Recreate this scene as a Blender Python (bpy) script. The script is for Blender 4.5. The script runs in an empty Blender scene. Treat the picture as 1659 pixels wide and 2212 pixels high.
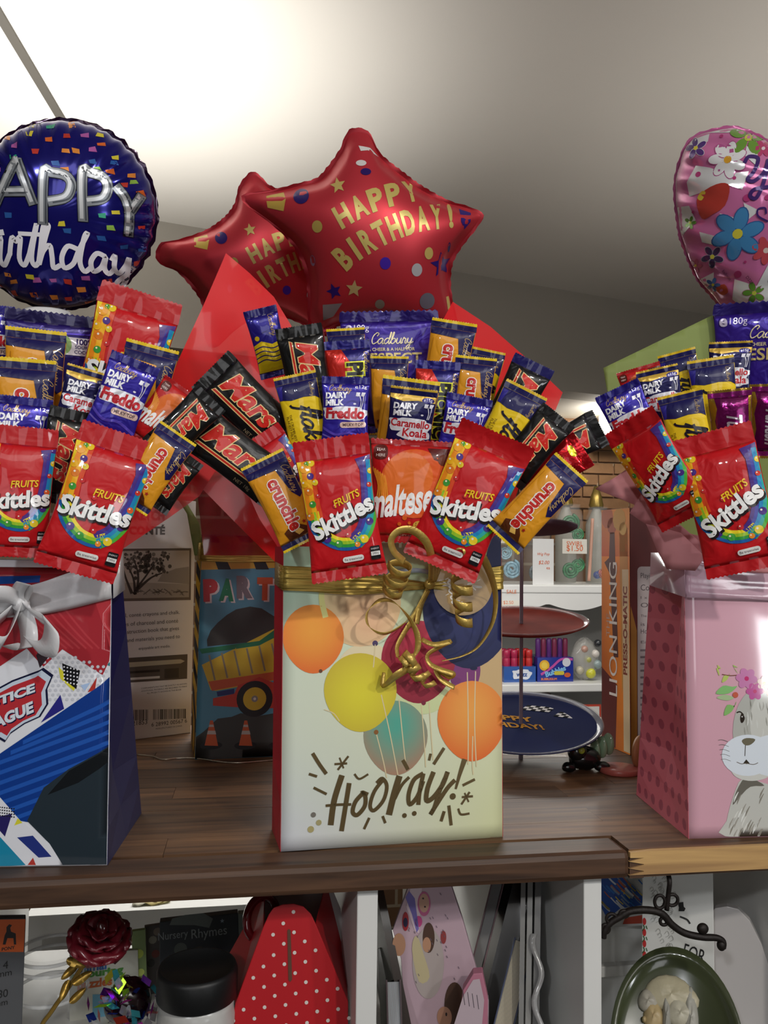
import bpy, bmesh, math, random
import numpy as np
from mathutils import Vector, Matrix

# ------------------------------------------------------------------ camera
CAM = np.array((0.0, 0.0, 1.50))
FPX, CX, CY = 1789.0, 829.5, 1106.0
YAW, PITCH, ROLL = math.radians(9.0), math.radians(2.85), math.radians(0.7)
fw = np.array((math.sin(YAW) * math.cos(PITCH), math.cos(YAW) * math.cos(PITCH), math.sin(PITCH)))
rt0 = np.array((math.cos(YAW), -math.sin(YAW), 0.0))
up0 = np.cross(rt0, fw)
# content turns clockwise by ROLL
rt = rt0 * math.cos(ROLL) + up0 * math.sin(ROLL)
up = up0 * math.cos(ROLL) - rt0 * math.sin(ROLL)

scene = bpy.context.scene
COL = scene.collection
cd = bpy.data.cameras.new('camera')
cd.sensor_fit = 'VERTICAL'
cd.sensor_height = 36.0
cd.lens = FPX / 2212.0 * 36.0
cd.clip_start = 0.02
cam = bpy.data.objects.new('camera', cd)
COL.objects.link(cam)
cam.matrix_world = Matrix(((rt[0], up[0], -fw[0], CAM[0]), (rt[1], up[1], -fw[1], CAM[1]), (rt[2], up[2], -fw[2], CAM[2]), (0, 0, 0, 1)))
scene.camera = cam

# ------------------------------------------------------------------ light and exposure
world = bpy.data.worlds.new('world')
scene.world = world
world.use_nodes = True
bg = world.node_tree.nodes['Background']
bg.inputs[0].default_value = (0.9, 0.93, 1.0, 1)
bg.inputs[1].default_value = 0.10
vs = scene.view_settings
vs.view_transform = 'Standard'
vs.look = 'None'
vs.exposure = -0.14
vs.gamma = 1.0
vs.use_curve_mapping = False


def lamp(name, kind, loc, target, power, color=(1, 1, 1), **kw):
    ld = bpy.data.lights.new(name, kind)
    ld.energy = power
    ld.color = color
    for k, v in kw.items():
        setattr(ld, k, v)
    o = bpy.data.objects.new(name, ld)
    COL.objects.link(o)
    o.location = loc
    d = Vector(target) - Vector(loc)
    o.rotation_euler = d.to_track_quat('-Z', 'Y').to_euler()
    return o


# shop spot lamps on a ceiling track behind the camera
lamp('spot_lamp_key', 'SPOT', (0.62, -0.75, 2.36), (0.02, 0.75, 1.40), 42, (1.0, 0.95, 0.88), spot_size=math.radians(62), spot_blend=0.6, shadow_soft_size=0.035)
lamp('spot_lamp_side', 'SPOT', (-0.85, -1.2, 2.36), (-0.35, 0.75, 1.5), 34, (0.95, 0.97, 1.0), spot_size=math.radians(60), spot_blend=0.7, shadow_soft_size=0.05)
lamp('spot_lamp_far', 'SPOT', (1.5, -0.9, 2.36), (0.55, 0.8, 1.4), 40, (0.97, 0.98, 1.0), spot_size=math.radians(60), spot_blend=0.7, shadow_soft_size=0.05)
# uplight standing behind the round balloon, washing the ceiling
lamp('ceiling_uplight', 'SPOT', (-0.36, 1.56, 1.70), (-0.38, 1.62, 2.45), 62, (1.0, 0.98, 0.93), spot_size=math.radians(116), spot_blend=0.85, shadow_soft_size=0.12)
lamp('ceiling_fill_far', 'SPOT', (1.25, 1.35, 1.55), (1.25, 1.3, 2.45), 20, (1.0, 0.96, 0.90), spot_size=math.radians(150), spot_blend=1.0, shadow_soft_size=0.12)  # unseen second light, added to brighten the dim side of the ceiling
# unseen frontal fill light added behind the camera
lamp('frontal_fill', 'AREA', (-0.15, -2.72, 1.45), (0.1, 0.9, 1.4), 9, (0.97, 0.98, 1.0), shape='RECTANGLE', size=0.9, size_y=1.1)
# low area light added behind the camera for the pink bag's glare
lamp('bag_glare_light', 'AREA', (2.19, -2.72, 1.10), (0.55, 0.75, 1.38), 12, (0.95, 0.98, 1.0), shape='RECTANGLE', size=0.34, size_y=0.62)
lamp('overhead_fill', 'AREA', (0.3, -0.9, 2.40), (0.25, 0.6, 1.3), 8, (1.0, 0.97, 0.93), shape='RECTANGLE', size=1.6, size_y=0.5)  # soft overhead fill added to lift the dark middle ground
# shop light over the shelves at the back and the lit aisle behind the unit
lamp('aisle_light', 'AREA', (0.9, 1.75, 2.0), (0.9, 1.9, 1.0), 4.5, (1.0, 0.97, 0.92), shape='RECTANGLE', size=0.9, size_y=0.25)
lamp('back_shelf_light', 'AREA', (0.0, 1.62, 1.60), (0.0, 1.55, 0.9), 9, (1.0, 0.98, 0.94), shape='RECTANGLE', size=1.4, size_y=0.12)

ZS = 1.236          # top of the wooden shelf


# ------------------------------------------------------------------ helpers: pixel rays
def ray(px, py):
    return fw + rt * ((px - CX) / FPX) + up * ((CY - py) / FPX)


def atd(px, py, d):
    return CAM + ray(px, py) * d


def atY(px, py, Y):
    r = ray(px, py)
    return CAM + r * ((Y - CAM[1]) / r[1])


def onz(px, py, z):
    r = ray(px, py)
    return CAM + r * ((z - CAM[2]) / r[2])


def unit(v):
    v = np.asarray(v, float)
    return v / np.linalg.norm(v)


class Frame:
    def __init__(self, o, ex, ey, n=None):
        self.o = np.asarray(o, float)
        self.ex, self.ey = unit(ex), unit(ey)
        self.n = unit(np.cross(self.ex, self.ey))

    def loc(self, px, py):
        r = ray(px, py)
        t = np.dot(self.o - CAM, self.n) / np.dot(r, self.n)
        p = CAM + r * t - self.o
        return (float(np.dot(p, self.ex)), float(np.dot(p, self.ey)))

    def locs(self, pts):
        return [self.loc(*p) for p in pts]

    def world(self, x, y, z=0.0):
        return self.o + self.ex * x + self.ey * y + self.n * z

    def inv(self, p):
        q = np.asarray(p, float) - self.o
        return (float(np.dot(q, self.ex)), float(np.dot(q, self.ey)), float(np.dot(q, self.n)))

    def matrix(self):
        m = Matrix.Identity(4)
        for i in range(3):
            m[i][0], m[i][1], m[i][2], m[i][3] = self.ex[i], self.ey[i], self.n[i], self.o[i]
        return m


def facing(px, py, d, ang=0.0, yaw=0.0, tilt=0.0):
    """A frame at a point, turned to the camera, rolled clockwise by ang, then turned by yaw (its right side away) and tilt (its top away)."""
    o = atd(px, py, d)
    n = unit(CAM - o)
    ey = unit(up - n * np.dot(up, n))
    ex = np.cross(ey, n)
    a = math.radians(ang)
    ex, ey = ex * math.cos(a) - ey * math.sin(a), ex * math.sin(a) + ey * math.cos(a)
    y = math.radians(yaw)
    ex = unit(ex * math.cos(y) - n * math.sin(y))
    n = np.cross(ex, ey)
    t = math.radians(tilt)
    ey = unit(ey * math.cos(t) - n * math.sin(t))
    return Frame(o, ex, ey)


def upright(px, py, Y, yaw=0.0, lean=0.0, z=None):
    """A vertical frame whose normal looks to -Y, turned by yaw (right side away)."""
    o = atY(px, py, Y) if z is None else onz(px, py, z)
    y = math.radians(yaw)
    ex = np.array((math.cos(y), math.sin(y), 0.0))
    l = math.radians(lean)
    back = np.array((-math.sin(y), math.cos(y), 0.0))
    ey = np.array((0, 0, 1.0)) * math.cos(l) + back * math.sin(l)
    return Frame(o, ex, ey)


# ------------------------------------------------------------------ helpers: colour and material
def lin(c):
    if isinstance(c, str):
        c = c.lstrip('#')
        c = [int(c[i:i + 2], 16) / 255 for i in (0, 2, 4)]
        c = [x / 12.92 if x <= 0.04045 else ((x + 0.055) / 1.055) ** 2.4 for x in c]
    return (c[0], c[1], c[2], 1.0)


MATS = {}


def mat(name, color=None, rough=0.5, metal=0.0, coat=0.0, bump=0.0, bscale=60.0, trans=0.0, alpha=1.0, vary=0.0, vscale=20.0, emit=0.0, spec=0.5, ior=1.45, stretch=None, detail=3.0, sheen=0.0, bdist=0.002, warp=0.0):
    if name in MATS:
        return MATS[name]
    m = bpy.data.materials.new(name)
    m.use_nodes = True
    nt = m.node_tree
    N, L = nt.nodes, nt.links
    b = N['Principled BSDF']
    b.inputs['Roughness'].default_value = rough
    b.inputs['Metallic'].default_value = metal
    b.inputs['Coat Weight'].default_value = coat
    b.inputs['Coat Roughness'].default_value = 0.06
    b.inputs['Specular IOR Level'].default_value = spec
    b.inputs['IOR'].default_value = ior
    b.inputs['Transmission Weight'].default_value = trans
    b.inputs['Alpha'].default_value = alpha
    tc = N.new('ShaderNodeTexCoord')
    src = tc.outputs['Object']
    if stretch:
        mp = N.new('ShaderNodeMapping')
        mp.inputs['Scale'].default_value = stretch
        L.new(src, mp.inputs['Vector'])
        src = mp.outputs['Vector']
    if color is None:
        a = N.new('ShaderNodeAttribute')
        a.attribute_name = 'Col'
        base = a.outputs['Color']
    else:
        rgb = N.new('ShaderNodeRGB')
        rgb.outputs[0].default_value = lin(color)
        base = rgb.outputs[0]
    if vary > 0:
        nz = N.new('ShaderNodeTexNoise')
        nz.inputs['Scale'].default_value = vscale
        nz.inputs['Detail'].default_value = 4
        L.new(src, nz.inputs['Vector'])
        mr = N.new('ShaderNodeMapRange')
        mr.inputs['From Min'].default_value = 0.3
        mr.inputs['From Max'].default_value = 0.7
        mr.inputs['To Min'].default_value = 1 - vary
        mr.inputs['To Max'].default_value = 1 + vary * 0.5
        L.new(nz.outputs['Fac'], mr.inputs['Value'])
        mx = N.new('ShaderNodeVectorMath')
        mx.operation = 'SCALE'
        L.new(base, mx.inputs[0])
        L.new(mr.outputs[0], mx.inputs['Scale'])
        base = mx.outputs[0]
    L.new(base, b.inputs['Base Color'])
    if emit > 0:
        L.new(base, b.inputs['Emission Color'])
        b.inputs['Emission Strength'].default_value = emit
    if bump > 0:
        nz = N.new('ShaderNodeTexNoise')
        nz.inputs['Scale'].default_value = bscale
        nz.inputs['Detail'].default_value = detail
        L.new(src, nz.inputs['Vector'])
        bp = N.new('ShaderNodeBump')
        bp.inputs['Strength'].default_value = bump
        bp.inputs['Distance'].default_value = bdist
        nz.inputs['Distortion'].default_value = warp
        L.new(nz.outputs['Fac'], bp.inputs['Height'])
        L.new(bp.outputs['Normal'], b.inputs['Normal'])
    MATS[name] = m
    return m


def dots_mat(name, base, dot, step, r, axes=('X', 'Y'), rough=.5):
    m = mat(name, base, rough=rough)
    N, L = m.node_tree.nodes, m.node_tree.links

    def math_(op, x, y=None):
        n = N.new('ShaderNodeMath')
        n.operation = op
        for k, q in enumerate((x, y)):
            if q is None:
                continue
            if isinstance(q, (int, float)):
                n.inputs[k].default_value = q
            else:
                L.new(q, n.inputs[k])
        return n.outputs[0]
    tc = N.new('ShaderNodeTexCoord')
    sp = N.new('ShaderNodeSeparateXYZ')
    L.new(tc.outputs['Object'], sp.inputs[0])
    u = math_('DIVIDE', sp.outputs[axes[0]], step)
    v = math_('DIVIDE', sp.outputs[axes[1]], step)
    row = math_('FLOOR', v)
    u = math_('ADD', u, math_('MULTIPLY', row, .5))
    u = math_('ADD', u, math_('MULTIPLY', v, .12))
    fu = math_('SUBTRACT', math_('FRACT', u), .5)
    fv = math_('SUBTRACT', math_('FRACT', v), .5)
    d = math_('SQRT', math_('ADD', math_('MULTIPLY', fu, fu), math_('MULTIPLY', fv, fv)))
    fac = math_('LESS_THAN', d, r / step)
    mx = N.new('ShaderNodeMix')
    mx.data_type = 'RGBA'
    L.new(fac, mx.inputs[0])
    mx.inputs[6].default_value = lin(base)
    mx.inputs[7].default_value = lin(dot)
    L.new(mx.outputs[2], N['Principled BSDF'].inputs['Base Color'])
    return m


# wrappers and printed surfaces take their colours from the print itself (attribute 'Col')
M_FILM = mat('wrapper_film', None, rough=0.42, coat=0.5, spec=0.3, bump=0.42, bscale=58, bdist=.0035, detail=1.5, warp=1.4)
M_FOIL = mat('wrapper_foil', None, rough=0.3, metal=0.35, coat=0.5, bump=0.42, bscale=66, bdist=.003, detail=1.5, warp=1.4)
M_SHINE = mat('wrapper_shiny_foil', None, rough=0.2, metal=0.75, coat=0.3, bump=0.6, bscale=70)
M_PAPER = mat('printed_paper', None, rough=0.5, bump=0.04, bscale=40)
M_GLOSS = mat('printed_gloss_paper', None, rough=0.16, coat=0.5, bump=0.05, bscale=18)
M_BALLOON = mat('balloon_foil', None, rough=0.14, metal=0.55, coat=0.3, bump=0.03, bscale=25)
M_SATIN = mat('satin_balloon_foil', None, rough=0.4, metal=0.5, bump=0.03, bscale=30)
M_MIRROR = mat('mirror_print_foil', None, rough=0.28, metal=0.6, bump=0.05, bscale=30)
M_WHITE = mat('white_laminate', '#d9d9d6', rough=0.38, vary=0.04, vscale=6)
M_CELLO = mat('red_cellophane', '#f21a22', rough=0.3, alpha=0.82, coat=0.45, bump=0.12, bscale=14)
M_CLEAR = mat('clear_plastic', '#e8eceb', rough=0.06, alpha=0.05, coat=0.8)
M_GOLD = mat('gold_ribbon', '#c9aa58', rough=0.36, metal=0.5, bump=0.3, bscale=300)
M_STARP = mat('star_print_foil', None, rough=0.34, metal=0.3)
M_BLACK = mat('black_plastic', '#101112', rough=0.45, bump=0.05, bscale=200)


# ------------------------------------------------------------------ helpers: objects
def link(o, parent=None):
    COL.objects.link(o)
    if parent is not None:
        o.parent = parent
    return o


def tag(o, label=None, cat=None, group=None, kind=None):
    if label:
        o['label'] = label
    if cat:
        o['category'] = cat
    if group:
        o['group'] = group
    if kind:
        o['kind'] = kind
    return o


def thing(name, label, cat, frame=None, loc=None, group=None, kind=None):
    o = bpy.data.objects.new(name, None)
    o.empty_display_size = 0.02
    link(o)
    if frame is not None:
        o.matrix_world = frame.matrix()
    elif loc is not None:
        o.location = loc
    return tag(o, label, cat, group, kind)


def obj(name, verts, faces, material, parent=None, smooth=True, cols=None, kind=None, midx=None, vcols=None):
    me = bpy.data.meshes.new(name)
    me.from_pydata([tuple(map(float, v)) for v in verts], [], [tuple(int(i) for i in f) for f in faces])
    mats = material if isinstance(material, (list, tuple)) else [material]
    for m in mats:
        me.materials.append(m)
    if midx is not None:
        me.polygons.foreach_set('material_index', midx)
    if smooth:
        me.polygons.foreach_set('use_smooth', [True] * len(me.polygons))
    if cols is not None:
        ca = me.color_attributes.new('Col', 'FLOAT_COLOR', 'CORNER')
        arr = []
        for p, c in zip(me.polygons, cols):
            arr.extend(c * p.loop_total)
        ca.data.foreach_set('color', arr)
    if vcols is not None:
        ca = me.color_attributes.new('Col', 'FLOAT_COLOR', 'POINT')
        ca.data.foreach_set('color', np.asarray(vcols, np.float32).ravel())
    me.update()
    o = bpy.data.objects.new(name, me)
    link(o, parent)
    if kind:
        o['kind'] = kind
    return o


def solid(name, verts, faces, material, color, parent=None, smooth=True, kind=None):
    c = lin(color)
    return obj(name, verts, faces, material, parent, smooth, [c] * len(faces), kind)


def recalc(o, bevel=0.0, seg=2):
    bm = bmesh.new()
    bm.from_mesh(o.data)
    bmesh.ops.recalc_face_normals(bm, faces=bm.faces)
    if bevel > 0:
        bmesh.ops.bevel(bm, geom=list(bm.edges), offset=bevel, segments=seg, affect='EDGES', profile=0.5)
    bm.to_mesh(o.data)
    bm.free()
    return o


BOXF = [(0, 1, 2, 3), (7, 6, 5, 4), (0, 4, 5, 1), (1, 5, 6, 2), (2, 6, 7, 3), (3, 7, 4, 0)]


def box(name, x0, x1, y0, y1, z0, z1, material, parent=None, bevel=0.0, color=None, kind=None):
    v = [(x0, y0, z0), (x1, y0, z0), (x1, y1, z0), (x0, y1, z0), (x0, y0, z1), (x1, y0, z1), (x1, y1, z1), (x0, y1, z1)]
    o = obj(name, v, BOXF, material, parent, smooth=False, cols=None if color is None else [lin(color)] * 6, kind=kind)
    recalc(o)
    if bevel > 0:
        md = o.modifiers.new('edge', 'BEVEL')
        md.width = bevel
        md.segments = 2
        md.limit_method = 'ANGLE'
    return o


def hexa(name, pts8, material, parent=None, color=None, bevel=0.0, kind=None):
    o = obj(name, pts8, BOXF, material, parent, smooth=False, cols=None if color is None else [lin(color)] * 6, kind=kind)
    recalc(o)
    if bevel > 0:
        md = o.modifiers.new('edge', 'BEVEL')
        md.width = bevel
        md.segments = 2
    return o


def prism(name, outline, z0, z1, material, parent=None, color=None, smooth=False, bevel=0.0):
    n = len(outline)
    v = [(x, y, z0) for x, y in outline] + [(x, y, z1) for x, y in outline]
    f = [tuple(range(n - 1, -1, -1)), tuple(range(n, 2 * n))] + [(i, (i + 1) % n, n + (i + 1) % n, n + i) for i in range(n)]
    o = obj(name, v, f, material, parent, smooth=smooth, cols=None if color is None else [lin(color)] * len(f))
    recalc(o)
    if bevel > 0:
        md = o.modifiers.new('edge', 'BEVEL')
        md.width = bevel
        md.segments = 2
        md.limit_method = 'ANGLE'
    return o


def lathe(name, profile, material, parent=None, seg=40, color=None, smooth=True, ripple=None, loc=None):
    v, f = [], []
    n = len(profile)
    for i in range(seg):
        a = 2 * math.pi * i / seg
        for r, z in profile:
            k = ripple(a, z) if ripple else 1.0
            v.append((r * k * math.cos(a), r * k * math.sin(a), z))
    for i in range(seg):
        j = (i + 1) % seg
        for k in range(n - 1):
            f.append((i * n + k, j * n + k, j * n + k + 1, i * n + k + 1))
    o = obj(name, v, f, material, parent, smooth, cols=None if color is None else [lin(color)] * len(f))
    recalc(o)
    if loc is not None:
        o.location = loc
    return o


def catmull(pts, sub=5, closed=False):
    p = np.asarray(pts, float)
    n = len(p)
    out = []
    rng = range(n) if closed else range(n - 1)
    for i in rng:
        if closed:
            p0, p1, p2, p3 = p[(i - 1) % n], p[i], p[(i + 1) % n], p[(i + 2) % n]
        else:
            p0, p1, p2, p3 = p[max(i - 1, 0)], p[i], p[i + 1], p[min(i + 2, n - 1)]
        for k in range(sub):
            t = k / sub
            out.append(0.5 * ((2 * p1) + (-p0 + p2) * t + (2 * p0 - 5 * p1 + 4 * p2 - p3) * t * t + (-p0 + 3 * p1 - 3 * p2 + p3) * t ** 3))
    if not closed:
        out.append(p[-1])
    return np.array(out)


def tube(name, path, radius, material, parent=None, seg=8, color=None, closed=False, sub=5):
    P = catmull(path, sub, closed) if sub > 1 else np.asarray(path, float)
    n = len(P)
    v, f = [], []
    prev = None
    for i in range(n):
        t = P[(i + 1) % n] - P[i - 1] if closed else P[min(i + 1, n - 1)] - P[max(i - 1, 0)]
        t = unit(t)
        a = np.array((0, 0, 1.0)) if prev is None else prev
        s = np.cross(t, a)
        if np.linalg.norm(s) < 1e-3:
            s = np.cross(t, (1.0, 0, 0))
        s = unit(s)
        prev = np.cross(s, t)
        r = radius(i / (n - 1)) if callable(radius) else radius
        for k in range(seg):
            an = 2 * math.pi * k / seg
            v.append(P[i] + r * (math.cos(an) * s + math.sin(an) * prev))
    for i in range(n if closed else n - 1):
        j = (i + 1) % n
        for k in range(seg):
            f.append((i * seg + k, i * seg + (k + 1) % seg, j * seg + (k + 1) % seg, j * seg + k))
    if not closed:
        f.append(tuple(range(seg - 1, -1, -1)))
        f.append(tuple((n - 1) * seg + k for k in range(seg)))
    o = obj(name, v, f, material, parent, True, cols=None if color is None else [lin(color)] * len(f))
    return recalc(o)


def strip(name, path, wdir, width, material, parent=None, color=None, sub=6, cross=3, bulge=0.0):
    """A flat ribbon along a 3-D path; wdir is the width direction (one vector, or one per path point)."""
    P = catmull(path, sub)
    n = len(P)
    auto = isinstance(wdir, str)
    W = np.asarray((1.0, 0, 0) if auto else wdir, float)
    W = np.tile(W, (n, 1)) if W.ndim == 1 else catmull(W, sub)
    wd = catmull([(w, 0) for w in width], sub)[:, 0] if not np.isscalar(width) else np.full(n, width)
    v, f = [], []
    for i in range(n):
        t = unit(P[min(i + 1, n - 1)] - P[max(i - 1, 0)])
        w = unit(W[i])
        if auto:
            w = unit(unit(np.cross(t, (0, 0, 1.0)) + (1e-6, 0, 0)) * .85 + np.array((0, 0, .5)))
        nn = np.cross(t, w)
        for k in range(cross):
            s = k / (cross - 1) - 0.5
            v.append(P[i] + w * wd[i] * s + nn * bulge * (1 - 4 * s * s))
    for i in range(n - 1):
        for k in range(cross - 1):
            f.append((i * cross + k, i * cross + k + 1, (i + 1) * cross + k + 1, (i + 1) * cross + k))
    o = obj(name, v, f, material, parent, True, cols=None if color is None else [lin(color)] * len(f))
    md = o.modifiers.new('thickness', 'SOLIDIFY')
    md.thickness = 0.0004
    return o


def sheet(name, fr, outline, H, material, parent=None, color=None, step=0.012, thick=0.0004):
    """A bent sheet: a flat outline (local xy) cut into a grid and lifted by H(x, y)."""
    xy, fc = cut_grid([(outline, [tuple(range(len(outline)))])], step)[0]
    z = H(xy[:, 0], xy[:, 1])
    v = np.column_stack([xy, z])
    o = obj(name, v, fc, material, parent, True, cols=None if color is None else [lin(color)] * len(fc))
    recalc(o)
    if thick:
        md = o.modifiers.new('thickness', 'SOLIDIFY')
        md.thickness = thick
        md.offset = 0
    return o


# ------------------------------------------------------------------ helpers: flat print laid on surfaces
def cut_grid(items, step):
    """[(verts2d, faces)] -> the same shapes cut along a square grid, so that they can follow a curved surface."""
    out = []
    for vs2, fs in items:
        bm = bmesh.new()
        bv = [bm.verts.new((p[0], p[1], 0)) for p in vs2]
        for f in fs:
            try:
                bm.faces.new([bv[i] for i in f])
            except ValueError:
                pass
        if step:
            a = np.asarray(vs2, float)
            for ax in (0, 1):
                lo, hi = a[:, ax].min(), a[:, ax].max()
                k0, k1 = math.floor(lo / step) + 1, math.ceil(hi / step)
                for k in range(k0, k1):
                    co = [0, 0, 0]
                    no = [0, 0, 0]
                    co[ax], no[ax] = k * step, 1
                    bmesh.ops.bisect_plane(bm, geom=list(bm.verts) + list(bm.edges) + list(bm.faces), plane_co=co, plane_no=no, dist=step * 1e-4)
        bmesh.ops.triangulate(bm, faces=[f for f in bm.faces if len(f.verts) > 4])
        bm.verts.index_update()
        out.append((np.array([(v.co.x, v.co.y) for v in bm.verts]).reshape(-1, 2), [tuple(v.index for v in f.verts) for f in bm.faces]))
        bm.free()
    return out


_TXT = {}


def text_raw(s, bold=0.0, res=3):
    key = (s, bold, res)
    if key not in _TXT:
        c = bpy.data.curves.new('lettering', 'FONT')
        c.body = s
        c.offset = bold
        c.resolution_u = res
        o = bpy.data.objects.new('lettering', c)
        m = o.to_mesh()
        v = np.array([(p.co.x, p.co.y) for p in m.vertices]).reshape(-1, 2)
        f = [tuple(p.vertices) for p in m.polygons]
        o.to_mesh_clear()
        bpy.data.objects.remove(o)
        bpy.data.curves.remove(c)
        _TXT[key] = (v, f)
    return _TXT[key]


SCRIPT = {
    'a': (1.15, [[(.95, .8), (.6, 1), (.2, .75), (.1, .35), (.35, 0), (.7, .25), (.95, .85), (.9, .3), (1.05, 0), (1.3, .2)]]),
    'b': (1.05, [[(0, .2), (.35, 1.2), (.45, 1.9), (.3, 2), (.2, 1.3), (.2, .3), (.5, 0), (.85, .3), (.85, .8), (.55, .95), (.3, .7)]]),
    'd': (1.15, [[(.95, .8), (.6, 1), (.2, .75), (.1, .35), (.35, 0), (.7, .25), (.98, .9), (1.1, 1.8), (1.0, 2.05), (.92, 1.7), (.9, .3), (1.05, 0), (1.3, .2)]]),
    'e': (.75, [[(0, .25), (.5, .55), (.65, .85), (.42, 1), (.15, .7), (.15, .25), (.45, 0), (.85, .25)]]),
    'f': (.6, [[(0, .2), (.4, 1.3), (.6, 1.95), (.42, 2.05), (.3, 1.2), (.18, -.5), (0, -.8)], [(0.05, .95), (.6, 1.05)]]),
    'h': (1.05, [[(0, .2), (.35, 1.4), (.42, 2), (.25, 2), (.18, 1.2), (.15, 0), (.2, .55), (.5, 1), (.78, .8), (.78, .2), (.95, 0), (1.15, .2)]]),
    'i': (.5, [[(0, .2), (.2, 1), (.18, .25), (.35, 0), (.55, .2)], [(.25, 1.4), (.28, 1.48)]]),
    'k': (.9, [[(0, .2), (.35, 1.5), (.3, 2), (.18, 1.6), (.12, 0)], [(.75, 1), (.2, .5), (.5, .35), (.7, 0), (.95, .2)]]),
    'l': (.55, [[(0, .2), (.4, 1.4), (.4, 2), (.22, 1.8), (.2, .3), (.4, 0), (.62, .2)]]),
    'n': (1.05, [[(0, .2), (.2, 1), (.18, 0), (.25, .65), (.55, 1), (.78, .75), (.78, .2), (.95, 0), (1.15, .2)]]),
    'o': (.9, [[(.5, 1), (.15, .75), (.12, .25), (.45, 0), (.8, .3), (.8, .75), (.5, 1), (.95, .85)]]),
    'r': (.85, [[(0, .2), (.22, 1.1), (.35, .88), (.62, .85), (.55, .3), (.72, 0), (.92, .2)]]),
    's': (.7, [[(0, .2), (.4, 1.05), (.55, .6), (.5, .1), (.15, .05)]]),
    't': (.65, [[(0, .2), (.3, 1.0), (.38, 1.9), (.28, .4), (.45, 0), (.7, .2)], [(.0, 1.25), (.65, 1.32)]]),
    'u': (1.1, [[(0, .3), (.15, 1), (.15, .3), (.4, 0), (.72, .3), (.85, 1), (.85, .3), (1.0, 0), (1.25, .2)]]),
    'y': (1.05, [[(0, .3), (.15, 1), (.15, .4), (.4, .1), (.72, .4), (.85, 1), (.75, 0), (.55, -.8), (.2, -.95), (.15, -.6), (.6, -.1), (1.2, .3)]]),
    'B': (1.2, [[(.3, 1.95), (.15, 0)], [(0, 1.6), (.5, 2), (.95, 1.75), (.8, 1.2), (.35, 1.05), (.95, .9), (1.05, .4), (.6, 0), (.05, .1)]]),
    'C': (1.15, [[(.9, 1.4), (1.1, 1.8), (.75, 2.0), (.25, 1.5), (.1, .7), (.4, .05), (.9, .2), (1.2, .5)]]),
    'T': (1.0, [[(-.1, 1.7), (.3, 2), (1.2, 1.95)], [(.65, 1.95), (.5, .9), (.4, 0)]]),
    'Y': (1.2, [[(-.1, 1.6), (.15, 2), (.3, 1.3), (.55, 1.05), (.9, 1.4), (1.05, 2), (.95, 1), (.6, -.5), (.2, -.7), (.1, -.3), (.7, .2), (1.2, .5)]]),
    'J': (.8, [[(.3, 1.8), (.8, 2), (.5, .2), (.1, 0)]]),
    ' ': (.5, []),
}


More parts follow.
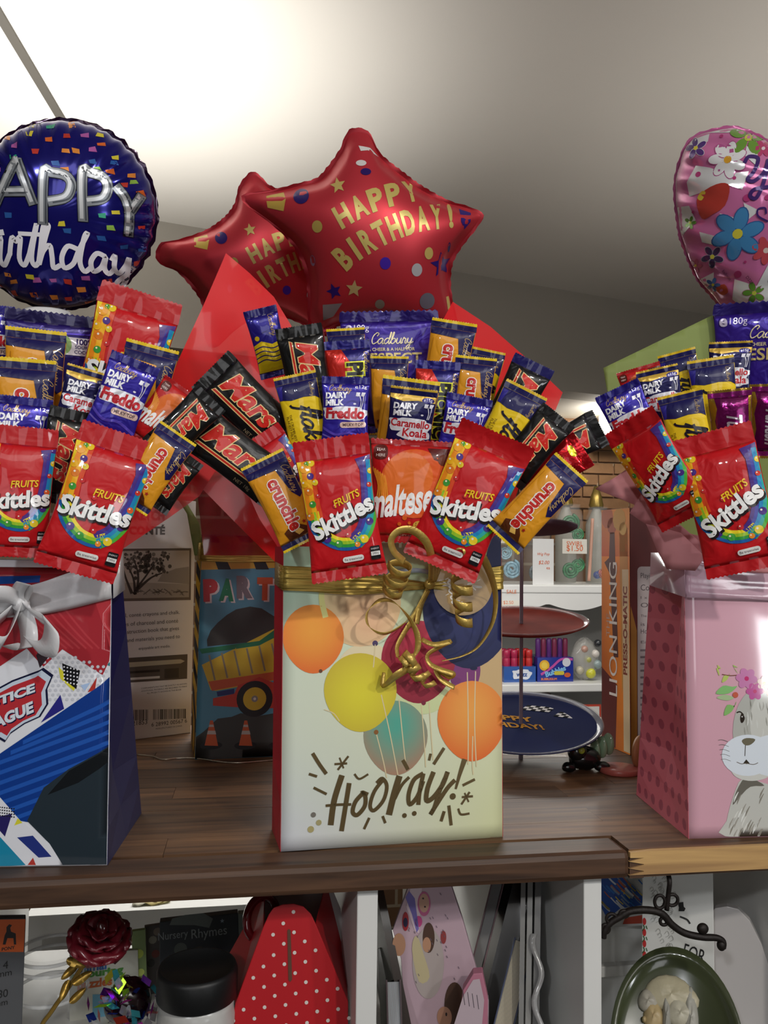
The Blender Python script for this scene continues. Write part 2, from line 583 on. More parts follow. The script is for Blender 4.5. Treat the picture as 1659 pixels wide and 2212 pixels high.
class Art:
    """Flat print: coloured shapes in local xy, each on its own thin layer."""

    def __init__(self):
        self.items = []
        self.auto = 0

    def add(self, v, f, color, layer=None):
        if layer is None:
            self.auto += 1
            layer = self.auto
        else:
            self.auto = max(self.auto, layer)
        self.items.append([np.asarray(v, float).reshape(-1, 2), f, color if callable(color) else lin(color), layer])
        return self

    def poly(self, pts, color, layer=None, smooth=0):
        if smooth:
            pts = catmull(pts, smooth, True)
        return self.add(pts, [tuple(range(len(pts)))], color, layer)

    def rect(self, x, y, w, h, color, layer=None, ang=0, r=0.0):
        if r > 0:
            p = []
            for sx, sy, a0 in ((1, 1, 0), (-1, 1, 90), (-1, -1, 180), (1, -1, 270)):
                for k in range(4):
                    a = math.radians(a0 + 30 * k)
                    p.append((sx * (w / 2 - r) + r * math.cos(a), sy * (h / 2 - r) + r * math.sin(a)))
        else:
            p = [(-w / 2, -h / 2), (w / 2, -h / 2), (w / 2, h / 2), (-w / 2, h / 2)]
        return self.poly(rot(p, ang, x, y), color, layer)

    def disc(self, x, y, r, color, layer=None, ry=None, ang=0, n=24):
        ry = ry or r
        p = [(r * math.cos(2 * math.pi * k / n), ry * math.sin(2 * math.pi * k / n)) for k in range(n)]
        return self.poly(rot(p, ang, x, y), color, layer)

    def star(self, x, y, r, color, layer=None, ang=0, inner=0.45, n=5):
        p = []
        for k in range(2 * n):
            a = math.pi / 2 + math.pi * k / n
            q = r if k % 2 == 0 else r * inner
            p.append((q * math.cos(a), q * math.sin(a)))
        return self.poly(rot(p, ang, x, y), color, layer)

    def stroke(self, pts, w, color, layer=None, sub=5):
        P = catmull(pts, sub)
        if len(P) < 2:
            return self
        d = np.gradient(P, axis=0)
        d /= np.maximum(np.linalg.norm(d, axis=1), 1e-12)[:, None]
        nn = np.column_stack([-d[:, 1], d[:, 0]])
        ws = np.full(len(P), w) if np.isscalar(w) else np.interp(np.linspace(0, 1, len(P)), np.linspace(0, 1, len(w)), w)
        P = np.vstack([P[:1] - d[:1] * ws[0] * .3, P[1:-1], P[-1:] + d[-1:] * ws[-1] * .3])
        v = np.vstack([P + nn * ws[:, None] / 2, P - nn * ws[:, None] / 2])
        n = len(P)
        return self.add(v, [(i, n + i, n + i + 1, i + 1) for i in range(n - 1)], color, layer)

    def text(self, s, x, y, w, color, layer=None, ang=0, bold=0.0, h=None, shear=0.0, outline=None, grow=0.04, res=3, align='c', fit=None):
        v, f = text_raw(s, bold, res)
        if len(v) == 0:
            return self
        lo, hi = v.min(0), v.max(0)
        sx = w / (hi[0] - lo[0])
        sy = sx if h is None else h / (hi[1] - lo[1])
        c = (lo + hi) / 2
        if align == 'l':
            c = np.array((lo[0], c[1]))

        def put(vv):
            q = (vv - c) * (sx, sy)
            q[:, 0] += q[:, 1] * shear
            return rot(q, ang, x, y)
        if outline:
            vo, fo = text_raw(s, bold + grow, res)
            self.add(put(vo), fo, outline, layer)
            layer = self.items[-1][3] + 1
        return self.add(put(v), f, color, layer)

    def script(self, s, x, y, w, color, layer=None, ang=0, pen=0.2, shear=0.25, h=None):
        cur, st = 0.0, []
        for ch in s:
            adv, g = SCRIPT[ch]
            for q in g:
                st.append([(px + cur, py) for px, py in q])
            cur += adv
        k = w / cur
        ky = k if h is None else h / 2.0
        if layer is None:
            self.auto += 1
            layer = self.auto
        for q in st:
            a = np.array([((px + py * shear - cur / 2) * k, (py - 0.8) * ky) for px, py in q])
            self.stroke(rot(a, ang, x, y), pen * k, color, layer)
        return self

    def built(self, step):
        V, F, Cc, Ly = [], [], [], []
        base = 0
        for (v, f), it in zip(cut_grid([(i[0], i[1]) for i in self.items], step), self.items):
            V.append(v)
            Ly.append(np.full(len(v), it[3], float))
            F += [tuple(i + base for i in q) for q in f]
            Cc.append(it[2](v[:, 0], v[:, 1]) if callable(it[2]) else np.tile(it[2], (len(v), 1)))
            base += len(v)
        return np.vstack(V), np.concatenate(Ly), F, np.vstack(Cc)


def rot(p, ang, x=0.0, y=0.0):
    a = math.radians(ang)
    p = np.asarray(p, float)
    return np.column_stack([p[:, 0] * math.cos(a) - p[:, 1] * math.sin(a) + x, p[:, 0] * math.sin(a) + p[:, 1] * math.cos(a) + y])


def radial(cx, cy, r, cin, cout, ry=None, p=1.5):
    a, b = np.array(lin(cin)), np.array(lin(cout))
    ry = ry or r

    def f(x, y):
        t = np.clip(np.hypot((x - cx) / r, (y - cy) / ry), 0, 1) ** p
        return a * (1 - t)[:, None] + b * t[:, None]
    return f


def ramp(p0, p1, c0, c1):
    a, b = np.array(lin(c0)), np.array(lin(c1))
    d = np.array(p1, float) - np.array(p0, float)

    def f(x, y):
        t = np.clip(((x - p0[0]) * d[0] + (y - p0[1]) * d[1]) / np.dot(d, d), 0, 1)
        return a * (1 - t)[:, None] + b * t[:, None]
    return f


def flat(x, y):
    return np.zeros_like(x)


def lay(name, art, H, material, parent=None, step=0.006, lift=0.0003, gap=0.00006, scale=1.0, built=None):
    """Put a print on the surface z = H(x, y)."""
    if built is None:
        if not art.items:
            return None
        built = art.built(step)
    xy, ly, F, Cc = built
    xy = xy * scale
    z = H(xy[:, 0], xy[:, 1]) + lift + ly * gap
    return obj(name, np.column_stack([xy, z]), F, material, parent, True, vcols=Cc)

# ================================================================== the room
def wood(name, c1, c2, rough=0.5):
    m = bpy.data.materials.new(name)
    m.use_nodes = True
    N, L = m.node_tree.nodes, m.node_tree.links
    b = N['Principled BSDF']
    tc = N.new('ShaderNodeTexCoord')
    oi = N.new('ShaderNodeObjectInfo')
    mp = N.new('ShaderNodeMapping')
    mp.inputs['Scale'].default_value = (3.0, 42.0, 42.0)
    L.new(tc.outputs['Object'], mp.inputs['Vector'])
    ad = N.new('ShaderNodeVectorMath')
    ad.operation = 'ADD'
    sc = N.new('ShaderNodeVectorMath')
    sc.operation = 'SCALE'
    sc.inputs[0].default_value = (37.0, 11.0, 5.0)
    L.new(oi.outputs['Random'], sc.inputs['Scale'])
    L.new(mp.outputs[0], ad.inputs[0])
    L.new(sc.outputs[0], ad.inputs[1])
    nz = N.new('ShaderNodeTexNoise')
    nz.inputs['Scale'].default_value = 2.2
    nz.inputs['Detail'].default_value = 7
    nz.inputs['Distortion'].default_value = 0.6
    L.new(ad.outputs[0], nz.inputs['Vector'])
    rp = N.new('ShaderNodeValToRGB')
    rp.color_ramp.elements[0].position = 0.30
    rp.color_ramp.elements[1].position = 0.72
    rp.color_ramp.elements[0].color = lin(c1)
    rp.color_ramp.elements[1].color = lin(c2)
    L.new(nz.outputs['Fac'], rp.inputs['Fac'])
    mr = N.new('ShaderNodeMapRange')
    mr.inputs['To Min'].default_value = 0.65
    mr.inputs['To Max'].default_value = 1.4
    L.new(oi.outputs['Random'], mr.inputs['Value'])
    mx = N.new('ShaderNodeVectorMath')
    mx.operation = 'SCALE'
    L.new(rp.outputs[0], mx.inputs[0])
    L.new(mr.outputs[0], mx.inputs['Scale'])
    L.new(mx.outputs[0], b.inputs['Base Color'])
    b.inputs['Roughness'].default_value = rough
    b.inputs['Specular IOR Level'].default_value = 0.35
    bp = N.new('ShaderNodeBump')
    bp.inputs['Strength'].default_value = 0.12
    bp.inputs['Distance'].default_value = 0.001
    L.new(nz.outputs['Fac'], bp.inputs['Height'])
    L.new(bp.outputs['Normal'], b.inputs['Normal'])
    return m


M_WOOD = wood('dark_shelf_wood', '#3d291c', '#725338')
M_WOODF = wood('shaded_edge_wood', '#2e1f16', '#543b2a')  # shelf wood darkened, shade of the unlit front edge put into the colour
M_OAK = wood('pale_shelf_wood', '#8d6d48', '#b6935f')
M_CEIL = mat('ceiling_paint', '#d8d3cb', rough=0.8, bump=0.05, bscale=30, vary=0.03, vscale=2)
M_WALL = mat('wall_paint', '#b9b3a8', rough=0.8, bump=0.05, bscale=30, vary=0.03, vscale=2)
M_FLOOR = mat('floor_vinyl', '#6e6a64', rough=0.5, vary=0.2, vscale=8)

ZC = 2.45
X0, X1, Y0, Y1 = -2.6, 4.2, -2.8, 3.45
box('floor', X0, X1, Y0, Y1, -0.05, 0.0, M_FLOOR, kind='structure')
box('ceiling', X0, X1, Y0, Y1, ZC, ZC + 0.05, M_CEIL, kind='structure')
box('wall_left', X0 - 0.05, X0, Y0, Y1, 0.0, ZC, M_WALL, kind='structure')
box('wall_right', X1, X1 + 0.05, Y0, Y1, 0.0, ZC, M_WALL, kind='structure')
box('wall_front', X0, X1, Y0 - 0.05, Y0, 0.0, ZC, M_WALL, kind='structure')

# joint strip on the ceiling
ja, jb = onz(-60, -70, ZC), onz(131, 251, ZC)
jd = unit((jb - ja) * (1, 1, 0))
js = np.cross(jd, (0, 0, 1.0))
ja, jb = ja - jd * 1.2, jb + jd * 0.9
hexa('trim_1', [ja - js * .009 - (0, 0, .006), ja + js * .009 - (0, 0, .006), jb + js * .009 - (0, 0, .006), jb - js * .009 - (0, 0, .006),
                ja - js * .009, ja + js * .009, jb + js * .009, jb - js * .009], mat('joint_strip', '#57534d', rough=0.6), kind='structure')

# dropped wall section under the ceiling, with a soffit behind it
ba, bb = onz(430, 492, ZC), onz(1250, 632, ZC)
bd = unit(bb - ba)
bn = unit(np.cross((0, 0, 1.0), bd))
zb = float(atd(1260, 850, np.dot(onz(1250, 632, ZC) - CAM, fw))[2])
A_, B_ = ba - bd * 1.6, bb + bd * 0.9
lo = np.array((0, 0, zb - ZC))
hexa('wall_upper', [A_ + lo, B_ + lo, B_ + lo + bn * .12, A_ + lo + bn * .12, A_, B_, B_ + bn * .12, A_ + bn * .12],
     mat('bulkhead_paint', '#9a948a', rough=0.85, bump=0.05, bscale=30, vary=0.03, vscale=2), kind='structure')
hexa('trim_2', [A_ + lo + bn * .12, B_ + lo + bn * .12, B_ + lo + bn * 1.0, A_ + lo + bn * 1.0,
                A_ + lo + bn * .12 + (0, 0, .03), B_ + lo + bn * .12 + (0, 0, .03), B_ + lo + bn * 1.0 + (0, 0, .03), A_ + lo + bn * 1.0 + (0, 0, .03)], M_CEIL, kind='structure')

# brick wall far behind
M_MORTAR = bpy.data.materials.new('brick_mortar')
M_MORTAR.use_nodes = True
_n, _l = M_MORTAR.node_tree.nodes, M_MORTAR.node_tree.links
_b = _n.new('ShaderNodeTexBrick')
_b.inputs['Color1'].default_value = lin('#7a5b40')
_b.inputs['Color2'].default_value = lin('#6a4c36')
_b.inputs['Mortar'].default_value = lin('#9a8c78')
_b.inputs['Scale'].default_value = 1.0
_b.inputs['Brick Width'].default_value = 0.24
_b.inputs['Row Height'].default_value = 0.086
_b.inputs['Mortar Size'].default_value = 0.006
_tc = _n.new('ShaderNodeTexCoord')
_mp = _n.new('ShaderNodeMapping')
_mp.inputs['Rotation'].default_value = (math.radians(90), 0, 0)
_l.new(_tc.outputs['Object'], _mp.inputs['Vector'])
_l.new(_mp.outputs[0], _b.inputs['Vector'])
_l.new(_b.outputs['Color'], _n['Principled BSDF'].inputs['Base Color'])
_n['Principled BSDF'].inputs['Roughness'].default_value = 0.85
YB = 3.35
wb = box('wall_back', X0, X1, YB, YB + 0.1, 0.0, ZC, M_MORTAR, kind='structure')
M_BRICK = mat('brown_brick', '#765639', rough=0.85, bump=0.4, bscale=60, vary=0.3, vscale=9)
bl, br = atY(1120, 945, YB), atY(1375, 1170, YB)
brick_me = None
rows = int((bl[2] - br[2]) / 0.0500) + 1
for r in range(rows):
    z = bl[2] - r * 0.0500
    x = bl[0] - (0.071 if r % 2 else 0.0)
    while x < br[0]:
        if brick_me is None:
            o = box('brick', 0, 0.134, -0.012, 0.0, -0.043, 0.0, M_BRICK, wb, bevel=0.003)
            brick_me = o.data
        else:
            o = link(bpy.data.objects.new('brick', brick_me), wb)
        o.location = (x, YB + random.Random(r * 77 + int(x * 100)).uniform(-.003, .003), z)
        x += 0.142
# cornice ledge between soffit and bricks, and the small wall lamp on it
cz0, cz1 = atY(1300, 947, YB - 0.1)[2], atY(1300, 930, YB - 0.1)[2]
box('trim_3', X0, X1, YB - 0.12, YB, cz0, cz1, M_WHITE, kind='structure', bevel=0.006)
lp = atY(1323, 908, YB - 0.2)
t = thing('wall_lamp', 'small square lit lamp above the brick wall ledge', 'lamp', loc=(lp[0], YB - 0.12, lp[2] - 0.035))
box('housing', -.036, .036, -.045, .0, -.025, .0, M_WHITE, t, bevel=.003)
box('glass_cover', -.030, .030, -.075, -.012, .0, .062, mat('lit_lamp_glass', '#fff3d8', emit=7.0), t, bevel=.004)
lamp('wall_lamp_light', 'POINT', (lp[0] - .05, YB - 0.3, lp[2] + .02), (0, 0, 0), 8, (1.0, .95, .85), shadow_soft_size=.03)

# ================================================================== wooden shelf on white cubby frame
YF = float(onz(740, 1868, ZS)[1])       # front edge of the shelf
YR = 1.30
SX0, SX1 = -0.75, float(onz(1378, 1850, ZS)[0])
SXE = 1.25
TH = 0.025
sh = thing('wooden_shelf', 'dark brown block-wood shelf carrying the gift bouquets', 'shelf', loc=(0, YF, ZS))
rnd = random.Random(4)
nrow = 14
dy = (YR - YF) / nrow
for r in range(nrow):
    x = SX0 - rnd.uniform(0, .25)
    first = True
    while x < SXE:
        ln = rnd.uniform(.30, .62) if r else 5.0
        xe = min(x + ln, SXE)
        xs = max(x, SX0)
        if r == 0 and x < SX1:
            xe = SX1
        if r == 0 and x >= SX1 - .001:
            break
        if xe - xs > .02:
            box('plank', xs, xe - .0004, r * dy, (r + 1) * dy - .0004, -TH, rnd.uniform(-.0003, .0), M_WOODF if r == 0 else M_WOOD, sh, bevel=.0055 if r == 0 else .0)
        x = xe
# pale end piece with its zigzag finger joint
fx = SX1
sl = [(fx, -.0065)]
ol = [(fx - .004, 0.0), (SXE, 0.0), (SXE, -TH), (fx + .012, -TH)]
teeth = []
nt_ = 3
for k in range(nt_):
    z1 = -TH + (k) * .006 + .001
    teeth += [(fx + .012, z1), (fx - .002, z1 + .0028), (fx + .012, z1 + .0055)]
ol = [(fx - .001, -.0012), (fx + .02, -.0003), (SXE, -.0003), (SXE, -TH)] + teeth[1:] + [(fx - .001, -.006)]
v = [(x, 0.0, z) for x, z in ol] + [(x, .0045, z) for x, z in ol]
n_ = len(ol)
o = obj('plank', v, [tuple(range(n_)), tuple(range(2 * n_ - 1, n_ - 1, -1))] + [(i, n_ + i, n_ + (i + 1) % n_, (i + 1) % n_) for i in range(n_)], M_OAK, sh, smooth=False)
recalc(o)
o['label'] = 'pale oak end block with zigzag finger joint'
# dark plank behind the pale edge strip
box('plank', fx, SXE, .0047, dy - .0004, -TH, -.0001, M_WOOD, sh)
box('plank', fx - .001, fx + .0125, .0015, .0046, -TH + .0005, -.007, M_WOODF, sh)

fr_c = thing('cubby_frame', 'white cubby frame standing under the wooden shelf', 'shelving', loc=(0, YF, 0))
YD = YF + 0.012
for pxa, pxb in ((770, 815), (1261, 1300)):
    xa, xb = atY(pxa, 2060, YD)[0], atY(pxb, 2060, YD)[0]
    box('upright', xa, xb, .012, .50, .0, ZS - TH, M_WHITE, fr_c, bevel=.001)
xa = atY(-330, 2060, YD)[0]
box('upright', xa, xa + .018, .012, .50, .0, ZS - TH, M_WHITE, fr_c, bevel=.001)
xa = atY(1790, 2060, YD)[0]
box('upright', xa, xa + .018, .012, .50, .0, ZS - TH, M_WHITE, fr_c, bevel=.001)
ZB = 0.955      # floor of the cubbies
box('bottom_board', atY(-330, 2060, YD)[0], xa, .014, .50, ZB - .018, ZB, M_WHITE, fr_c, bevel=.001)
for xx in (-.6, .55, 1.1):
    box('rear_post', xx, xx + .05, .53, .58, 0, ZS - TH, M_WHITE, fr_c)

# ================================================================== candy wrappers
RED, PUR, NAVY, GOLDC, YEL = '#c0141c', '#2c1f96', '#17144f', '#dd961f', '#e6c41c'
KINDS = {}


def candies(a, spots, layer=8):
    for x, y, c, r in spots:
        a.disc(x, y, r, c, layer, n=14)
        a.disc(x - r * .3, y + r * .35, r * .28, '#f4ead8', layer + 1, n=8)


def art_fruit(ta):
    a = Art()

    def bands(path, cols, w, shift=0):
        P = catmull(path, 6)
        d = np.gradient(P, axis=0)
        d /= np.linalg.norm(d, axis=1)[:, None]
        nn = np.column_stack([-d[:, 1], d[:, 0]])
        for i, c in enumerate(cols):
            o = (i - (len(cols) - 1) / 2) * w + shift
            a.stroke(P + nn * o, w * 1.05, c, 1 + i % 3, sub=1)
    bands([(-37, 66), (-38, 40), (-38, 15), (-36, -8)], ['#f3cf28', '#ee8d1d', '#f2b21f', '#d9481d'], 6)
    bands([(-37, -2), (-32, -26), (-12, -44), (10, -48), (24, -42)], ['#f4da2a', '#9ac62c', '#2f9a3c', '#1e5fa8'][::-1], 4.2)
    bands([(14, -46), (28, -32), (38, -6), (42, 25), (44, 58)], ['#4a2a80', '#3a3a9c', '#1f86bf', '#2aa6a0', '#4fae36'][::-1], 4.4)
    a.poly([(28, 62), (50, 66), (50, 50), (32, 48)], '#4a2a80', 2)
    candies(a, [(-40, 58, '#f2a31e', 6), (-30, 64, '#e9c928', 4.5), (-36, 64, '#3f9a38', 3.2), (-42, 38, '#f0b31d', 5), (-28, 38, '#e8cc2c', 4), (-33, 47, '#4a2a86', 4.5),
                (-37, 27, '#e07a1c', 5), (-26, 20, '#c3252b', 3), (-35, 10, '#3d9a3a', 4.5), (-40, -6, '#e8861c', 5), (-22, -38, '#4a2a86', 5), (-8, -46, '#3f9c3c', 5),
                (6, -36, '#c4262c', 3.6), (26, -44, '#e9cc2a', 5.5), (36, -22, '#482a82', 5), (40, 2, '#e0602a', 4), (42, 26, '#cf3a2a', 3.4), (46, 44, '#e6cd30', 4), (16, -50, '#ea8a26', 3.6), (-6, 4, '#c8262c', 3)])
    a.text('FRUITS', 10, 12, 36, '#efc524', 12, ang=ta * .9 - 1, bold=.02, h=10, shear=.2)
    a.text('Skittles', 3.0, -13.5, 88, '#1b0c10', 13, ang=ta, bold=.05, h=26, shear=.12)
    a.text('Skittles', 1.0, -11, 88, '#f3f3f1', 14, ang=ta, bold=.038, h=25, shear=.12)
    a.rect(8, -68, 28, 7.5, '#e9e6e2', 12, r=3.4, ang=2)
    a.text('Be treatwise', 8, -68, 23, '#40303a', 13, ang=2)
    a.rect(38, -64, 13, 18, '#17161a', 12, r=1.5)
    a.text('ENERGY', 38, -58.5, 10.5, '#d8d6d6', 13)
    a.rect(38, -65, 12, 5.5, '#e6e4e2', 13)
    a.text('245kJ', 38, -65, 8, '#222222', 14)
    return a


def milk_icon(a, x, y, s, layer):
    for dx in (0, 11):
        a.poly(rot([(-4 * s, 7 * s), (4 * s, 9 * s), (3 * s, 0), (-3 * s, -1 * s)], -18, x + dx * s, y), '#eceaf4', layer)
    a.stroke([(x + 4 * s, y + 4 * s), (x + 8 * s, y - 10 * s), (x + 6 * s, y - 24 * s)], 1.6 * s, '#e8e6f2', layer)
    a.stroke([(x + 13 * s, y), (x + 12 * s, y - 12 * s), (x + 9 * s, y - 24 * s)], 1.6 * s, '#e8e6f2', layer)
    a.disc(x - 5 * s, y - 16 * s, 3 * s, '#eceaf4', layer, ry=1.8 * s, n=10)


def blob(a, x, y, w, h, color, layer, k=1):
    p = []
    for i in range(28):
        t = 2 * math.pi * i / 28
        r = 1 + .09 * math.sin(5 * t + k) + .05 * math.sin(8 * t)
        p.append((x + w / 2 * r * math.copysign(abs(math.cos(t)) ** .6, math.cos(t)), y + h / 2 * r * math.copysign(abs(math.sin(t)) ** .7, math.sin(t))))
    a.poly(p, color, layer)


def art_frog(ta):
    a = Art()
    a.script('Cadbury', -12, 51, 46, '#c9a86a', 1, pen=.14)
    a.text('e12g', 32, 54, 24, '#dedbea', 1, h=9)
    a.text('DAIRY', -18, 37, 46, '#f2f1f6', 1, bold=.05, h=13, shear=.1, ang=3)
    a.text('MILK', -22, 22, 38, '#f2f1f6', 1, bold=.05, h=13, shear=.1, ang=3)
    milk_icon(a, 24, 36, 1.0, 1)
    blob(a, 0, 0, 92, 28, '#ecebf2', 1)
    a.text('Freddo', 0, 0, 80, '#c62a35', 2, bold=.05, h=23, shear=.06)
    a.rect(16, -23, 54, 12, '#e4c3b6', 2, r=5.5, ang=2)
    a.text('MILKY TOP', 16, -23, 42, '#4a3440', 3, ang=2, bold=.02)
    a.stroke([(-46, -30), (-20, -44), (10, -40), (46, -52)], 5, '#5a48c0', 1)
    a.stroke([(-46, -44), (-12, -56), (46, -62)], 3, '#7a68cc', 1)
    return a


def art_bear(ta):
    a = Art()
    a.poly([(-50, 60), (50, 60), (50, 47), (10, 50), (-20, 46), (-50, 52)], '#d8b04a', 1)
    a.text('DAIRY', -14, 37, 50, '#f2f1f6', 1, bold=.05, h=13, shear=.1, ang=3)
    a.text('MILK', -18, 22, 40, '#f2f1f6', 1, bold=.05, h=13, shear=.1, ang=3)
    milk_icon(a, 28, 37, 1.0, 1)
    a.disc(32, 52, 13, '#2a2176', 2, ry=6)
    a.text('e15g', 32, 52, 18, '#e6e4f2', 3)
    blob(a, 0, -3, 90, 30, '#ecebf2', 1)
    blob(a, 10, -20, 66, 26, '#ecebf2', 1.6, 3)
    a.text('Caramello', 0, 1, 82, '#c62a35', 2, bold=.03, h=17, shear=.04)
    a.text('Koala', 12, -18, 52, '#c62a35', 2, bold=.03, h=18, shear=.04)
    a.poly([(-50, -44), (-30, -38), (-10, -46), (14, -40), (34, -47), (50, -42), (50, -60), (-50, -60)], '#6a3a22', 1)
    return a


def art_honey(ta):
    a = Art()
    a.poly([(-50, 84), (50, 84), (50, 2), (36, -8), (24, 10), (14, 66), (-50, 70)], NAVY, 1)
    a.text('crunchie', 0, -8, 118, '#c3241f', 3, ang=-90, bold=.045, h=31, outline='#f0ece4', grow=.05)
    a.script('Cadbury', 35, 40, 62, '#c9a664', 3, ang=-90, pen=.12)
    a.poly([(-30, -64), (-18, -58), (-2, -66), (10, -60), (22, -70), (30, -84), (-26, -84)], '#57290f', 2)
    a.poly([(-8, -70), (4, -66), (12, -76), (-2, -80)], '#e6b85c', 3)
    a.stroke([(-40, 60), (-42, 0), (-40, -60)], 1.2, '#b87714', 2)
    a.star(20, -58, 5, '#a31e1a', 5)
    return a


def art_dark(ta):
    a = Art()
    a.text('Mars', 10, 4, 116, '#cf261c', 3, ang=-90, bold=.03, h=44, shear=.28, outline='#e9c98c', grow=.03)
    a.poly([(-26, 74), (-18, 70), (-17, -84), (-25, -84)], '#e3bf80', 1)
    a.poly([(-24, 72), (-20, 70), (-19, -84), (-23, -84)], '#c0241c', 2)
    a.text('NET 18g', -38, -40, 34, '#8a7a60', 1, ang=-90)
    return a


def art_flaky(ta):
    a = Art()
    a.poly([(-50, 84), (50, 84), (50, 34), (36, 44), (10, 47), (-20, 44), (-50, 50)], NAVY, 1)
    a.poly([(-50, 80), (-34, 80), (-40, 48), (-50, 48)], '#2d2588', 2)
    a.script('flake', 12, -20, 96, '#171022', 3, ang=-90, pen=.22, h=46)
    a.script('Cadbury', 32, 62, 34, '#b99a5c', 3, ang=-90, pen=.12)
    a.text('THE CRUMBLIEST', -30, -18, 62, '#6a5412', 2, ang=-90)
    a.text('FLAKIEST MILK', -37, -18, 54, '#6a5412', 2, ang=-90)
    a.poly([(10, -70), (26, -64), (36, -74), (24, -82), (6, -80)], '#6a3c1c', 2)
    return a


def art_flow(ta):
    a = Art()
    a.poly([(-50, -4), (-20, 8), (10, -6), (50, 4), (50, -84), (-50, -84)], YEL, 1)
    for k in range(4):
        y = -14 - k * 13
        a.stroke([(-46, y), (-20, y + 6), (10, y - 4), (46, y + 5)], 3.2, '#2a1c66', 2)
    a.script('Cadbury', 24, 50, 64, '#b99a5c', 2, ang=-90, pen=.12)
    a.disc(-30, 18, 7, YEL, 2)
    return a


def art_block(ta):
    a = Art()
    a.text('e', -41, 45, 7, '#dcd2ec', 1, bold=.03)
    a.text('180g', -28, 45, 15, '#dcd2ec', 1)
    a.script('Cadbury', 2, 34, 42, '#ecdcb0', 1, pen=.16)
    a.text('A CHEER & A HALF FOR', 2, 24, 48, '#d8c89c', 1, bold=.02)
    a.text('RESPECT', 2, 15, 62, '#d8c27e', 1, bold=.02, h=11)
    a.stroke([(-40, -14), (0, -18), (40, -14)], 2, '#6a4cc0', 1)
    return a


def art_cocoa(ta):
    a = Art()
    a.rect(26, 27, 46, 20, '#ddd6dc', 1, r=3)
    a.disc(8, 28, 12, '#8fae6a', 2)
    a.star(8, 28, 7, '#d4dcae', 3, n=6)
    a.text('100%', 34, 32.5, 18, '#2a1a5c', 2, bold=.03)
    a.text('SOURCED', 35.5, 26.5, 24, '#2a1a5c', 2, bold=.02)
    a.text('COCOA', 33, 21, 20, '#2a1a5c', 2, bold=.02)
    a.stroke([(-46, 42), (0, 40), (46, 42)], 2.0, '#4a35b0', 1)
    a.script('Cadbury', -12, -14, 64, '#ecdcb0', 1, pen=.2)
    return a


def art_malt(ta):
    a = Art()
    a.disc(6, 10, 42, '#d8551b', 1, n=36)
    a.disc(-2, 18, 30, '#dd6a20', 2, n=30)
    a.poly([(20, 54), (50, 54), (50, 24), (40, 36), (28, 40)], '#5a1414', 2)
    a.disc(40, 40, 7, '#6a3220', 3)
    for k in range(6):
        a.stroke([(-46 + k * 3, 28 - k * 2), (-38 + k * 2, 6), (-40 + k * 3, -14)], 1.8, '#e8902a', 2)
    a.text('maltesers', 1, -9, 96, '#f2f0ee', 4, ang=ta, bold=.03, h=38, shear=.22)
    a.disc(28, -36, 10, '#5e2a1c', 3)
    a.disc(14, -41, 7.5, '#c99a3a', 4, ry=6)
    for k in range(7):
        a.disc(10 + (k % 3) * 4, -43 + (k // 3) * 2.5, .8, '#7a5420', 5, n=6)
    for k, (x, y, r) in enumerate([(-4, -32, 3), (2, -38, 2), (-10, -40, 2.4), (20, -30, 2.5)]):
        a.disc(x, y, r, '#d8601f', 3, n=10)
    a.rect(-37, 47, 17, 18, '#5a1a14', 2, r=6)
    a.text('TEAR', -37, 50, 11, '#e8d8d0', 3)
    a.text('HERE', -37, 43, 11, '#e8d8d0', 3)
    a.text('THEY LIGHTEN', 4, -54, 30, '#e8c8b0', 3)
    return a


def art_nut(ta):
    a = Art()
    a.poly([(-50, 84), (-14, 84), (14, 40), (4, 0), (16, -40), (0, -84), (-50, -84)], '#c5281e', 1)
    a.text('PICNIC', 14, -8, 124, '#15130f', 3, ang=-90, bold=.05, h=38, outline='#d8d83a', grow=.07)
    a.script('Cadbury', 40, 56, 44, '#b99a5c', 3, ang=-90, pen=.12)
    return a


def art_rose(ta):
    a = Art()
    a.poly([(-50, 76), (-36, 76), (-30, 50), (-36, 20), (-30, -20), (-38, -76), (-50, -76)], '#b08a2e', 1)
    a.poly([(50, 76), (42, 76), (40, 20), (44, -76), (50, -76)], '#b08a2e', 1)
    a.text('Turkish', 8, -14, 96, '#efe2ee', 3, ang=-90, bold=.03, h=36, shear=.25)
    for k in range(5):
        a.rect(4, 70 - k * 3.2, 52, .9, '#d860b0', 2)
    return a


def art_redfoil(ta):
    a = Art()
    a.disc(-10, 62, 16, '#d6c62e', 1, ry=9)
    a.text('wafer', 4, -6, 70, '#e6c8b4', 1, ang=-90, bold=.03)
    return a


# name: (art, w, h, top seal, bottom seal, thickness, body, seal colour, seal edge, material, part names)
KINDS['fruit'] = (art_fruit, 100, 188, 26, 14, 13, RED, '#b5141b', None, M_FILM)
KINDS['frog'] = (art_frog, 100, 150, 14, 10, 9, PUR, '#1f1672', None, M_FOIL)
KINDS['bear'] = (art_bear, 100, 150, 14, 12, 10, NAVY, NAVY, '#d8b23a', M_FOIL)
KINDS['honey'] = (art_honey, 100, 205, 18, 16, 17, GOLDC, NAVY, YEL, M_FILM)
KINDS['dark'] = (art_dark, 100, 205, 22, 20, 17, '#0d0c0d', '#0b0a0b', None, M_FILM)
KINDS['flaky'] = (art_flaky, 100, 205, 18, 16, 16, YEL, NAVY, '#d8b41e', M_FILM)
KINDS['flow'] = (art_flow, 100, 205, 20, 16, 16, '#241a80', '#1b1460', None, M_FOIL)
KINDS['block'] = (art_block, 100, 124, 10, 8, 5, '#351c8c', '#241464', None, M_FOIL)
KINDS['cocoa'] = (art_cocoa, 100, 124, 12, 8, 5, '#2a1a6e', '#191048', None, M_FOIL)
KINDS['malt'] = (art_malt, 100, 126, 6, 8, 12, '#bb171a', '#a41418', None, M_FILM)
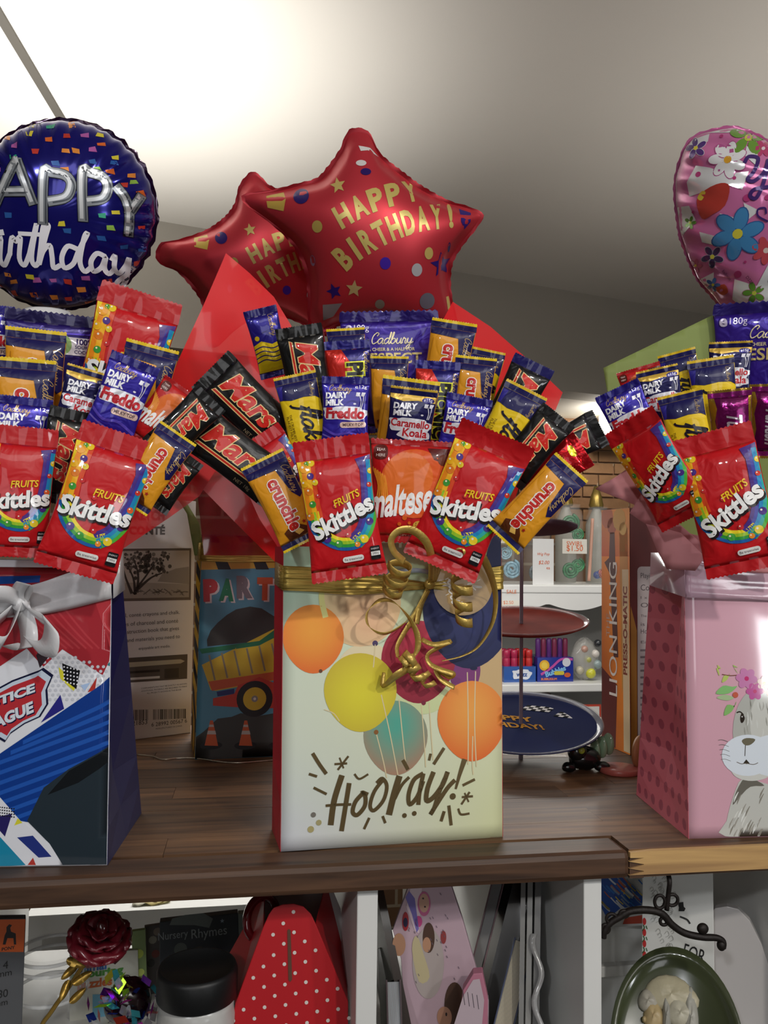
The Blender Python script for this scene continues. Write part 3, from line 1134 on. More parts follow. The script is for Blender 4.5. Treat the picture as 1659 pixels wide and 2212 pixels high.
KINDS['nut'] = (art_nut, 100, 205, 18, 16, 17, '#1b1566', '#1c156e', None, M_FOIL)
KINDS['rose'] = (art_rose, 100, 190, 18, 18, 14, '#7a125f', '#a02a86', '#b8923a', M_SHINE)
KINDS['redfoil'] = (art_redfoil, 100, 180, 20, 18, 15, '#b0101a', '#c01620', None, M_SHINE)
_BUILT = {}


def wrapper(kind, px, py, wpx, ang, d, label, cat, name, ta=8, yaw=0, tilt=0, flop=0.0, group=None, fat=1.0, stretch=1.0, bend=0.0, seal=None):
    artf, w, h, ts, bs, th, body, sealc, edge, material = KINDS[kind]
    sealc = seal or sealc
    fr = facing(px, py, d, ang, yaw, tilt)
    s = wpx * d / FPX / w
    sy = s * stretch
    root = thing(name, label, cat, fr, group=group)
    rs = random.Random(int(px * 7 + py * 13 + ang * 3))
    ph = [rs.uniform(0, 6.28) for _ in range(6)]
    yt, yb = (h / 2 - ts), (-h / 2 + bs)
    yc, hb = (yt + yb) / 2, (yt - yb) / 2
    th = th * fat

    def Hn(x, y):           # in wrapper units
        v = np.clip((y - yc) / hb, -1, 1)
        hw = w / 2 * (1 - .07 * (1 - v * v))
        u = np.clip(x / hw, -1, 1)
        e = np.maximum(1 - np.abs(u) ** 2.4, 0) ** .55 * np.maximum(1 - np.abs(v) ** 3.2, 0) ** .6
        wr = .9 * np.sin(u * 3.1 + v * 2.2 + ph[0]) + .7 * np.sin(v * 7 + u * 2.5 + ph[1]) + .55 * np.sin(u * 8 - v * 3 + ph[2])
        ends = np.abs(v) ** 2 * (1 - np.abs(v) ** 6)
        wr = wr + ends * (1.5 * np.sin(u * 11 + ph[3]) + 1.0 * np.sin(u * 19 + ph[4]))
        return (th * e + wr * np.minimum(e * 1.5, 1) * (.55 if th > 6 else .25)) + bend * (y / h) ** 2 * h

    def H(x, y):
        return Hn(x / s, y / sy) * s

    nx, ny = 22, 30
    V, F = [], []
    us = np.sin(np.linspace(-math.pi / 2, math.pi / 2, nx + 1))
    vv = np.linspace(-1, 1, ny + 1)
    for side in (1, -1):
        for v in vv:
            hw = w / 2 * (1 - .07 * (1 - v * v))
            for u in us:
                x, y = hw * u, yc + hb * v
                z = float(Hn(np.array([x]), np.array([y]))[0])
                zb = bend * (y / h) ** 2 * h
                if side < 0:
                    z = zb - (z - zb) * .6
                V.append((x * s, y * sy, z * s))
    M_ = (nx + 1) * (ny + 1)
    for j in range(ny):
        for i in range(nx):
            q = j * (nx + 1) + i
            F.append((q, q + 1, q + nx + 2, q + nx + 1))
            F.append((M_ + q + nx + 1, M_ + q + nx + 2, M_ + q + 1, M_ + q))
    b = solid('wrapper_body', V, F, material, body, root)
    bm = bmesh.new()
    bm.from_mesh(b.data)
    bmesh.ops.remove_doubles(bm, verts=bm.verts, dist=1e-6)
    bm.to_mesh(b.data)
    bm.free()
    # crimped seals
    for nm, y0, y1, sg in (('top_seal', yt, h / 2, 1), ('bottom_seal', yb, -h / 2, -1)):
        nxs, nys = 36, 6
        V, F, Cc = [], [], []
        for j in range(nys + 1):
            t = j / nys
            for i in range(nxs + 1):
                u = -1 + 2 * i / nxs
                y = y0 + (y1 - y0) * t
                if j == nys:
                    y += sg * (1.1 if i % 2 else -.6)
                x = w / 2 * u * (1 + .01 * math.sin(t * 3 + ph[0]))
                z = bend * (y0 / h) ** 2 * h + .5 * math.sin(t * nys * 3.1) + (flop * 22 * t * t if sg > 0 else flop * 8 * t * t) + 1.2 * t * math.sin(u * 4 + ph[1]) + .5 * math.sin(u * 13 + ph[2])
                V.append((x * s, y * sy, z * s))
        for j in range(nys):
            for i in range(nxs):
                q = j * (nxs + 1) + i
                F.append((q, q + 1, q + nxs + 2, q + nxs + 1) if sg > 0 else (q + nxs + 1, q + nxs + 2, q + 1, q))
                Cc.append(lin(edge) if (edge and j >= nys - 2) else lin(sealc))
        obj(nm, V, F, material, root, True, Cc)
    key = (kind, ta)
    if key not in _BUILT:
        _BUILT[key] = artf(ta).built(5.0)
    xy, ly, F, Cc = _BUILT[key]
    v = (xy[:, 1] - yc) / hb
    hw = w / 2 * (1 - .07 * (1 - np.clip(v, -1, 1) ** 2)) * .975
    X = np.clip(xy[:, 0], -hw, hw)
    Y = np.clip(xy[:, 1], yb + .5, yt - .5)
    Z = Hn(X, Y) + .9 + ly * .10
    obj('wrapper_print', np.column_stack([X * s, Y * sy, Z * s]), F, material, root, True, vcols=Cc)
    return root


POUCH = lambda *a, **k: wrapper('fruit', *a, cat='sweets pouch', name='candy_pouch', **k)
BAR = lambda kind, *a, **k: wrapper(kind, *a, cat='chocolate bar', name='chocolate_bar', **k)

# ---- bouquet in the balloon-print bag (nearest layer first)
G = 'sweets in the middle bouquet'
POUCH(735, 1098, 163, -8, .690, 'red fruit candy pouch hanging over the gold band next to the low honeycomb bar', ta=22, flop=.1, group=G)
POUCH(1012, 1082, 168, 24, .712, 'red fruit candy pouch tilted above the gold ribbon bow', ta=16, flop=.35, group=G)
wrapper('malt', 884, 1062, 176, 3, .722, 'red and orange chocolate ball pouch between the two tilted red candy pouches', ta=9, cat='sweets pouch', name='chocolate_ball_pouch', group=G)
BAR('honey', 1160, 1088, 92, 43, .694, 'gold honeycomb bar sticking out low over the cake stand', group=G, stretch=1.15)
BAR('honey', 612, 1082, 100, -27, .712, 'gold honeycomb bar low beside the tilted candy pouch and party bag', group=G)
POUCH(612, 1018, 100, -34, .738, 'red candy pouch mostly hidden behind the low honeycomb bar', ta=8, group=G)
BAR('dark', 508, 985, 108, -53, .722, 'black caramel bar lying lowest over the red cellophane', group=G, stretch=1.1)
BAR('dark', 538, 880, 112, -46, .745, 'black caramel bar with full red lettering above another black bar', group=G)
BAR('flaky', 657, 902, 92, -13, .742, 'yellow flaky chocolate bar next to the purple milk-topped bar', group=G)
BAR('frog', 746, 893, 104, 1, .735, 'purple milk chocolate bar beside the upright yellow bar', group=G)
BAR('bear', 886, 915, 102, 7, .742, 'navy caramel chocolate bar behind the orange chocolate ball pouch', group=G, tilt=-6)
BAR('frog', 1000, 930, 100, 12, .752, 'purple milk chocolate bar peeking over the bow-side candy pouch', group=G)
BAR('honey', 872, 945, 124, 8, .762, 'gold honeycomb bar directly behind the navy caramel bar', group=G)
BAR('nut', 940, 880, 96, 4, .768, 'red and navy nut bar with black vertical lettering behind purple bars', group=G)
BAR('flaky', 1092, 928, 96, 28, .745, 'yellow flaky bar leaning beside the black bars', group=G)
BAR('dark', 1150, 965, 86, 40, .738, 'black caramel bar leaning beside the yellow flaky bar', group=G)
BAR('redfoil', 1195, 1010, 84, 58, .752, 'crinkled red foil bar under the farthest-leaning black bar', group=G)
BAR('dark', 1218, 962, 84, 64, .768, 'black bar leaning out almost sideways above the red foil bar', group=G)
BAR('honey', 1018, 862, 88, 7, .772, 'gold honeycomb bar with a glare spot behind the yellow bar', group=G)
BAR('dark', 1112, 868, 92, 27, .778, 'black bar with blue foil end against the red cellophane corner', group=G, seal='#161258')
BAR('dark', 662, 808, 100, -10, .775, 'black bar with crinkled end high behind the yellow bar', group=G)
BAR('nut', 756, 838, 98, -4, .785, 'red and navy nut bar tucked under the purple block', group=G)
BAR('honey', 840, 855, 82, 1, .790, 'gold honeycomb bar standing before the purple block lettering', group=G)
BAR('honey', 965, 795, 98, 10, .798, 'gold honeycomb bar overlapping the purple block corner', group=G)
BAR('flaky', 1036, 835, 78, 13, .800, 'navy-topped flaky bar behind the honeycomb bars', group=G)
BAR('honey', 752, 795, 82, -4, .806, 'gold honeycomb bar at the purple block lower corner', group=G)
BAR('flow', 580, 740, 72, -15, .800, 'dark purple and yellow bar rising highest against the red cellophane', group=G)
wrapper('block', 842, 806, 210, -1, .830, 'wide purple chocolate block under the red star balloon', cat='chocolate block', name='chocolate_block', group=G)

# ---- bouquet in the blue comic bag
G = 'sweets in the blue bag bouquet'
POUCH(36, 1062, 150, 4, .660, 'red fruit candy pouch cut off by the picture edge above the white bow', ta=8, group=G)
POUCH(212, 1085, 170, 18, .655, 'red fruit candy pouch hanging over the white ribbon band', ta=4, group=G)
BAR('honey', 332, 1012, 92, 34, .672, 'gold honeycomb bar sticking out beside the white-band candy pouch', group=G)
BAR('dark', 132, 985, 84, 11, .690, 'black caramel bar upright between two red candy pouches', group=G, stretch=1.2)
BAR('frog', 262, 862, 106, 20, .686, 'purple milk chocolate bar leaning behind the white-band candy pouch', group=G, stretch=1.15)
BAR('bear', 178, 868, 96, 14, .706, 'navy caramel bar beside the leaning purple bar', group=G)
BAR('frog', 46, 945, 116, 4, .694, 'purple milk chocolate bar just over the picture-edge candy pouch', group=G)
BAR('honey', 52, 905, 126, 1, .712, 'gold honeycomb bar under another honeycomb bar near the cocoa block', group=G)
BAR('dark', 398, 918, 82, 44, .690, 'black bar leaning across the red cellophane near the honeycomb bar', group=G)
BAR('dark', 372, 1040, 66, 36, .705, 'black bar almost hidden behind the outer honeycomb bar', group=G)
wrapper('malt', 362, 905, 118, 36, .706, 'red chocolate ball pouch leaning against the red cellophane', ta=6, cat='sweets pouch', name='chocolate_ball_pouch', group=G)
BAR('honey', 306, 858, 112, 12, .722, 'navy-topped honeycomb bar behind the leaning purple bar', group=G)
BAR('honey', 74, 838, 122, 2, .730, 'gold honeycomb bar standing before the cocoa-label block', group=G)
BAR('frog', -22, 735, 100, 0, .735, 'purple bar cut off at the picture edge below the blue balloon', group=G)
POUCH(268, 790, 172, 14, .742, 'red fruit candy pouch standing highest beneath the blue balloon', ta=6, flop=-.1, group=G)
wrapper('cocoa', 112, 796, 190, 2, .748, 'dark purple chocolate block with green cocoa badge', cat='chocolate block', name='chocolate_block', group=G)

# ---- bouquet in the pink rabbit bag
G = 'sweets in the pink bag bouquet'
POUCH(1574, 1082, 166, -14, .722, 'red fruit candy pouch hanging over the pink ribbon', ta=28, group=G)
POUCH(1420, 1015, 132, -30, .748, 'red fruit candy pouch turned sideways over pink tissue', ta=28, yaw=-25, group=G)
BAR('flaky', 1488, 940, 92, -12, .762, 'yellow flaky bar between two red candy pouches', group=G)
BAR('rose', 1580, 925, 88, -3, .762, 'magenta and gold delight bar beside the yellow flaky bar', group=G)
BAR('rose', 1662, 910, 84, 2, .775, 'magenta bar in gold foil at the picture edge', group=G)
BAR('frog', 1362, 905, 98, -24, .772, 'dark purple bar poking out beyond the sideways candy pouch', group=G)
BAR('bear', 1430, 860, 88, -10, .785, 'navy caramel bar low against the green paper', group=G)
BAR('flaky', 1545, 872, 96, -6, .785, 'yellow flaky bar laid over the navy caramel bar', group=G, yaw=10)
wrapper('malt', 1392, 850, 92, -14, .800, 'red pouch edge showing against the green paper', ta=6, cat='sweets pouch', name='chocolate_ball_pouch', group=G)
BAR('flaky', 1478, 838, 78, -12, .800, 'navy-topped flaky bar before the green paper', group=G)
BAR('bear', 1576, 805, 88, 2, .805, 'navy caramel bar beside the purple block lettering', group=G)
wrapper('block', 1664, 800, 236, 2, .825, 'purple chocolate block beneath the flowery heart balloon', cat='chocolate block', name='chocolate_block', group=G)

# ================================================================== gift bags
def bag(name, label, bl, br, tl, tr, back_bottom, back_top, side, front_mat, side_mat, side_color, front_color, width=None, bulge=.003):
    """bl, br, tl, tr: pixels of the front panel; back_bottom / back_top: pixels of the seen rear side edge."""
    P0, P1 = onz(*bl, ZS), onz(*br, ZS)
    if side == 'R':                       # anchor at the seen corner
        fr = Frame(P1, P1 - P0, (0, 0, 1))
    else:
        fr = Frame(P0, P1 - P0, (0, 0, 1))
    root = thing(name, label, 'gift bag', fr)
    if side == 'R':
        xr = 0.0
        xl = -width if width else fr.loc(*bl)[0]
    else:
        xl = 0.0
        xr = width if width else fr.loc(*br)[0]
    TLl, TRl = fr.loc(*tl), fr.loc(*tr)
    hgt = (TLl[1] + TRl[1]) / 2
    if width:
        TLl = (xl - 0.0, TRl[1]) if side == 'R' else TLl
        TRl = (xr, TLl[1]) if side == 'L' else TRl
    bb = fr.inv(onz(*back_bottom, ZS))
    # side plane: vertical, through the seen front and rear bottom corners
    c0 = fr.world(xr if side == 'R' else xl, 0)
    c1 = onz(*back_bottom, ZS)
    sf = Frame(c0, (c1 - c0) * (1, 1, 0), (0, 0, 1))
    bt = sf.loc(*back_top)
    Db = np.linalg.norm(c1 - c0)
    Dt = min(max(abs(bt[0]), .02), Db)
    dirz = fr.inv(c1)                   # rear direction in bag coordinates
    dx, dz = dirz[0] / Db, dirz[2] / Db

    def Hf(x, y):
        u = np.clip((x - xl) / (xr - xl), 0, 1)
        v = np.clip(y / hgt, 0, 1)
        return bulge * np.sin(math.pi * u) * np.sin(math.pi * v)
    nx, ny = 16, 20
    V, F = [], []
    for j in range(ny + 1):
        v = j / ny
        for i in range(nx + 1):
            u = i / nx
            x = (xl + (xr - xl) * u) * (1 - v) + (TLl[0] + (TRl[0] - TLl[0]) * u) * v
            y = (TLl[1] * (1 - u) + TRl[1] * u) * v
            V.append((x, y, float(Hf(np.array([x]), np.array([y]))[0])))
    for j in range(ny):
        for i in range(nx):
            q = j * (nx + 1) + i
            F.append((q, q + 1, q + nx + 2, q + nx + 1))
    pts = np.array(V)
    if callable(front_color):
        vc = front_color(pts[:, 0], pts[:, 1])
        o = obj('front_panel', V, F, front_mat, root, True, vcols=vc)
    else:
        o = solid('front_panel', V, F, front_mat, front_color, root)
    md = o.modifiers.new('thickness', 'SOLIDIFY')
    md.thickness = .0006
    md.offset = -1
    # sides with a gusset fold
    for sd, xb, xt in (('L', xl, TLl[0]), ('R', xr, TRl[0])):
        yt = TLl[1] if sd == 'L' else TRl[1]
        inw = 1 if sd == 'L' else -1
        if sd == side:
            ddx = dx
        else:
            ddx = dx
        V = []
        for v in (0, .12, .25, .5, .75, 1.0):
            D = Db * (1 - v) + Dt * v
            x = xb * (1 - v) + xt * v
            pinch = inw * (.004 if v < .2 else .007 + .012 * v)
            V += [(x, yt * v, 0), (x + ddx * D / 2 + pinch * (1 if v > .05 else 0), yt * v, dz * D / 2), (x + ddx * D, yt * v * (1 if v < 1 else 1), dz * D)]
        F = []
        for j in range(5):
            for i in range(2):
                q = j * 3 + i
                F.append((q, q + 1, q + 4, q + 3))
        o = solid('side_panel', V, F, side_mat, side_color, root, smooth=False)
        md = o.modifiers.new('thickness', 'SOLIDIFY')
        md.thickness = .0005
        md.offset = 0
    V = [(xl + dx * Db, 0, dz * Db), (xr + dx * Db, 0, dz * Db), (TRl[0] + dx * Dt, TRl[1], dz * Dt), (TLl[0] + dx * Dt, TLl[1], dz * Dt)]
    o = solid('back_panel', V, [(0, 3, 2, 1)], side_mat, side_color, root, smooth=False)
    o.modifiers.new('thickness', 'SOLIDIFY').thickness = .0005
    V = [(xl, .0008, 0), (xr, .0008, 0), (xr + dx * Db, .0008, dz * Db), (xl + dx * Db, .0008, dz * Db)]
    o = solid('base_panel', V, [(0, 1, 2, 3)], side_mat, side_color, root, smooth=False)
    o.modifiers.new('thickness', 'SOLIDIFY').thickness = .0005
    return dict(root=root, fr=fr, sf=sf, H=Hf, xl=xl, xr=xr, h=hgt, TL=TLl, TR=TRl, dx=dx, dz=dz, Db=Db, Dt=Dt)


def pxart(fr):
    """Print given in pixels of the picture, brought into a surface's own plane."""
    class A(Art):
        def P(self, pts, color, layer=None, smooth=0):
            return self.poly(fr.locs(pts), color, layer, smooth)

        def D(self, px, py, rx, color, layer=None, ry=None, ang=0, n=28, grad=None):
            x, y = fr.loc(px, py)
            k = abs(fr.loc(px + 1, py)[0] - x) if True else 1
            if grad:
                color = radial(x + grad[2] * rx * k, y + grad[3] * rx * k, rx * k * 1.25, grad[0], grad[1], (ry or rx) * k * 1.25)
            return self.disc(x, y, rx * k, color, layer, (ry or rx) * k, ang, n)

        def S(self, pts, w, color, layer=None):
            q = fr.locs(pts)
            k = np.hypot(*(np.array(fr.loc(pts[0][0] + 1, pts[0][1])) - np.array(q[0])))
            w = w * k if np.isscalar(w) else [a * k for a in w]
            return self.stroke(q, w, color, layer)

        def T(self, s, px, py, w, color, layer=None, h=None, ang=0, **kw):
            x, y = fr.loc(px, py)
            k = np.hypot(*(np.array(fr.loc(px + 1, py)) - np.array((x, y))))
            return self.text(s, x, y, w * k, color, layer, ang=ang, h=None if h is None else h * k, **kw)

        def W(self, s, px, py, w, color, layer=None, ang=0, h=None, **kw):
            x, y = fr.loc(px, py)
            k = np.hypot(*(np.array(fr.loc(px + 1, py)) - np.array((x, y))))
            return self.script(s, x, y, w * k, color, layer, ang=ang, h=None if h is None else h * k, **kw)

        def X(self, px, py, r, color, layer=None, ang=0, **kw):
            x, y = fr.loc(px, py)
            k = np.hypot(*(np.array(fr.loc(px + 1, py)) - np.array((x, y))))
            return self.star(x, y, r * k, color, layer, ang, **kw)
    return A()


# ---- middle bag: balloons in print, gold lettering
def cream(x, y):
    a, b, c, d = (np.array(lin(q)) for q in ('#cfd0d8', '#d3d6a8', '#b9dcc0', '#d5dfa0'))
    u, v = np.clip(x / .2, 0, 1)[:, None], np.clip(y / .26, 0, 1)[:, None]
    m = np.array(lin('#dcdfc6'))
    q = (a * (1 - u) + b * u) * (1 - v) + (c * (1 - u) + d * u) * v
    w = (4 * v * (1 - v)) ** 2 * .6
    return q * (1 - w) + m * w


BM = bag('gift_bag', 'cream gift bag printed with colourful balloons and a gold cheer, tied with gold ribbon', (606, 1840), (1086, 1808), (612, 1180), (1083, 1186), (588, 1792), (600, 1178), 'L',
         M_PAPER, M_PAPER, '#b3202c', cream)
f = BM['fr']
a = pxart(f)
a.D(1084, 1440, 58, '#c9ab7c', 1, ry=80)
a.D(790, 1440, 60, '#e2d4ae', 1, ry=50)
a.D(778, 1302, 88, None, 2, ry=92, grad=('#e6b890', '#e2cf9a', .2, -.4))
a.S([(700, 1250), (694, 1290), (702, 1330)], 12, '#dcd98a', 3)
a.D(908, 1500, 62, '#cdd7a2', 2, ry=40)
a.D(1003, 1448, 34, '#7c3a74', 2, ry=46)
def egg(px, py, rx, ry, cin, cout, layer, tip=.12, gx=0, gy=.25):
    P = []
    for k in range(40):
        t = 2 * math.pi * k / 40
        x, y = math.cos(t), math.sin(t)
        if y > 0:
            x *= 1 - tip * 1.6 * y ** 2 * (1 - y * .3)
            y *= 1 + tip
        P.append((px + rx * x, py + ry * y))
    x, y = f.loc(px, py)
    kk = abs(f.loc(px + 1, py)[0] - x)
    a.poly(f.locs(P), radial(x + gx * rx * kk, y + gy * ry * kk, rx * kk * 1.3, cin, cout, ry * kk * 1.3), layer)


egg(676, 1376, 66, 70, '#f0a23c', '#e4702c', 3)
a.D(692, 1449, 4, '#6a3f28', 4)
egg(853, 1588, 69, 76, '#4da894', '#a8836a', 3, gy=.3)
egg(902, 1424, 80, 84, '#b93049', '#8c1f34', 4)
egg(1012, 1318, 100, 112, '#2a3268', '#1a2048', 5, gx=.1)
a.D(1080, 1215, 30, '#1f2755', 4, ry=60)
a.P([(1040, 1186), (1083, 1187), (1084, 1215), (1060, 1196)], '#b7c24a', 3)
egg(777, 1490, 78, 80, '#dfd433', '#c4ac36', 6, gy=-.1)
a.D(811, 1580, 5, '#8a5a2a', 7)
egg(1018, 1552, 75, 82, '#efa44c', '#e26a2c', 6)
a.D(809, 1389, 6, '#4a3a62', 4)
a.D(913, 1517, 5, '#7a2038', 5)
a.D(1022, 1443, 8, '#161c42', 6, ry=4)
for pts in ([(809, 1392), (806, 1430), (805, 1440)], [(812, 1586), (826, 1640), (834, 1678)], [(822, 1500), (840, 1580), (858, 1672)], [(860, 1510), (868, 1590), (876, 1660)], [(908, 1520), (914, 1590), (918, 1655)],
            [(925, 1516), (930, 1590), (934, 1640)], [(1008, 1452), (1010, 1560), (1010, 1650)], [(1026, 1450), (1024, 1560), (1028, 1655)], [(1020, 1590), (1019, 1640), (1021, 1672)], [(700, 1532), (720, 1540), (732, 1556)]):
    a.S(pts, 2.2, '#d9c9a0', 8)
_b = a.built(.008)
XY = _b[0]
XY[:, 0] = np.clip(XY[:, 0], .0005 + BM['TL'][0] * XY[:, 1] / BM['h'], BM['xr'] - .0005 + (BM['TR'][0] - BM['xr']) * XY[:, 1] / BM['h'])
lay('balloon_print', None, BM['H'], M_PAPER, BM['root'], built=_b, gap=.00003)


def c2(*p):
    return [(580 + x / 3.072, 1480 + y / 3.072) for x, y in p]


a = pxart(f)
GD = '#7c6947'
for pts, w in ((c2((482, 605), (435, 760), (413, 915)), 11), (c2((532, 655), (505, 830), (485, 957)), 9), (c2((383, 797), (460, 790), (542, 788)), 5),
               (c2((625, 712), (575, 770), (557, 838), (588, 858), (636, 800), (640, 735), (618, 708), (650, 720)), 8), (c2((760, 620), (700, 700), (672, 795), (698, 828), (760, 760), (782, 665), (752, 615), (720, 640)), 7),
               (c2((862, 610), (830, 720), (800, 845)), 12), (c2((838, 745), (880, 660), (925, 610)), 6), (c2((1015, 585), (960, 625), (927, 720), (935, 788), (985, 735), (1020, 640)), 8), (c2((1022, 590), (1000, 700), (992, 782)), 8),
               (c2((1088, 580), (1052, 680), (1046, 762), (1092, 740), (1150, 660), (1182, 580)), 9), (c2((1182, 580), (1130, 705), (1098, 810), (1072, 855), (1112, 790), (1180, 685), (1228, 632)), 8), (c2((1295, 498), (1265, 590), (1240, 682)), [10, 4]),
               (c2((295, 455), (335, 520), (378, 580)), 7), (c2((272, 588), (316, 602)), 5), (c2((303, 680), (380, 718)), 5), (c2((570, 588), (600, 618), (655, 588)), 4), (c2((890, 498), (918, 550)), 7), (c2((1070, 455), (1062, 490)), 5),
               (c2((1157, 418), (1095, 515)), 6), (c2((1362, 625), (1290, 660)), 5), (c2((1258, 820), (1275, 855), (1328, 850)), 4), (c2((1162, 840), (1145, 895)), 6), (c2((1195, 802), (1210, 922)), 6), (c2((665, 882), (635, 948)), 5), (c2((757, 870), (772, 908)), 5),
               (c2((440, 520), (515, 515)), 4), (c2((525, 470), (460, 555)), 4), (c2((470, 480), (495, 545)), 3), (c2((1285, 740), (1350, 735)), 4), (c2((1330, 710), (1280, 785)), 4), (c2((1300, 715), (1325, 770)), 3)):
    a.S(pts, w * 1.12 if np.isscalar(w) else [q * 1.12 for q in w], GD, 10)
for (x, y), r, c in ((c2((1220, 735))[0], 6.5, GD), (c2((900, 862))[0], 5, GD), (c2((965, 848))[0], 5, GD), (c2((297, 858))[0], 5.5, '#a09a90'), (c2((333, 910))[0], 6, '#e0d49a'), (c2((280, 955))[0], 7, '#e6d898')):
    a.D(x, y, r, c, 10)
lay('lettering', a, BM['H'], M_MIRROR, BM['root'], step=.008, gap=.00003)

# light blue satin handle lying along the rim
p = [f.world(*f.loc(x, y), .004) for x, y in ((790, 1238), (840, 1236), (900, 1232), (935, 1240))]
strip('handle', [f.inv(q) for q in p], (0, 1, 0), .0042, mat('pale_satin', '#b9cad6', rough=.45, sheen=.3, bump=.2, bscale=900), BM['root'])

# ---- gold ribbon with its bow
rb = thing('gift_ribbon', 'gold ribbon band and curled bow tied round the balloon-print bag', 'ribbon', f)


def L3(px, py, z):
    q = f.loc(px, py)
    # keep the picture position while standing off the bag
    w = f.world(*q)
    w = w + unit(CAM - w) * z
    return f.inv(w)


def c1(*p, z=.01):
    return [L3(580 + q[0] / 3.072, 1140 + q[1] / 3.072, (q[2] if len(q) > 2 else z) + (.036 * min(max((340 - q[1]) / 150, 0), 1)) ) for q in p]


def band(name, top, bot, z, parent, material, n=5, frm=None, color=None, fold=.0012):
    V, F = [], []
    T, B = catmull(top, 4), catmull(bot, 4)
    m = len(T)
    for i in range(m):
        for k in range(n + 1):
            t = k / n
            V.append(T[i] * (1 - t) + B[i] * t + np.array((0, 0, z + fold * math.sin(k * 2.3 + i * .25))))
    for i in range(m - 1):
        for k in range(n):
            q = i * (n + 1) + k
            F.append((q, q + 1, q + n + 2, q + n + 1))
    o = obj(name, V, F, material, parent, True, cols=None if color is None else [lin(color)] * len(F))
    o.modifiers.new('thickness', 'SOLIDIFY').thickness = .0004
    return o


def FL(frm, pts, z=0.0):
    return [np.array((*frm.loc(*p), z)) for p in pts]


M_GOLDB = mat('gold_band', '#b59a4c', rough=0.38, metal=0.6, bump=0.8, bscale=45, stretch=(.25, 9, 1))
band('band', FL(f, [(611, 1222), (680, 1226), (760, 1236), (850, 1248), (926, 1258)]), FL(f, [(611, 1275), (680, 1278), (760, 1284), (850, 1278), (926, 1272)]), .004, rb, M_GOLDB, n=8)
band('band', FL(f, [(930, 1258), (985, 1248), (1040, 1230), (1084, 1222)]), FL(f, [(930, 1272), (985, 1276), (1040, 1276), (1084, 1272)]), .004, rb, M_GOLDB, n=8)
q0, q1 = f.loc(611, 1222), f.loc(611, 1275)
zz = BM['Dt'] * .8
o = obj('band', [(q0[0] - .0006, q0[1], .004), (q0[0] - .001 + BM['dx'] * zz, q0[1] + .003, BM['dz'] * zz), (q1[0] - .002 + BM['dx'] * zz, q1[1] + .004, BM['dz'] * zz), (q1[0] - .0006, q1[1], .004)], [(0, 1, 2, 3)], M_GOLDB, rb)
o.modifiers.new('thickness', 'SOLIDIFY').thickness = .0006
RW = .0072
WZ = np.array((.35, .25, .9))
strip('loop', c1((1080, 370, .012), (1085, 230, .022), (1050, 100, .034), (960, 20, .040), (870, 20, .042), (815, 80, .040), (835, 160, .034), (905, 225, .030)), 'auto', RW, M_GOLD, rb)
strip('loop', c1((1090, 360, .012), (1110, 220, .02), (1160, 80, .03), (1240, 20, .034), (1340, 90, .034), (1440, 230, .032), (1505, 430, .028), (1490, 620, .022), (1400, 780, .016), (1290, 850, .012), (1150, 885, .012)),
      [(1, .1, .2), (1, .2, .2), (.6, .6, .5), (.1, 1, .4), (.7, .6, .4), (.8, .4, .6), (.6, .1, .9), (.4, -.2, .9), (.3, -.4, .9), (.2, -.5, .9), (.1, -.5, .9)], [RW, RW, RW, RW, RW, RW, .006, .005, .0032, .002, .0012], M_GOLD, rb)
strip('loop', c1((1095, 350, .012), (1150, 215, .022), (1220, 135, .032), (1285, 122, .036), (1312, 175, .036), (1260, 265, .032)), 'auto', RW, M_GOLD, rb)
strip('loop', c1((1050, 420, .010), (960, 570, .012), (870, 660, .02), (760, 705, .024), (665, 655, .028), (655, 560, .028), (730, 485, .026), (830, 490, .022), (930, 590, .020), (985, 700, .018), (990, 800, .016), (950, 880, .014)),
      [(.6, .6, .4), (.5, .6, .5), (.3, .7, .7), (0, .5, .9), (-.5, .3, .8), (-.5, -.1, .9), (-.1, -.5, .9), (.3, -.5, .8), (.7, -.3, .6), (.9, 0, .5), (.9, .2, .4), (.6, .6, .4)], [.0056] * 12, M_GOLD, rb)


def ringlet(p0, p1, rad, turns, width, z, end=1.0):
    A, B = (np.array(c1((*p, z))[0]) for p in (p0, p1))
    ax = unit(B - A)
    s = unit(np.cross(ax, (0, 0, 1.0)))
    t = np.cross(s, ax)
    n = int(turns * 10)
    P = []
    for i in range(n + 1):
        k = i / n
        an = 2 * math.pi * turns * k
        r = rad * (1 + .12 * math.sin(k * 5)) * (1 - (1 - end) * k)
        P.append(A + (B - A) * k + s * r * math.cos(an) + t * r * math.sin(an))
    strip('curl', P, ax, width, M_GOLD, rb, sub=2)


ringlet((870, 235), (820, 430), .0105, 2.6, .0085, .030)
ringlet((1275, 260), (1300, 650), .0086, 3.6, .0085, .032)
ringlet((905, 850), (1010, 1010), .0065, 2.6, .006, .020)
ringlet((940, 860), (905, 900), .0075, 1.3, .006, .024)
ringlet((1010, 960), (1080, 1050), .006, 1.5, .005, .016)
strip('tail', c1((1060, 410, .010), (980, 570, .010), (900, 700, .011), (855, 790, .012), (860, 860, .012)), 'auto', [.007, .0065, .006, .005, .004], M_GOLD, rb)
strip('tail', c1((1055, 410, .008), (1010, 520, .009), (985, 640, .010)), 'auto', [.004, .007, .006], M_GOLD, rb)
strip('tail', c1((950, 870, .012), (930, 930, .022), (850, 980, .026), (760, 1050, .014), (765, 960, .010)), 'auto', [.005, .008, .009, .005, .003], M_GOLD, rb)
strip('tail', c1((1015, 740, .010), (1100, 775, .018), (1210, 755, .022), (1160, 780, .018), (1060, 840, .014), (1070, 900, .014), (1140, 940, .020), (1230, 970, .022), (1200, 990, .016), (1110, 940, .012), (1150, 1010, .014), (1235, 1060, .016)), 'auto', .0050, M_GOLD, rb)
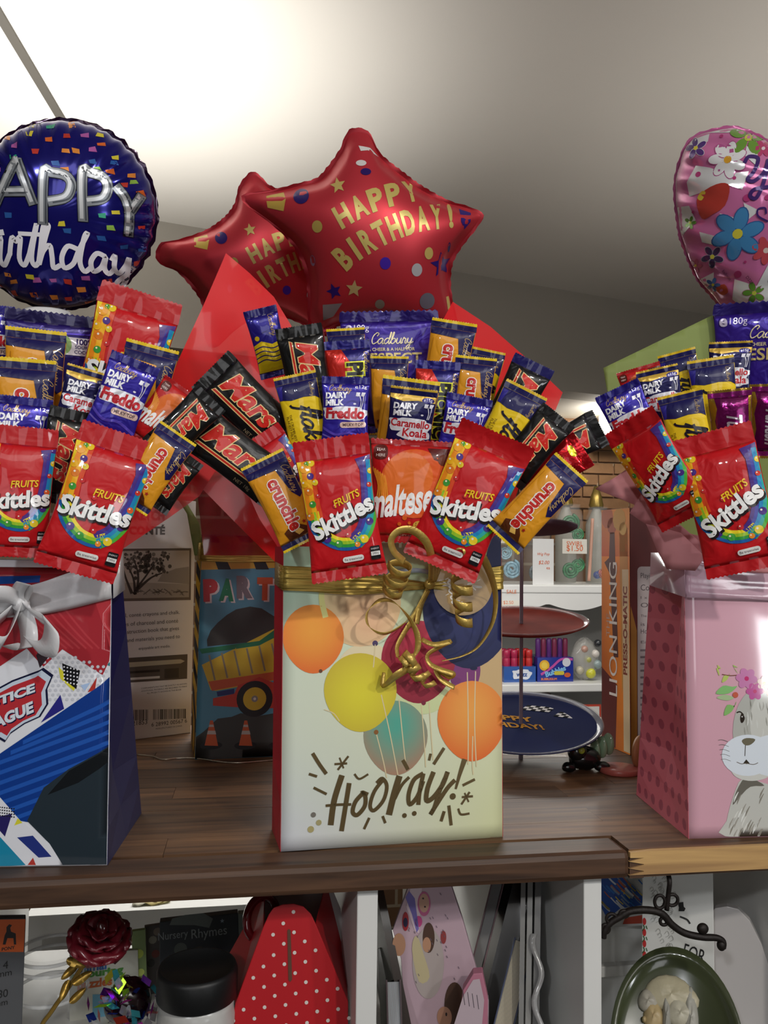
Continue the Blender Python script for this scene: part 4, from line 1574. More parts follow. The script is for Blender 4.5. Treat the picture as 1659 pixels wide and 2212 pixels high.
lathe('knot', [(0, -.0035), (.004, -.003), (.0052, 0), (.004, .003), (0, .0035)], M_GOLD, rb, seg=14, loc=L3(928, 1262, .010))

tg = facing(1000, 1264, BM['fr'] and float(np.dot(f.world(*f.loc(1000, 1264)) - CAM, fw)) - .008, ang=14, yaw=6)
t = thing('gift_tag', 'round tan gift tag with white script hanging behind the gold curls', 'tag', tg)
k = 64 * float(np.dot(tg.o - CAM, fw)) / FPX
prism('card', [(k * math.cos(i * math.pi / 20), k * 1.02 * math.sin(i * math.pi / 20)) for i in range(40)], -.0004, .0, mat('kraft_card', '#b3935f', rough=.4, coat=.4, vary=.25, vscale=40), t)
a = Art()
a.script('Thank', .004, .012, k * 1.1, '#e6e2d8', 1, ang=-62, pen=.2)
a.script('you', -.006, -.006, k * .8, '#e6e2d8', 1, ang=-62, pen=.2)
for x, y in ((.010, .014), (.013, .008), (-.012, -.012), (.002, -.016), (-.016, .002)):
    a.rect(x, y, .0035, .0007, '#e6e2d8', 1, ang=40)
a.disc(-k * .72, k * .55, .0024, '#15151a', 1)
lay('lettering', a, flat, M_PAPER, t, step=None, lift=.0002)

# ---- blue comic-style bag
BL_ = bag('gift_bag', 'blue and white comic-print gift bag tied with a white bow', (0, 1873), (232, 1869), (0, 1235), (243, 1212), (305, 1757), (268, 1196), 'R',
          M_GLOSS, M_PAPER, '#121244', '#dfe1e8', width=.235)
f = BL_['fr']
a = pxart(f)
XL = -300
a.P([(XL, 1180), (244, 1205), (246, 1300), (258, 1330), (256, 1385), (222, 1458), (136, 1402), (95, 1440), (60, 1400), (0, 1440), (XL, 1560)], '#a52c36', 1)
for k in range(7):
    a.S([(0 + k * 20, 1290), (60 + k * 20, 1340 + k * 4), (130 + k * 14, 1400)], 4, '#b53c44', 2)
a.P([(206, 1300), (246, 1296), (258, 1330), (256, 1380), (240, 1400)], '#b93a42', 2)
a.P([(0, 1245), (88, 1243), (86, 1258), (0, 1262), (XL, 1275), (XL, 1250)], '#1d4b9c', 3)
# halftone
for i in range(12):
    for j in range(10):
        x, y = 92 + i * 12 + (6 if j % 2 else 0), 1420 + j * 10
        if y < 1400 + (x - 90) * .5 + 130 and y > 1405 + abs(x - 132) * .35 and x < 240:
            a.D(x, y, 3.6, '#c6c9d2', 2, n=8)
a.P([(128, 1440), (168, 1478), (160, 1492), (132, 1465)], '#d8d23a', 4)
a.P([(136, 1432), (174, 1448), (166, 1488), (140, 1468)], '#191a20', 5)
for i in range(5):
    for j in range(5):
        a.D(140 + i * 7, 1440 + j * 8 + i * 1.5, 2.0, '#e2e3ea', 6, n=6)
a.P([(232, 1436), (258, 1422), (258, 1442)], '#1a7a86', 3)
a.P([(90, 1398), (126, 1394), (88, 1442), (80, 1415)], '#33272e', 3)
a.P([(190, 1495), (210, 1462), (206, 1490)], '#b4372f', 3)
a.P([(175, 1480), (196, 1474), (184, 1492)], '#a9c2e6', 3)
a.P([(132, 1500), (140, 1530), (90, 1560)], '#2b2a80', 3)
a.P([(0, 1628), (258, 1452), (254, 1560), (250, 1722), (80, 1778), (46, 1772), (0, 1718), (XL, 1640), (XL, 1800)], '#123a8a', 3)
for k in range(9):
    y = 1640 + k * 22 - 60
    x0 = 0
    a.P([(max(x0, (1640 - y) * 1.2 - 20), y + 18), (250, y - 74), (250, y - 64), (max(x0, (1640 - y) * 1.2 - 20), y + 27)], '#2356ae', 4)
a.P([(96, 1700), (150, 1660), (250, 1606), (243, 1800), (234, 1868), (136, 1868), (108, 1822), (60, 1772)], '#27323a', 6)
a.P([(150, 1664), (248, 1610), (246, 1640), (170, 1690), (104, 1716)], '#15191d', 7)
a.P([(0, 1718), (46, 1772), (112, 1824), (138, 1868), (232, 1868), (0, 1873)], '#dfe1e8', 5)
a.P([(0, 1805), (56, 1868), (0, 1873), (XL, 1880), (XL, 1760)], '#1f86a8', 8)
a.P([(0, 1762), (28, 1756), (12, 1806), (0, 1792)], '#2b2560', 7)
a.P([(38, 1808), (72, 1804), (112, 1850), (84, 1852)], '#28367e', 7)
a.P([(60, 1868), (72, 1852), (78, 1868)], '#b4372f', 8)
a.P([(32, 1782), (40, 1766), (50, 1776)], '#d8d23a', 8)
for i in range(7):
    for j in range(4):
        a.D(2 + i * 5, 1742 + j * 6 + i * .6, 1.8, '#22222a', 8, n=6)
# badge with the title
sh_ = [(-72, 1560), (-62, 1522), (30, 1472), (84, 1452), (92, 1447), (112, 1462), (100, 1490), (102, 1520), (86, 1546), (55, 1560), (26, 1580), (15, 1597), (0, 1588), (-40, 1604)]


def grow(pts, k):
    c = np.mean(pts, axis=0)
    return [tuple(c + (np.array(p) - c) * k) for p in pts]


a.P(grow(sh_, 1.07), '#171a3a', 9)
a.P(sh_, '#c3d0e0', 10)
a.P(grow(sh_, .86), '#b53038', 11)
a.T('JUSTICE', 14, 1513, 140, '#1a1a3c', 12, h=26, ang=21, bold=.06, shear=.3)
a.T('JUSTICE', 12, 1511, 140, '#d5dce6', 13, h=25, ang=21, bold=.05, shear=.3)
a.T('LEAGUE', 20, 1551, 122, '#1a1a3c', 12, h=26, ang=24, bold=.06, shear=.3)
a.T('LEAGUE', 18, 1549, 122, '#d5dce6', 13, h=25, ang=24, bold=.05, shear=.3)
_b = a.built(.010)
XY = _b[0]
XY[:, 0] = np.clip(XY[:, 0], BL_['xl'] + .001, np.minimum(-.0006, -.0006 + (BL_['TR'][0]) * XY[:, 1] / BL_['h']))
XY[:, 1] = np.clip(XY[:, 1], .001, BL_['h'] - .001)
lay('comic_print', None, BL_['H'], M_GLOSS, BL_['root'], built=_b, gap=.00003)

M_RIBW = mat('white_ribbon', '#e2e2e4', rough=.28, coat=.4, bump=.15, bscale=120, alpha=.86)
rb = thing('gift_ribbon', 'white ribbon band and bow tied round the blue comic bag', 'ribbon', f)
band('band', FL(f, [(-160, 1290), (0, 1276), (80, 1262), (150, 1238), (244, 1206)]), FL(f, [(-160, 1340), (0, 1334), (80, 1328), (150, 1316), (244, 1292)]), .005, rb, M_RIBW, n=6, fold=.0018)
q0, q1 = f.loc(244, 1206), f.loc(244, 1292)
zz = BL_['Dt']
o = obj('band', [(q0[0] + .001, q0[1], .004), (q0[0] + .001 + BL_['dx'] * zz, q0[1] + .006, BL_['dz'] * zz), (q1[0] + .003 + BL_['dx'] * zz, q1[1] + .006, BL_['dz'] * zz), (q1[0] + .001, q1[1], .004)], [(0, 1, 2, 3)], M_RIBW, rb)
o.modifiers.new('thickness', 'SOLIDIFY').thickness = .0006


def wl(*p):
    return [L3(x, y, z) for x, y, z in p]


for pts, wd, w in ((((45, 1300, .012), (20, 1285, .03), (-30, 1290, .04), (-40, 1320, .03), (30, 1310, .012)), (.1, .8, .5), .017),
                   (((48, 1305, .012), (76, 1330, .03), (110, 1350, .044), (104, 1400, .040), (62, 1386, .024), (45, 1315, .012)), (.7, -.6, .4), .021),
                   (((42, 1308, .012), (26, 1355, .03), (2, 1392, .042), (-34, 1372, .036), (20, 1320, .014)), (.5, .7, .5), .019),
                   (((46, 1310, .010), (62, 1360, .022), (58, 1400, .024), (20, 1392, .016)), (.9, .2, .4), .018),
                   (((44, 1300, .010), (56, 1272, .026), (50, 1260, .03), (38, 1280, .02), (42, 1302, .012)), (.9, -.2, .4), .014)):
    strip('loop', wl(*pts), wd, w, M_RIBW, rb)
lathe('knot', [(0, -.006), (.006, -.005), (.0075, 0), (.006, .005), (0, .006)], M_RIBW, rb, seg=14, loc=L3(45, 1303, .012))

# ---- pink rabbit bag
BR_ = bag('gift_bag', 'pink gift bag printed with a grey rabbit wearing flowers', (1488, 1812), (1659, 1808), (1477, 1200), (1659, 1196), (1375, 1717), (1414, 1205), 'L',
          mat('pink_gloss_print', None, rough=0.09, coat=0.7, bump=0.12, bscale=9), dots_mat('pink_dotted_paper', '#c4606f', '#9c4054', .020, .0052, ('Z', 'Y')), '#bd5468', '#d3a3b2', width=.20, bulge=.004)
f = BR_['fr']
a = pxart(f)


def r4(x, y):
    return (1350 + x / 4.023, 1400 + y / 4.023)


a.P([r4(1020, 1120), r4(1243, 1180), (1720, 1690), (1760, 1806), (1566, 1806), r4(880, 1500), r4(930, 1300)], '#c4c5bf', 1, smooth=3)
a.P([r4(1030, 1120), r4(1100, 1130), r4(1200, 1190), r4(1080, 1200), r4(990, 1290), r4(930, 1360), r4(960, 1240)], '#6e6a62', 2, smooth=3)
for k in range(26):
    rr = random.Random(k)
    x, y = rr.uniform(1575, 1650), rr.uniform(1700, 1795)
    a.S([(x, y), (x - 6, y + 12), (x - 9, y + 22)], [1.2, 3.5, .8], rr.choice(['#8a867c', '#a09d94', '#d9dad4', '#e2e4e0']), 3)
a.D(1640, 1580, 60, '#b3b4ae', 3, ry=92)
a.D(1652, 1560, 36, '#c9cac4', 4, ry=66)
for k in range(22):
    rr = random.Random(100 + k)
    x, y = rr.uniform(1602, 1660), rr.uniform(1500, 1580)
    a.S([(x, y), (x + 1, y + 9), (x + rr.uniform(-2, 4), y + 18)], [.8, 3, .8], rr.choice(['#9b9b93', '#a8a8a0', '#d2d4cf']), 5)
a.D(1612, 1630, 55, '#dbe3ec', 6, ry=42)
a.D(1665, 1630, 58, '#dbe3ec', 6.5, ry=42)
a.D(1622, 1662, 44, '#cfd0ca', 5, ry=22)
a.P([r4(1000, 800), r4(1040, 775), r4(1115, 785), r4(1080, 830), r4(1030, 838)], '#6f6a58', 7, smooth=3)
a.S([r4(1032, 838), r4(1030, 880), r4(1028, 930)], 1.6, '#40382c', 7)
a.P([r4(1015, 995), r4(1040, 960), r4(1070, 995), r4(1045, 1002)], '#38322a', 7)
a.S([r4(960, 985), r4(1000, 1000), r4(1040, 995), r4(1100, 1005), r4(1140, 990)], 1.4, '#6a6258', 7)
a.P([r4(985, 600), r4(1000, 560), r4(1025, 600), r4(1010, 640), r4(992, 640)], '#2c241e', 7, smooth=3)
a.S([r4(958, 555), r4(985, 548), r4(1012, 572)], 2.6, '#2c241e', 7)
a.D(*r4(1002, 590), 1.4, '#d8d8d8', 8)
for k in range(5):
    x, y = r4(835 + k * 6, 800 + k * 42)
    a.S([(x + 12, y + 2), (x, y - 2), (x - 8, y - 1)], .9, '#6a6a66', 7)
for px_, py_, rr_, an, c in ((870, 360, 24, 20, '#86bd76'), (900, 520, 20, 50, '#86b86c'), (800, 190, 12, 100, '#b7c76a'), (865, 255, 13, 50, '#b7c76a'), (945, 180, 11, 120, '#a2c068'), (860, 430, 18, 0, '#a8bf92')):
    x, y = r4(px_, py_)
    a.P([(x - rr_ * math.cos(math.radians(an)), y + rr_ * math.sin(math.radians(an))), (x - rr_ * .3, y - rr_ * .38), (x + rr_ * .5, y - rr_ * .3), (x + rr_ * math.cos(math.radians(an)), y - rr_ * math.sin(math.radians(an))), (x + rr_ * .2, y + rr_ * .3)], c, 8, smooth=3)
a.S([r4(835, 225), r4(900, 235), r4(970, 230)], 1.6, '#7a4a3a', 8)
a.D(*r4(945, 402), 6, '#c2604a', 9)
for fx_, fy_, R_, c in ((1040, 260, 22, '#c77fb0'), (1110, 370, 18, '#c0559a'), (1190, 300, 15, '#e6c9c0'), (1230, 350, 14, '#d89a86')):
    x, y = r4(fx_, fy_)
    for k in range(6):
        an = k * math.pi / 3 + fx_
        a.D(x + R_ * .55 * math.cos(an), y + R_ * .55 * math.sin(an), R_ * .5, c, 9, ry=R_ * .38, ang=-math.degrees(an), n=14)
    a.D(x, y, R_ * .22, '#c2286e' if c != '#e6c9c0' else '#d8a038', 10, n=10)
_b = a.built(.010)
XY = _b[0]
XY[:, 0] = np.clip(XY[:, 0], .001, BR_['xr'] - .001)
XY[:, 1] = np.clip(XY[:, 1], .001, BR_['h'] - .001)
lay('rabbit_print', None, BR_['H'], MATS['pink_gloss_print'], BR_['root'], built=_b, gap=.00003)
M_RIBP = mat('pink_ribbon', '#d9b3c4', rough=.2, coat=.5, bump=.15, bscale=60, alpha=.8)
rb = thing('gift_ribbon', 'translucent pink ribbon band round the rabbit bag', 'ribbon', f)
band('band', FL(f, [(1476, 1196), (1540, 1214), (1600, 1226), (1680, 1232), (1760, 1230)]), FL(f, [(1478, 1290), (1540, 1292), (1600, 1296), (1680, 1300), (1760, 1296)]), .004, rb, M_RIBP, n=6, fold=.0012)
q0, q1 = f.loc(1476, 1196), f.loc(1478, 1290)
zz = BR_['Dt'] * .98
o = obj('band', [(q0[0] - .001, q0[1], .004), (q0[0] - .001 + BR_['dx'] * zz, q0[1] + .001, BR_['dz'] * zz), (q1[0] - .003 + BR_['dx'] * zz, q1[1] + .008, BR_['dz'] * zz), (q1[0] - .001, q1[1], .004)], [(0, 1, 2, 3)], M_RIBP, rb)
o.modifiers.new('thickness', 'SOLIDIFY').thickness = .0006

# ================================================================== balloons
class Balloon:
    def __init__(self, name, label, center, d, outline, T, color, material, ang=0, yaw=0, tilt=0, q=.5, pleat=0.0, npleat=30, rimc=None, rim=.0035, seg=150, rings=26, ridges=None, puff=False):
        self.fr = facing(*center, d, ang, yaw, tilt)
        self.root = thing(name, label, 'balloon', self.fr)
        pts = np.array(catmull(self.fr.locs(outline), 8, True))
        th = np.arctan2(pts[:, 1], pts[:, 0])
        r = np.hypot(pts[:, 0], pts[:, 1])
        o = np.argsort(th)
        th, r = th[o], r[o]
        self.th = np.concatenate([th - 2 * math.pi, th, th + 2 * math.pi])
        self.r = np.concatenate([r, r, r])
        self.T, self.q, self.pleat, self.np_, self.ridges = T, q, pleat, npleat, ridges
        self.grid = None
        if puff:
            self.solve(pts)
        V, F = [], []
        ang_ = np.linspace(-math.pi, math.pi, seg, endpoint=False)
        rho = np.sin(np.linspace(0, math.pi / 2, rings + 1)[1:])
        for side in (1, -1):
            base = len(V)
            V.append((0, 0, side * float(self.H(np.array([0.0]), np.array([0.0]))[0]) * (1 if side > 0 else .8)))
            for q_ in rho:
                rb = self.rb(ang_) * q_
                x, y = rb * np.cos(ang_), rb * np.sin(ang_)
                z = self.H(x, y) * (1 if side > 0 else -.8)
                V += list(zip(x, y, z))
            n = seg
            for i in range(n):
                j = (i + 1) % n
                F.append((base, base + 1 + i, base + 1 + j) if side > 0 else (base, base + 1 + j, base + 1 + i))
                for k in range(len(rho) - 1):
                    a_, b_ = base + 1 + k * n, base + 1 + (k + 1) * n
                    F.append((a_ + i, b_ + i, b_ + j, a_ + j) if side > 0 else (a_ + j, b_ + j, b_ + i, a_ + i))
        solid('inflated_body', V, F, material, color, self.root)
        # flat welded seam round the edge
        V, F = [], []
        for i, t in enumerate(ang_):
            rb = float(self.rb(np.array([t]))[0])
            for k, e in enumerate((-.002, rim * .5, rim)):
                rr = rb + e + (.0006 * math.sin(i * 1.9) if k == 2 else 0)
                V.append((rr * math.cos(t), rr * math.sin(t), .0005 * math.sin(i * .5 + k) * k))
        for i in range(seg):
            j = (i + 1) % seg
            for k in range(2):
                F.append((i * 3 + k, i * 3 + k + 1, j * 3 + k + 1, j * 3 + k))
        solid('seam', V, F, material, rimc or color, self.root)

    def solve(self, pts):
        # membrane under pressure: smooth puffed shape inside the outline
        self.lo = pts.min(0) - .004
        self.hi = pts.max(0) + .004
        h = None
        for N, it in ((56, 700), (112, 700), (168, 500)):
            x = np.linspace(self.lo[0], self.hi[0], N)
            y = np.linspace(self.lo[1], self.hi[1], N)
            X, Y = np.meshgrid(x, y)
            M = np.hypot(X, Y) < self.rb(np.arctan2(Y, X))
            if h is None:
                h = np.zeros((N, N))
            else:
                i = np.linspace(0, h.shape[0] - 1, N)
                a0 = np.clip(i.astype(int), 0, h.shape[0] - 2)
                t = i - a0
                h = h[a0] * (1 - t)[:, None] + h[a0 + 1] * t[:, None]
                h = h[:, a0] * (1 - t) + h[:, a0 + 1] * t
            s = ((self.hi[0] - self.lo[0]) / (N - 1)) ** 2
            for _ in range(it):
                h = np.where(M, (np.roll(h, 1, 0) + np.roll(h, -1, 0) + np.roll(h, 1, 1) + np.roll(h, -1, 1) + s) * .25, 0)
        self.grid = h / h.max()

    def rb(self, t):
        return np.interp(t, self.th, self.r)

    def clamp(self, b):
        x, y = b[0][:, 0], b[0][:, 1]
        k = np.minimum(1, .985 * self.rb(np.arctan2(y, x)) / np.maximum(np.hypot(x, y), 1e-6))
        b[0][:, 0] *= k
        b[0][:, 1] *= k
        return b

    def H(self, x, y):
        t = np.arctan2(y, x)
        rho = np.clip(np.hypot(x, y) / self.rb(t), 0, 1)
        if self.grid is not None:
            N = self.grid.shape[0]
            gx = np.clip((x - self.lo[0]) / (self.hi[0] - self.lo[0]) * (N - 1), 0, N - 1.001)
            gy = np.clip((y - self.lo[1]) / (self.hi[1] - self.lo[1]) * (N - 1), 0, N - 1.001)
            i, j = gx.astype(int), gy.astype(int)
            u, v = gx - i, gy - j
            g = self.grid
            h = (g[j, i] * (1 - u) + g[j, i + 1] * u) * (1 - v) + (g[j + 1, i] * (1 - u) + g[j + 1, i + 1] * u) * v
            return self.T * np.maximum(h, 0) ** .56 * np.minimum((1 - rho) * 7, 1) ** .6
        z = self.T * np.maximum(1 - rho ** 2.2, 0) ** self.q
        if self.pleat:
            z = z * (1 + self.pleat * np.sin(t * self.np_ + 1.3 * np.sin(t * 3)) * np.clip((rho - .6) / .4, 0, 1) ** 1.5)
        if self.ridges:
            z = z + self.ridges(x, y, rho)
        return z


# round blue balloon
cx_, cy_, R_ = 133, 462, 203
ol = []
for k in range(72):
    t = 2 * math.pi * k / 72
    r = R_ * (1 + (.012 * math.sin(k * 3.3) if -.9 < math.sin(t) else .01) * (1 if abs(math.cos(t)) > .0 else 0))
    ol.append((cx_ + r * math.cos(t), cy_ - r * math.sin(t) * .99))
B1 = Balloon('foil_balloon', 'round dark blue foil balloon with confetti and silver birthday lettering', (cx_, cy_), .87, ol, .058, '#1c1a78', M_BALLOON, yaw=-8, q=.46, pleat=.11, npleat=34, rimc='#2a0f2c', rim=.003)
a = pxart(B1.fr)
cr = random.Random(12)
CONF = ['#d8682c', '#d8c83a', '#2c9a78', '#b05aa0', '#c23a2e', '#8fb84a', '#e08a3a', '#2a5aa0']
for x, y in ((104, 262), (75, 274), (40, 282), (118, 280), (158, 270), (162, 278), (24, 302), (75, 297), (155, 303), (190, 300), (222, 298), (45, 321), (118, 310), (226, 318), (92, 336), (155, 334), (175, 334), (209, 330), (255, 347), (254, 358), (4, 338), (136, 362), (155, 374), (211, 358), (220, 372), (246, 376), (288, 384), (293, 396), (274, 402), (308, 420),
             (40, 467), (231, 468), (258, 460), (152, 486), (160, 498), (248, 492), (308, 491), (230, 514), (275, 532), (300, 569), (33, 590), (43, 604), (82, 593), (95, 601), (194, 597), (239, 604), (185, 622), (226, 620), (5, 618), (38, 630), (85, 632), (127, 639), (157, 640), (236, 640), (49, 650), (106, 654), (195, 652), (188, 660), (130, 600), (157, 604), (0, 395), (12, 372), (45, 346), (310, 540), (290, 610), (262, 636)):
    a.P([(x + cr.uniform(-10, -6), y + cr.uniform(-7, -2)), (x + cr.uniform(4, 10), y + cr.uniform(-8, -3)), (x + cr.uniform(6, 11), y + cr.uniform(3, 7)), (x + cr.uniform(-9, -4), y + cr.uniform(2, 6))], cr.choice(CONF), 1)
lay('confetti_print', None, B1.H, mat('confetti_foil_print', None, rough=.3, metal=.2), B1.root, built=B1.clamp(a.built(.006)), lift=.0004, gap=.0001)['kind'] = 'stuff'
# silver letters, tubes with dark outline
LET = {'H': [[(-22, 367), (-20, 470)], [(6, 365), (2, 465)], [(-20, 415), (4, 415)]],
       'A': [[(14, 442), (52, 358), (58, 358), (92, 440)], [(36, 418), (74, 418)]],
       'P': [[(113, 480), (114, 380), (128, 379), (158, 386), (170, 405), (160, 430), (128, 438)]],
       'Q': [[(194, 474), (192, 378), (206, 379), (232, 388), (243, 408), (234, 432), (206, 438)]],
       'Y': [[(262, 410), (278, 432), (286, 462), (284, 505)], [(286, 462), (302, 438), (308, 428)]]}
sil = pxart(B1.fr)
for L_ in LET.values():
    for st in L_:
        a2 = [B1.fr.loc(*p) for p in st]
        sil.stroke(a2, .0102, '#1e2026', 1)
        sil.stroke(a2, .0088, '#85898e', 2)
        sil.stroke([(x - .0012, y + .001) for x, y in a2], .0034, '#d2d4d6', 3)
        sil.stroke([(x + .0028, y - .001) for x, y in a2], .0016, '#4a4e54', 3)
lay('lettering', sil, B1.H, mat('silver_letter_print', None, rough=.3, metal=.4), B1.root, step=.005, lift=.0007, gap=.00012)
wh = pxart(B1.fr)
BI = [([(-60, 495), (-40, 490), (-8, 500), (-14, 530), (-40, 540), (0, 545), (2, 570), (-30, 580)], 7),
      ([(8, 545), (24, 512), (20, 555), (28, 570), (42, 545)], 7), ([(24, 500), (25, 504)], 9),
      ([(42, 545), (48, 512), (56, 520), (66, 512), (62, 555), (72, 569), (84, 545)], 7),
      ([(84, 545), (96, 500), (100, 486), (88, 550), (94, 570), (104, 560)], 7), ([(64, 504), (104, 506)], 6),
      ([(104, 560), (118, 510), (124, 488), (114, 490), (108, 530), (102, 568), (112, 540), (126, 528), (130, 550), (132, 574), (144, 570)], 7),
      ([(180, 535), (162, 530), (150, 552), (154, 574), (172, 566), (184, 540), (202, 505), (196, 512), (186, 560), (194, 582), (206, 575)], 7),
      ([(234, 550), (220, 545), (208, 562), (212, 582), (228, 574), (238, 552), (234, 575), (242, 588), (252, 580)], 7),
      ([(250, 558), (256, 550), (254, 575), (262, 588), (276, 572), (284, 556), (278, 590), (268, 614), (256, 618), (258, 606), (276, 592), (290, 578)], 7)]
for pts, w in BI:
    wh.S(pts, w * 1.45, '#e6e4ea', 1)
lay('lettering', wh, B1.H, M_PAPER, B1.root, step=.005, lift=.0007, gap=.0001)
# white balloon cup and stick
cup = facing(103, 682, .83)
t = thing('balloon_cup', 'white plastic balloon cup holding up the blue balloon', 'balloon holder', cup)
pr = [(.002, -.03), (.003, -.02), (.008, -.012), (.020, .002), (.022, .003), (.0215, .0045), (.019, .004), (.007, -.010), (.0, -.011)]
o = lathe('cup', [(r, z) for r, z in pr], mat('white_plastic', '#dcdcda', rough=.35), t, seg=32)
o.rotation_euler = (math.radians(-78), 0, 0)
tube('stick', [(0, -.01, -.004), (0, -.06, -.01), (0, -.10, -.012)], .0022, MATS['white_plastic'], t)

# red star balloons
SAT = '#bf343e'
ol = [(762, 286), (791, 289), (804, 305), (822, 341), (869, 381), (911, 411), (965, 438), (1002, 448), (1035, 462), (1036, 472), (1021, 495), (996, 525), (974, 558), (967, 585), (968, 622), (974, 655), (984, 695), (975, 712), (930, 705), (860, 690), (790, 685), (730, 698), (692, 712), (671, 691), (671, 646), (667, 591), (649, 543), (619, 507), (571, 468), (548, 453), (532, 438), (530, 426), (541, 420), (595, 414), (646, 402), (689, 391), (712, 368), (740, 326), (746, 306)]
B2 = Balloon('star_balloon', 'red star foil balloon with gold birthday lettering above the purple block', (808, 522), .955, ol, .062, SAT, M_SATIN, q=.62, rimc='#8c1420', rim=.0045, seg=220, puff=True)


def star_print(B, dx, dy, k, letters=True, ang0=0.0):
    a = pxart(B.fr)
    g = pxart(B.fr)

    def tr(x, y):
        return (dx + (x - 808) * k, dy + (y - 522) * k)
    for x, y, r, c, ry in ((837, 305, 0, None, 0), (781, 357, 11, '#d8d4d0', 6), (791, 376, 11, '#2a1660', 7), (655, 426, 17, '#2a1660', 16), (691, 491, 11, '#b09a50', 12), (921, 546, 9, '#c0a860', 12), (831, 566, 11, '#4424a0', 12), (896, 580, 11, '#b0b0b4', 13), (919, 646, 16, '#6a6a76', 17), (820, 652, 10, '#8a8478', 10), (679, 562, 6, '#9a90b8', 11), (966, 534, 3, '#2a1660', 10)):
        if r:
            a.D(*tr(x, y), r * k, c, 1, ry=ry * k)
    for x, y, r, c, an in ((733, 405, 17, '#c8b068', 12), (725, 625, 17, '#2c1870', 20), (767, 619, 18, '#b8a870', -6), (950, 570, 26, '#2c1870', 8)):
        a.X(*tr(x, y), r * k, c, 1, ang=an)
    a.P([tr(577, 424), tr(614, 416), tr(622, 432), tr(618, 458), tr(582, 450)], '#c0a04a', 1)
    a.P([tr(700, 655), tr(742, 650), tr(722, 680), tr(700, 690)], '#8a8a8c', 1)
    a.P([tr(990, 452), tr(1016, 460), tr(1014, 480), tr(1000, 496), tr(992, 480)], '#2c1870', 1)
    a.P([tr(775, 318), tr(800, 322), tr(818, 340), tr(795, 328), tr(780, 330)], '#dedad6', 1)
    a.P([tr(962, 640), tr(970, 640), tr(972, 665), tr(966, 668)], '#c8b068', 1)
    lay('star_and_dot_print', None, B.H, M_STARP, B.root, built=B.clamp(a.built(.006)), lift=.0005, gap=.0001)['kind'] = 'stuff'
    GL = '#c2ad62'

    def word(s, pts, h, w):
        P = catmull([tr(*p) for p in pts], 20)
        seg_ = np.concatenate([[0], np.cumsum(np.hypot(*np.diff(P, axis=0).T))])
        n = len(s)
        for i, ch in enumerate(s):
            t = seg_[-1] * (i + .5) / n
            x, y = np.interp(t, seg_, P[:, 0]), np.interp(t, seg_, P[:, 1])
            x2, y2 = np.interp(t + 4, seg_, P[:, 0]), np.interp(t + 4, seg_, P[:, 1])
            x1, y1 = np.interp(t - 4, seg_, P[:, 0]), np.interp(t - 4, seg_, P[:, 1])
            an = -math.degrees(math.atan2(y2 - y1, x2 - x1))
            ww = seg_[-1] / n * w * (.4 if ch in 'I!' else 1)
            g.T(ch, x, y, ww, GL, 1, h=h * k, ang=an, bold=.045)
    word('HAPPY', [(728, 478), (780, 449), (830, 429), (903, 411)], 46, .8)
    word('BIRTHDAY!', [(733, 566), (772, 534), (836, 498), (905, 475), (984, 466)], 50, .8)
    lay('lettering', None, B.H, M_STARP, B.root, built=B.clamp(g.built(.005)), lift=.0005, gap=.0001)


star_print(B2, 808, 522, 1.0)
tube('neck', [B2.fr.inv(atd(*p)) for p in ((690, 705, .955), (696, 740, .955), (705, 780, .95))], .004, M_SATIN, B2.root, color='#8c1420')
ol = [(547, 378), (566, 390), (583, 408), (640, 430), (720, 455), (775, 470), (785, 490), (740, 540), (715, 590), (712, 640), (722, 700), (700, 722), (640, 690), (580, 672), (520, 700), (470, 745), (448, 730), (445, 680), (436, 640), (392, 588), (354, 571), (344, 551), (354, 526), (392, 519), (451, 500), (489, 475), (510, 447), (518, 412), (530, 392)]
B3 = Balloon('star_balloon', 'red star foil balloon partly hidden behind the bigger star and cellophane', (578, 560), 1.10, ol, .055, SAT, M_SATIN, q=.62, rimc='#8c1420', rim=.0045, seg=220, puff=True)
star_print(B3, 600, 590, .78)

# heart balloon with flowers
ol = [(1589, 277), (1548, 282), (1508, 293), (1486, 311), (1475, 335), (1464, 370), (1459, 408), (1463, 457), (1471, 508), (1481, 538), (1494, 571), (1510, 603), (1535, 633), (1562, 666), (1590, 694), (1625, 716), (1660, 700), (1740, 640), (1810, 545), (1850, 440), (1840, 360), (1795, 310), (1740, 300), (1700, 325), (1672, 316), (1640, 296)]


def ridge(x, y, rho):
    return .0026 * np.sin((y + x * .35) * 230) * np.clip((rho - .35) / .5, 0, 1)


B4 = Balloon('heart_balloon', 'pink heart foil balloon covered in printed flowers', (1640, 490), .93, ol, .06, '#cf74a8', mat('heart_foil', None, rough=.12, metal=.3, coat=.6, bump=.05, bscale=20), q=.48, seg=200, rings=34, ridges=ridge, rim=.003)
a = pxart(B4.fr)


def z4(x, y):
    return (1250 + x / 3.687, 240 + y / 3.687)


for pts in (((950, 450), (1060, 470), (1200, 520), (1360, 500), (1310, 640), (1180, 600), (1000, 660), (900, 690), (880, 580)), ((1110, 150), (1250, 135), (1290, 165), (1200, 190), (1060, 185), (1020, 200)),
            ((900, 240), (1050, 195), (1040, 260), (880, 300)), ((1140, 820), (1250, 850), (1220, 940), (1150, 920)), ((1320, 740), (1440, 800), (1350, 870)), ((980, 960), (1100, 990), (1090, 1060), (1000, 1040)),
            ((1250, 1320), (1420, 1370), (1508, 1200), (1508, 1600), (1330, 1560), (1230, 1480)), ((790, 770), (900, 760), (950, 870), (830, 1000)), ((980, 1330), (1090, 1270), (1080, 1450), (1040, 1430)), ((1340, 300), (1430, 340), (1440, 480), (1330, 380))):
    a.P([z4(*p) for p in pts], '#dfe0e2', 1)


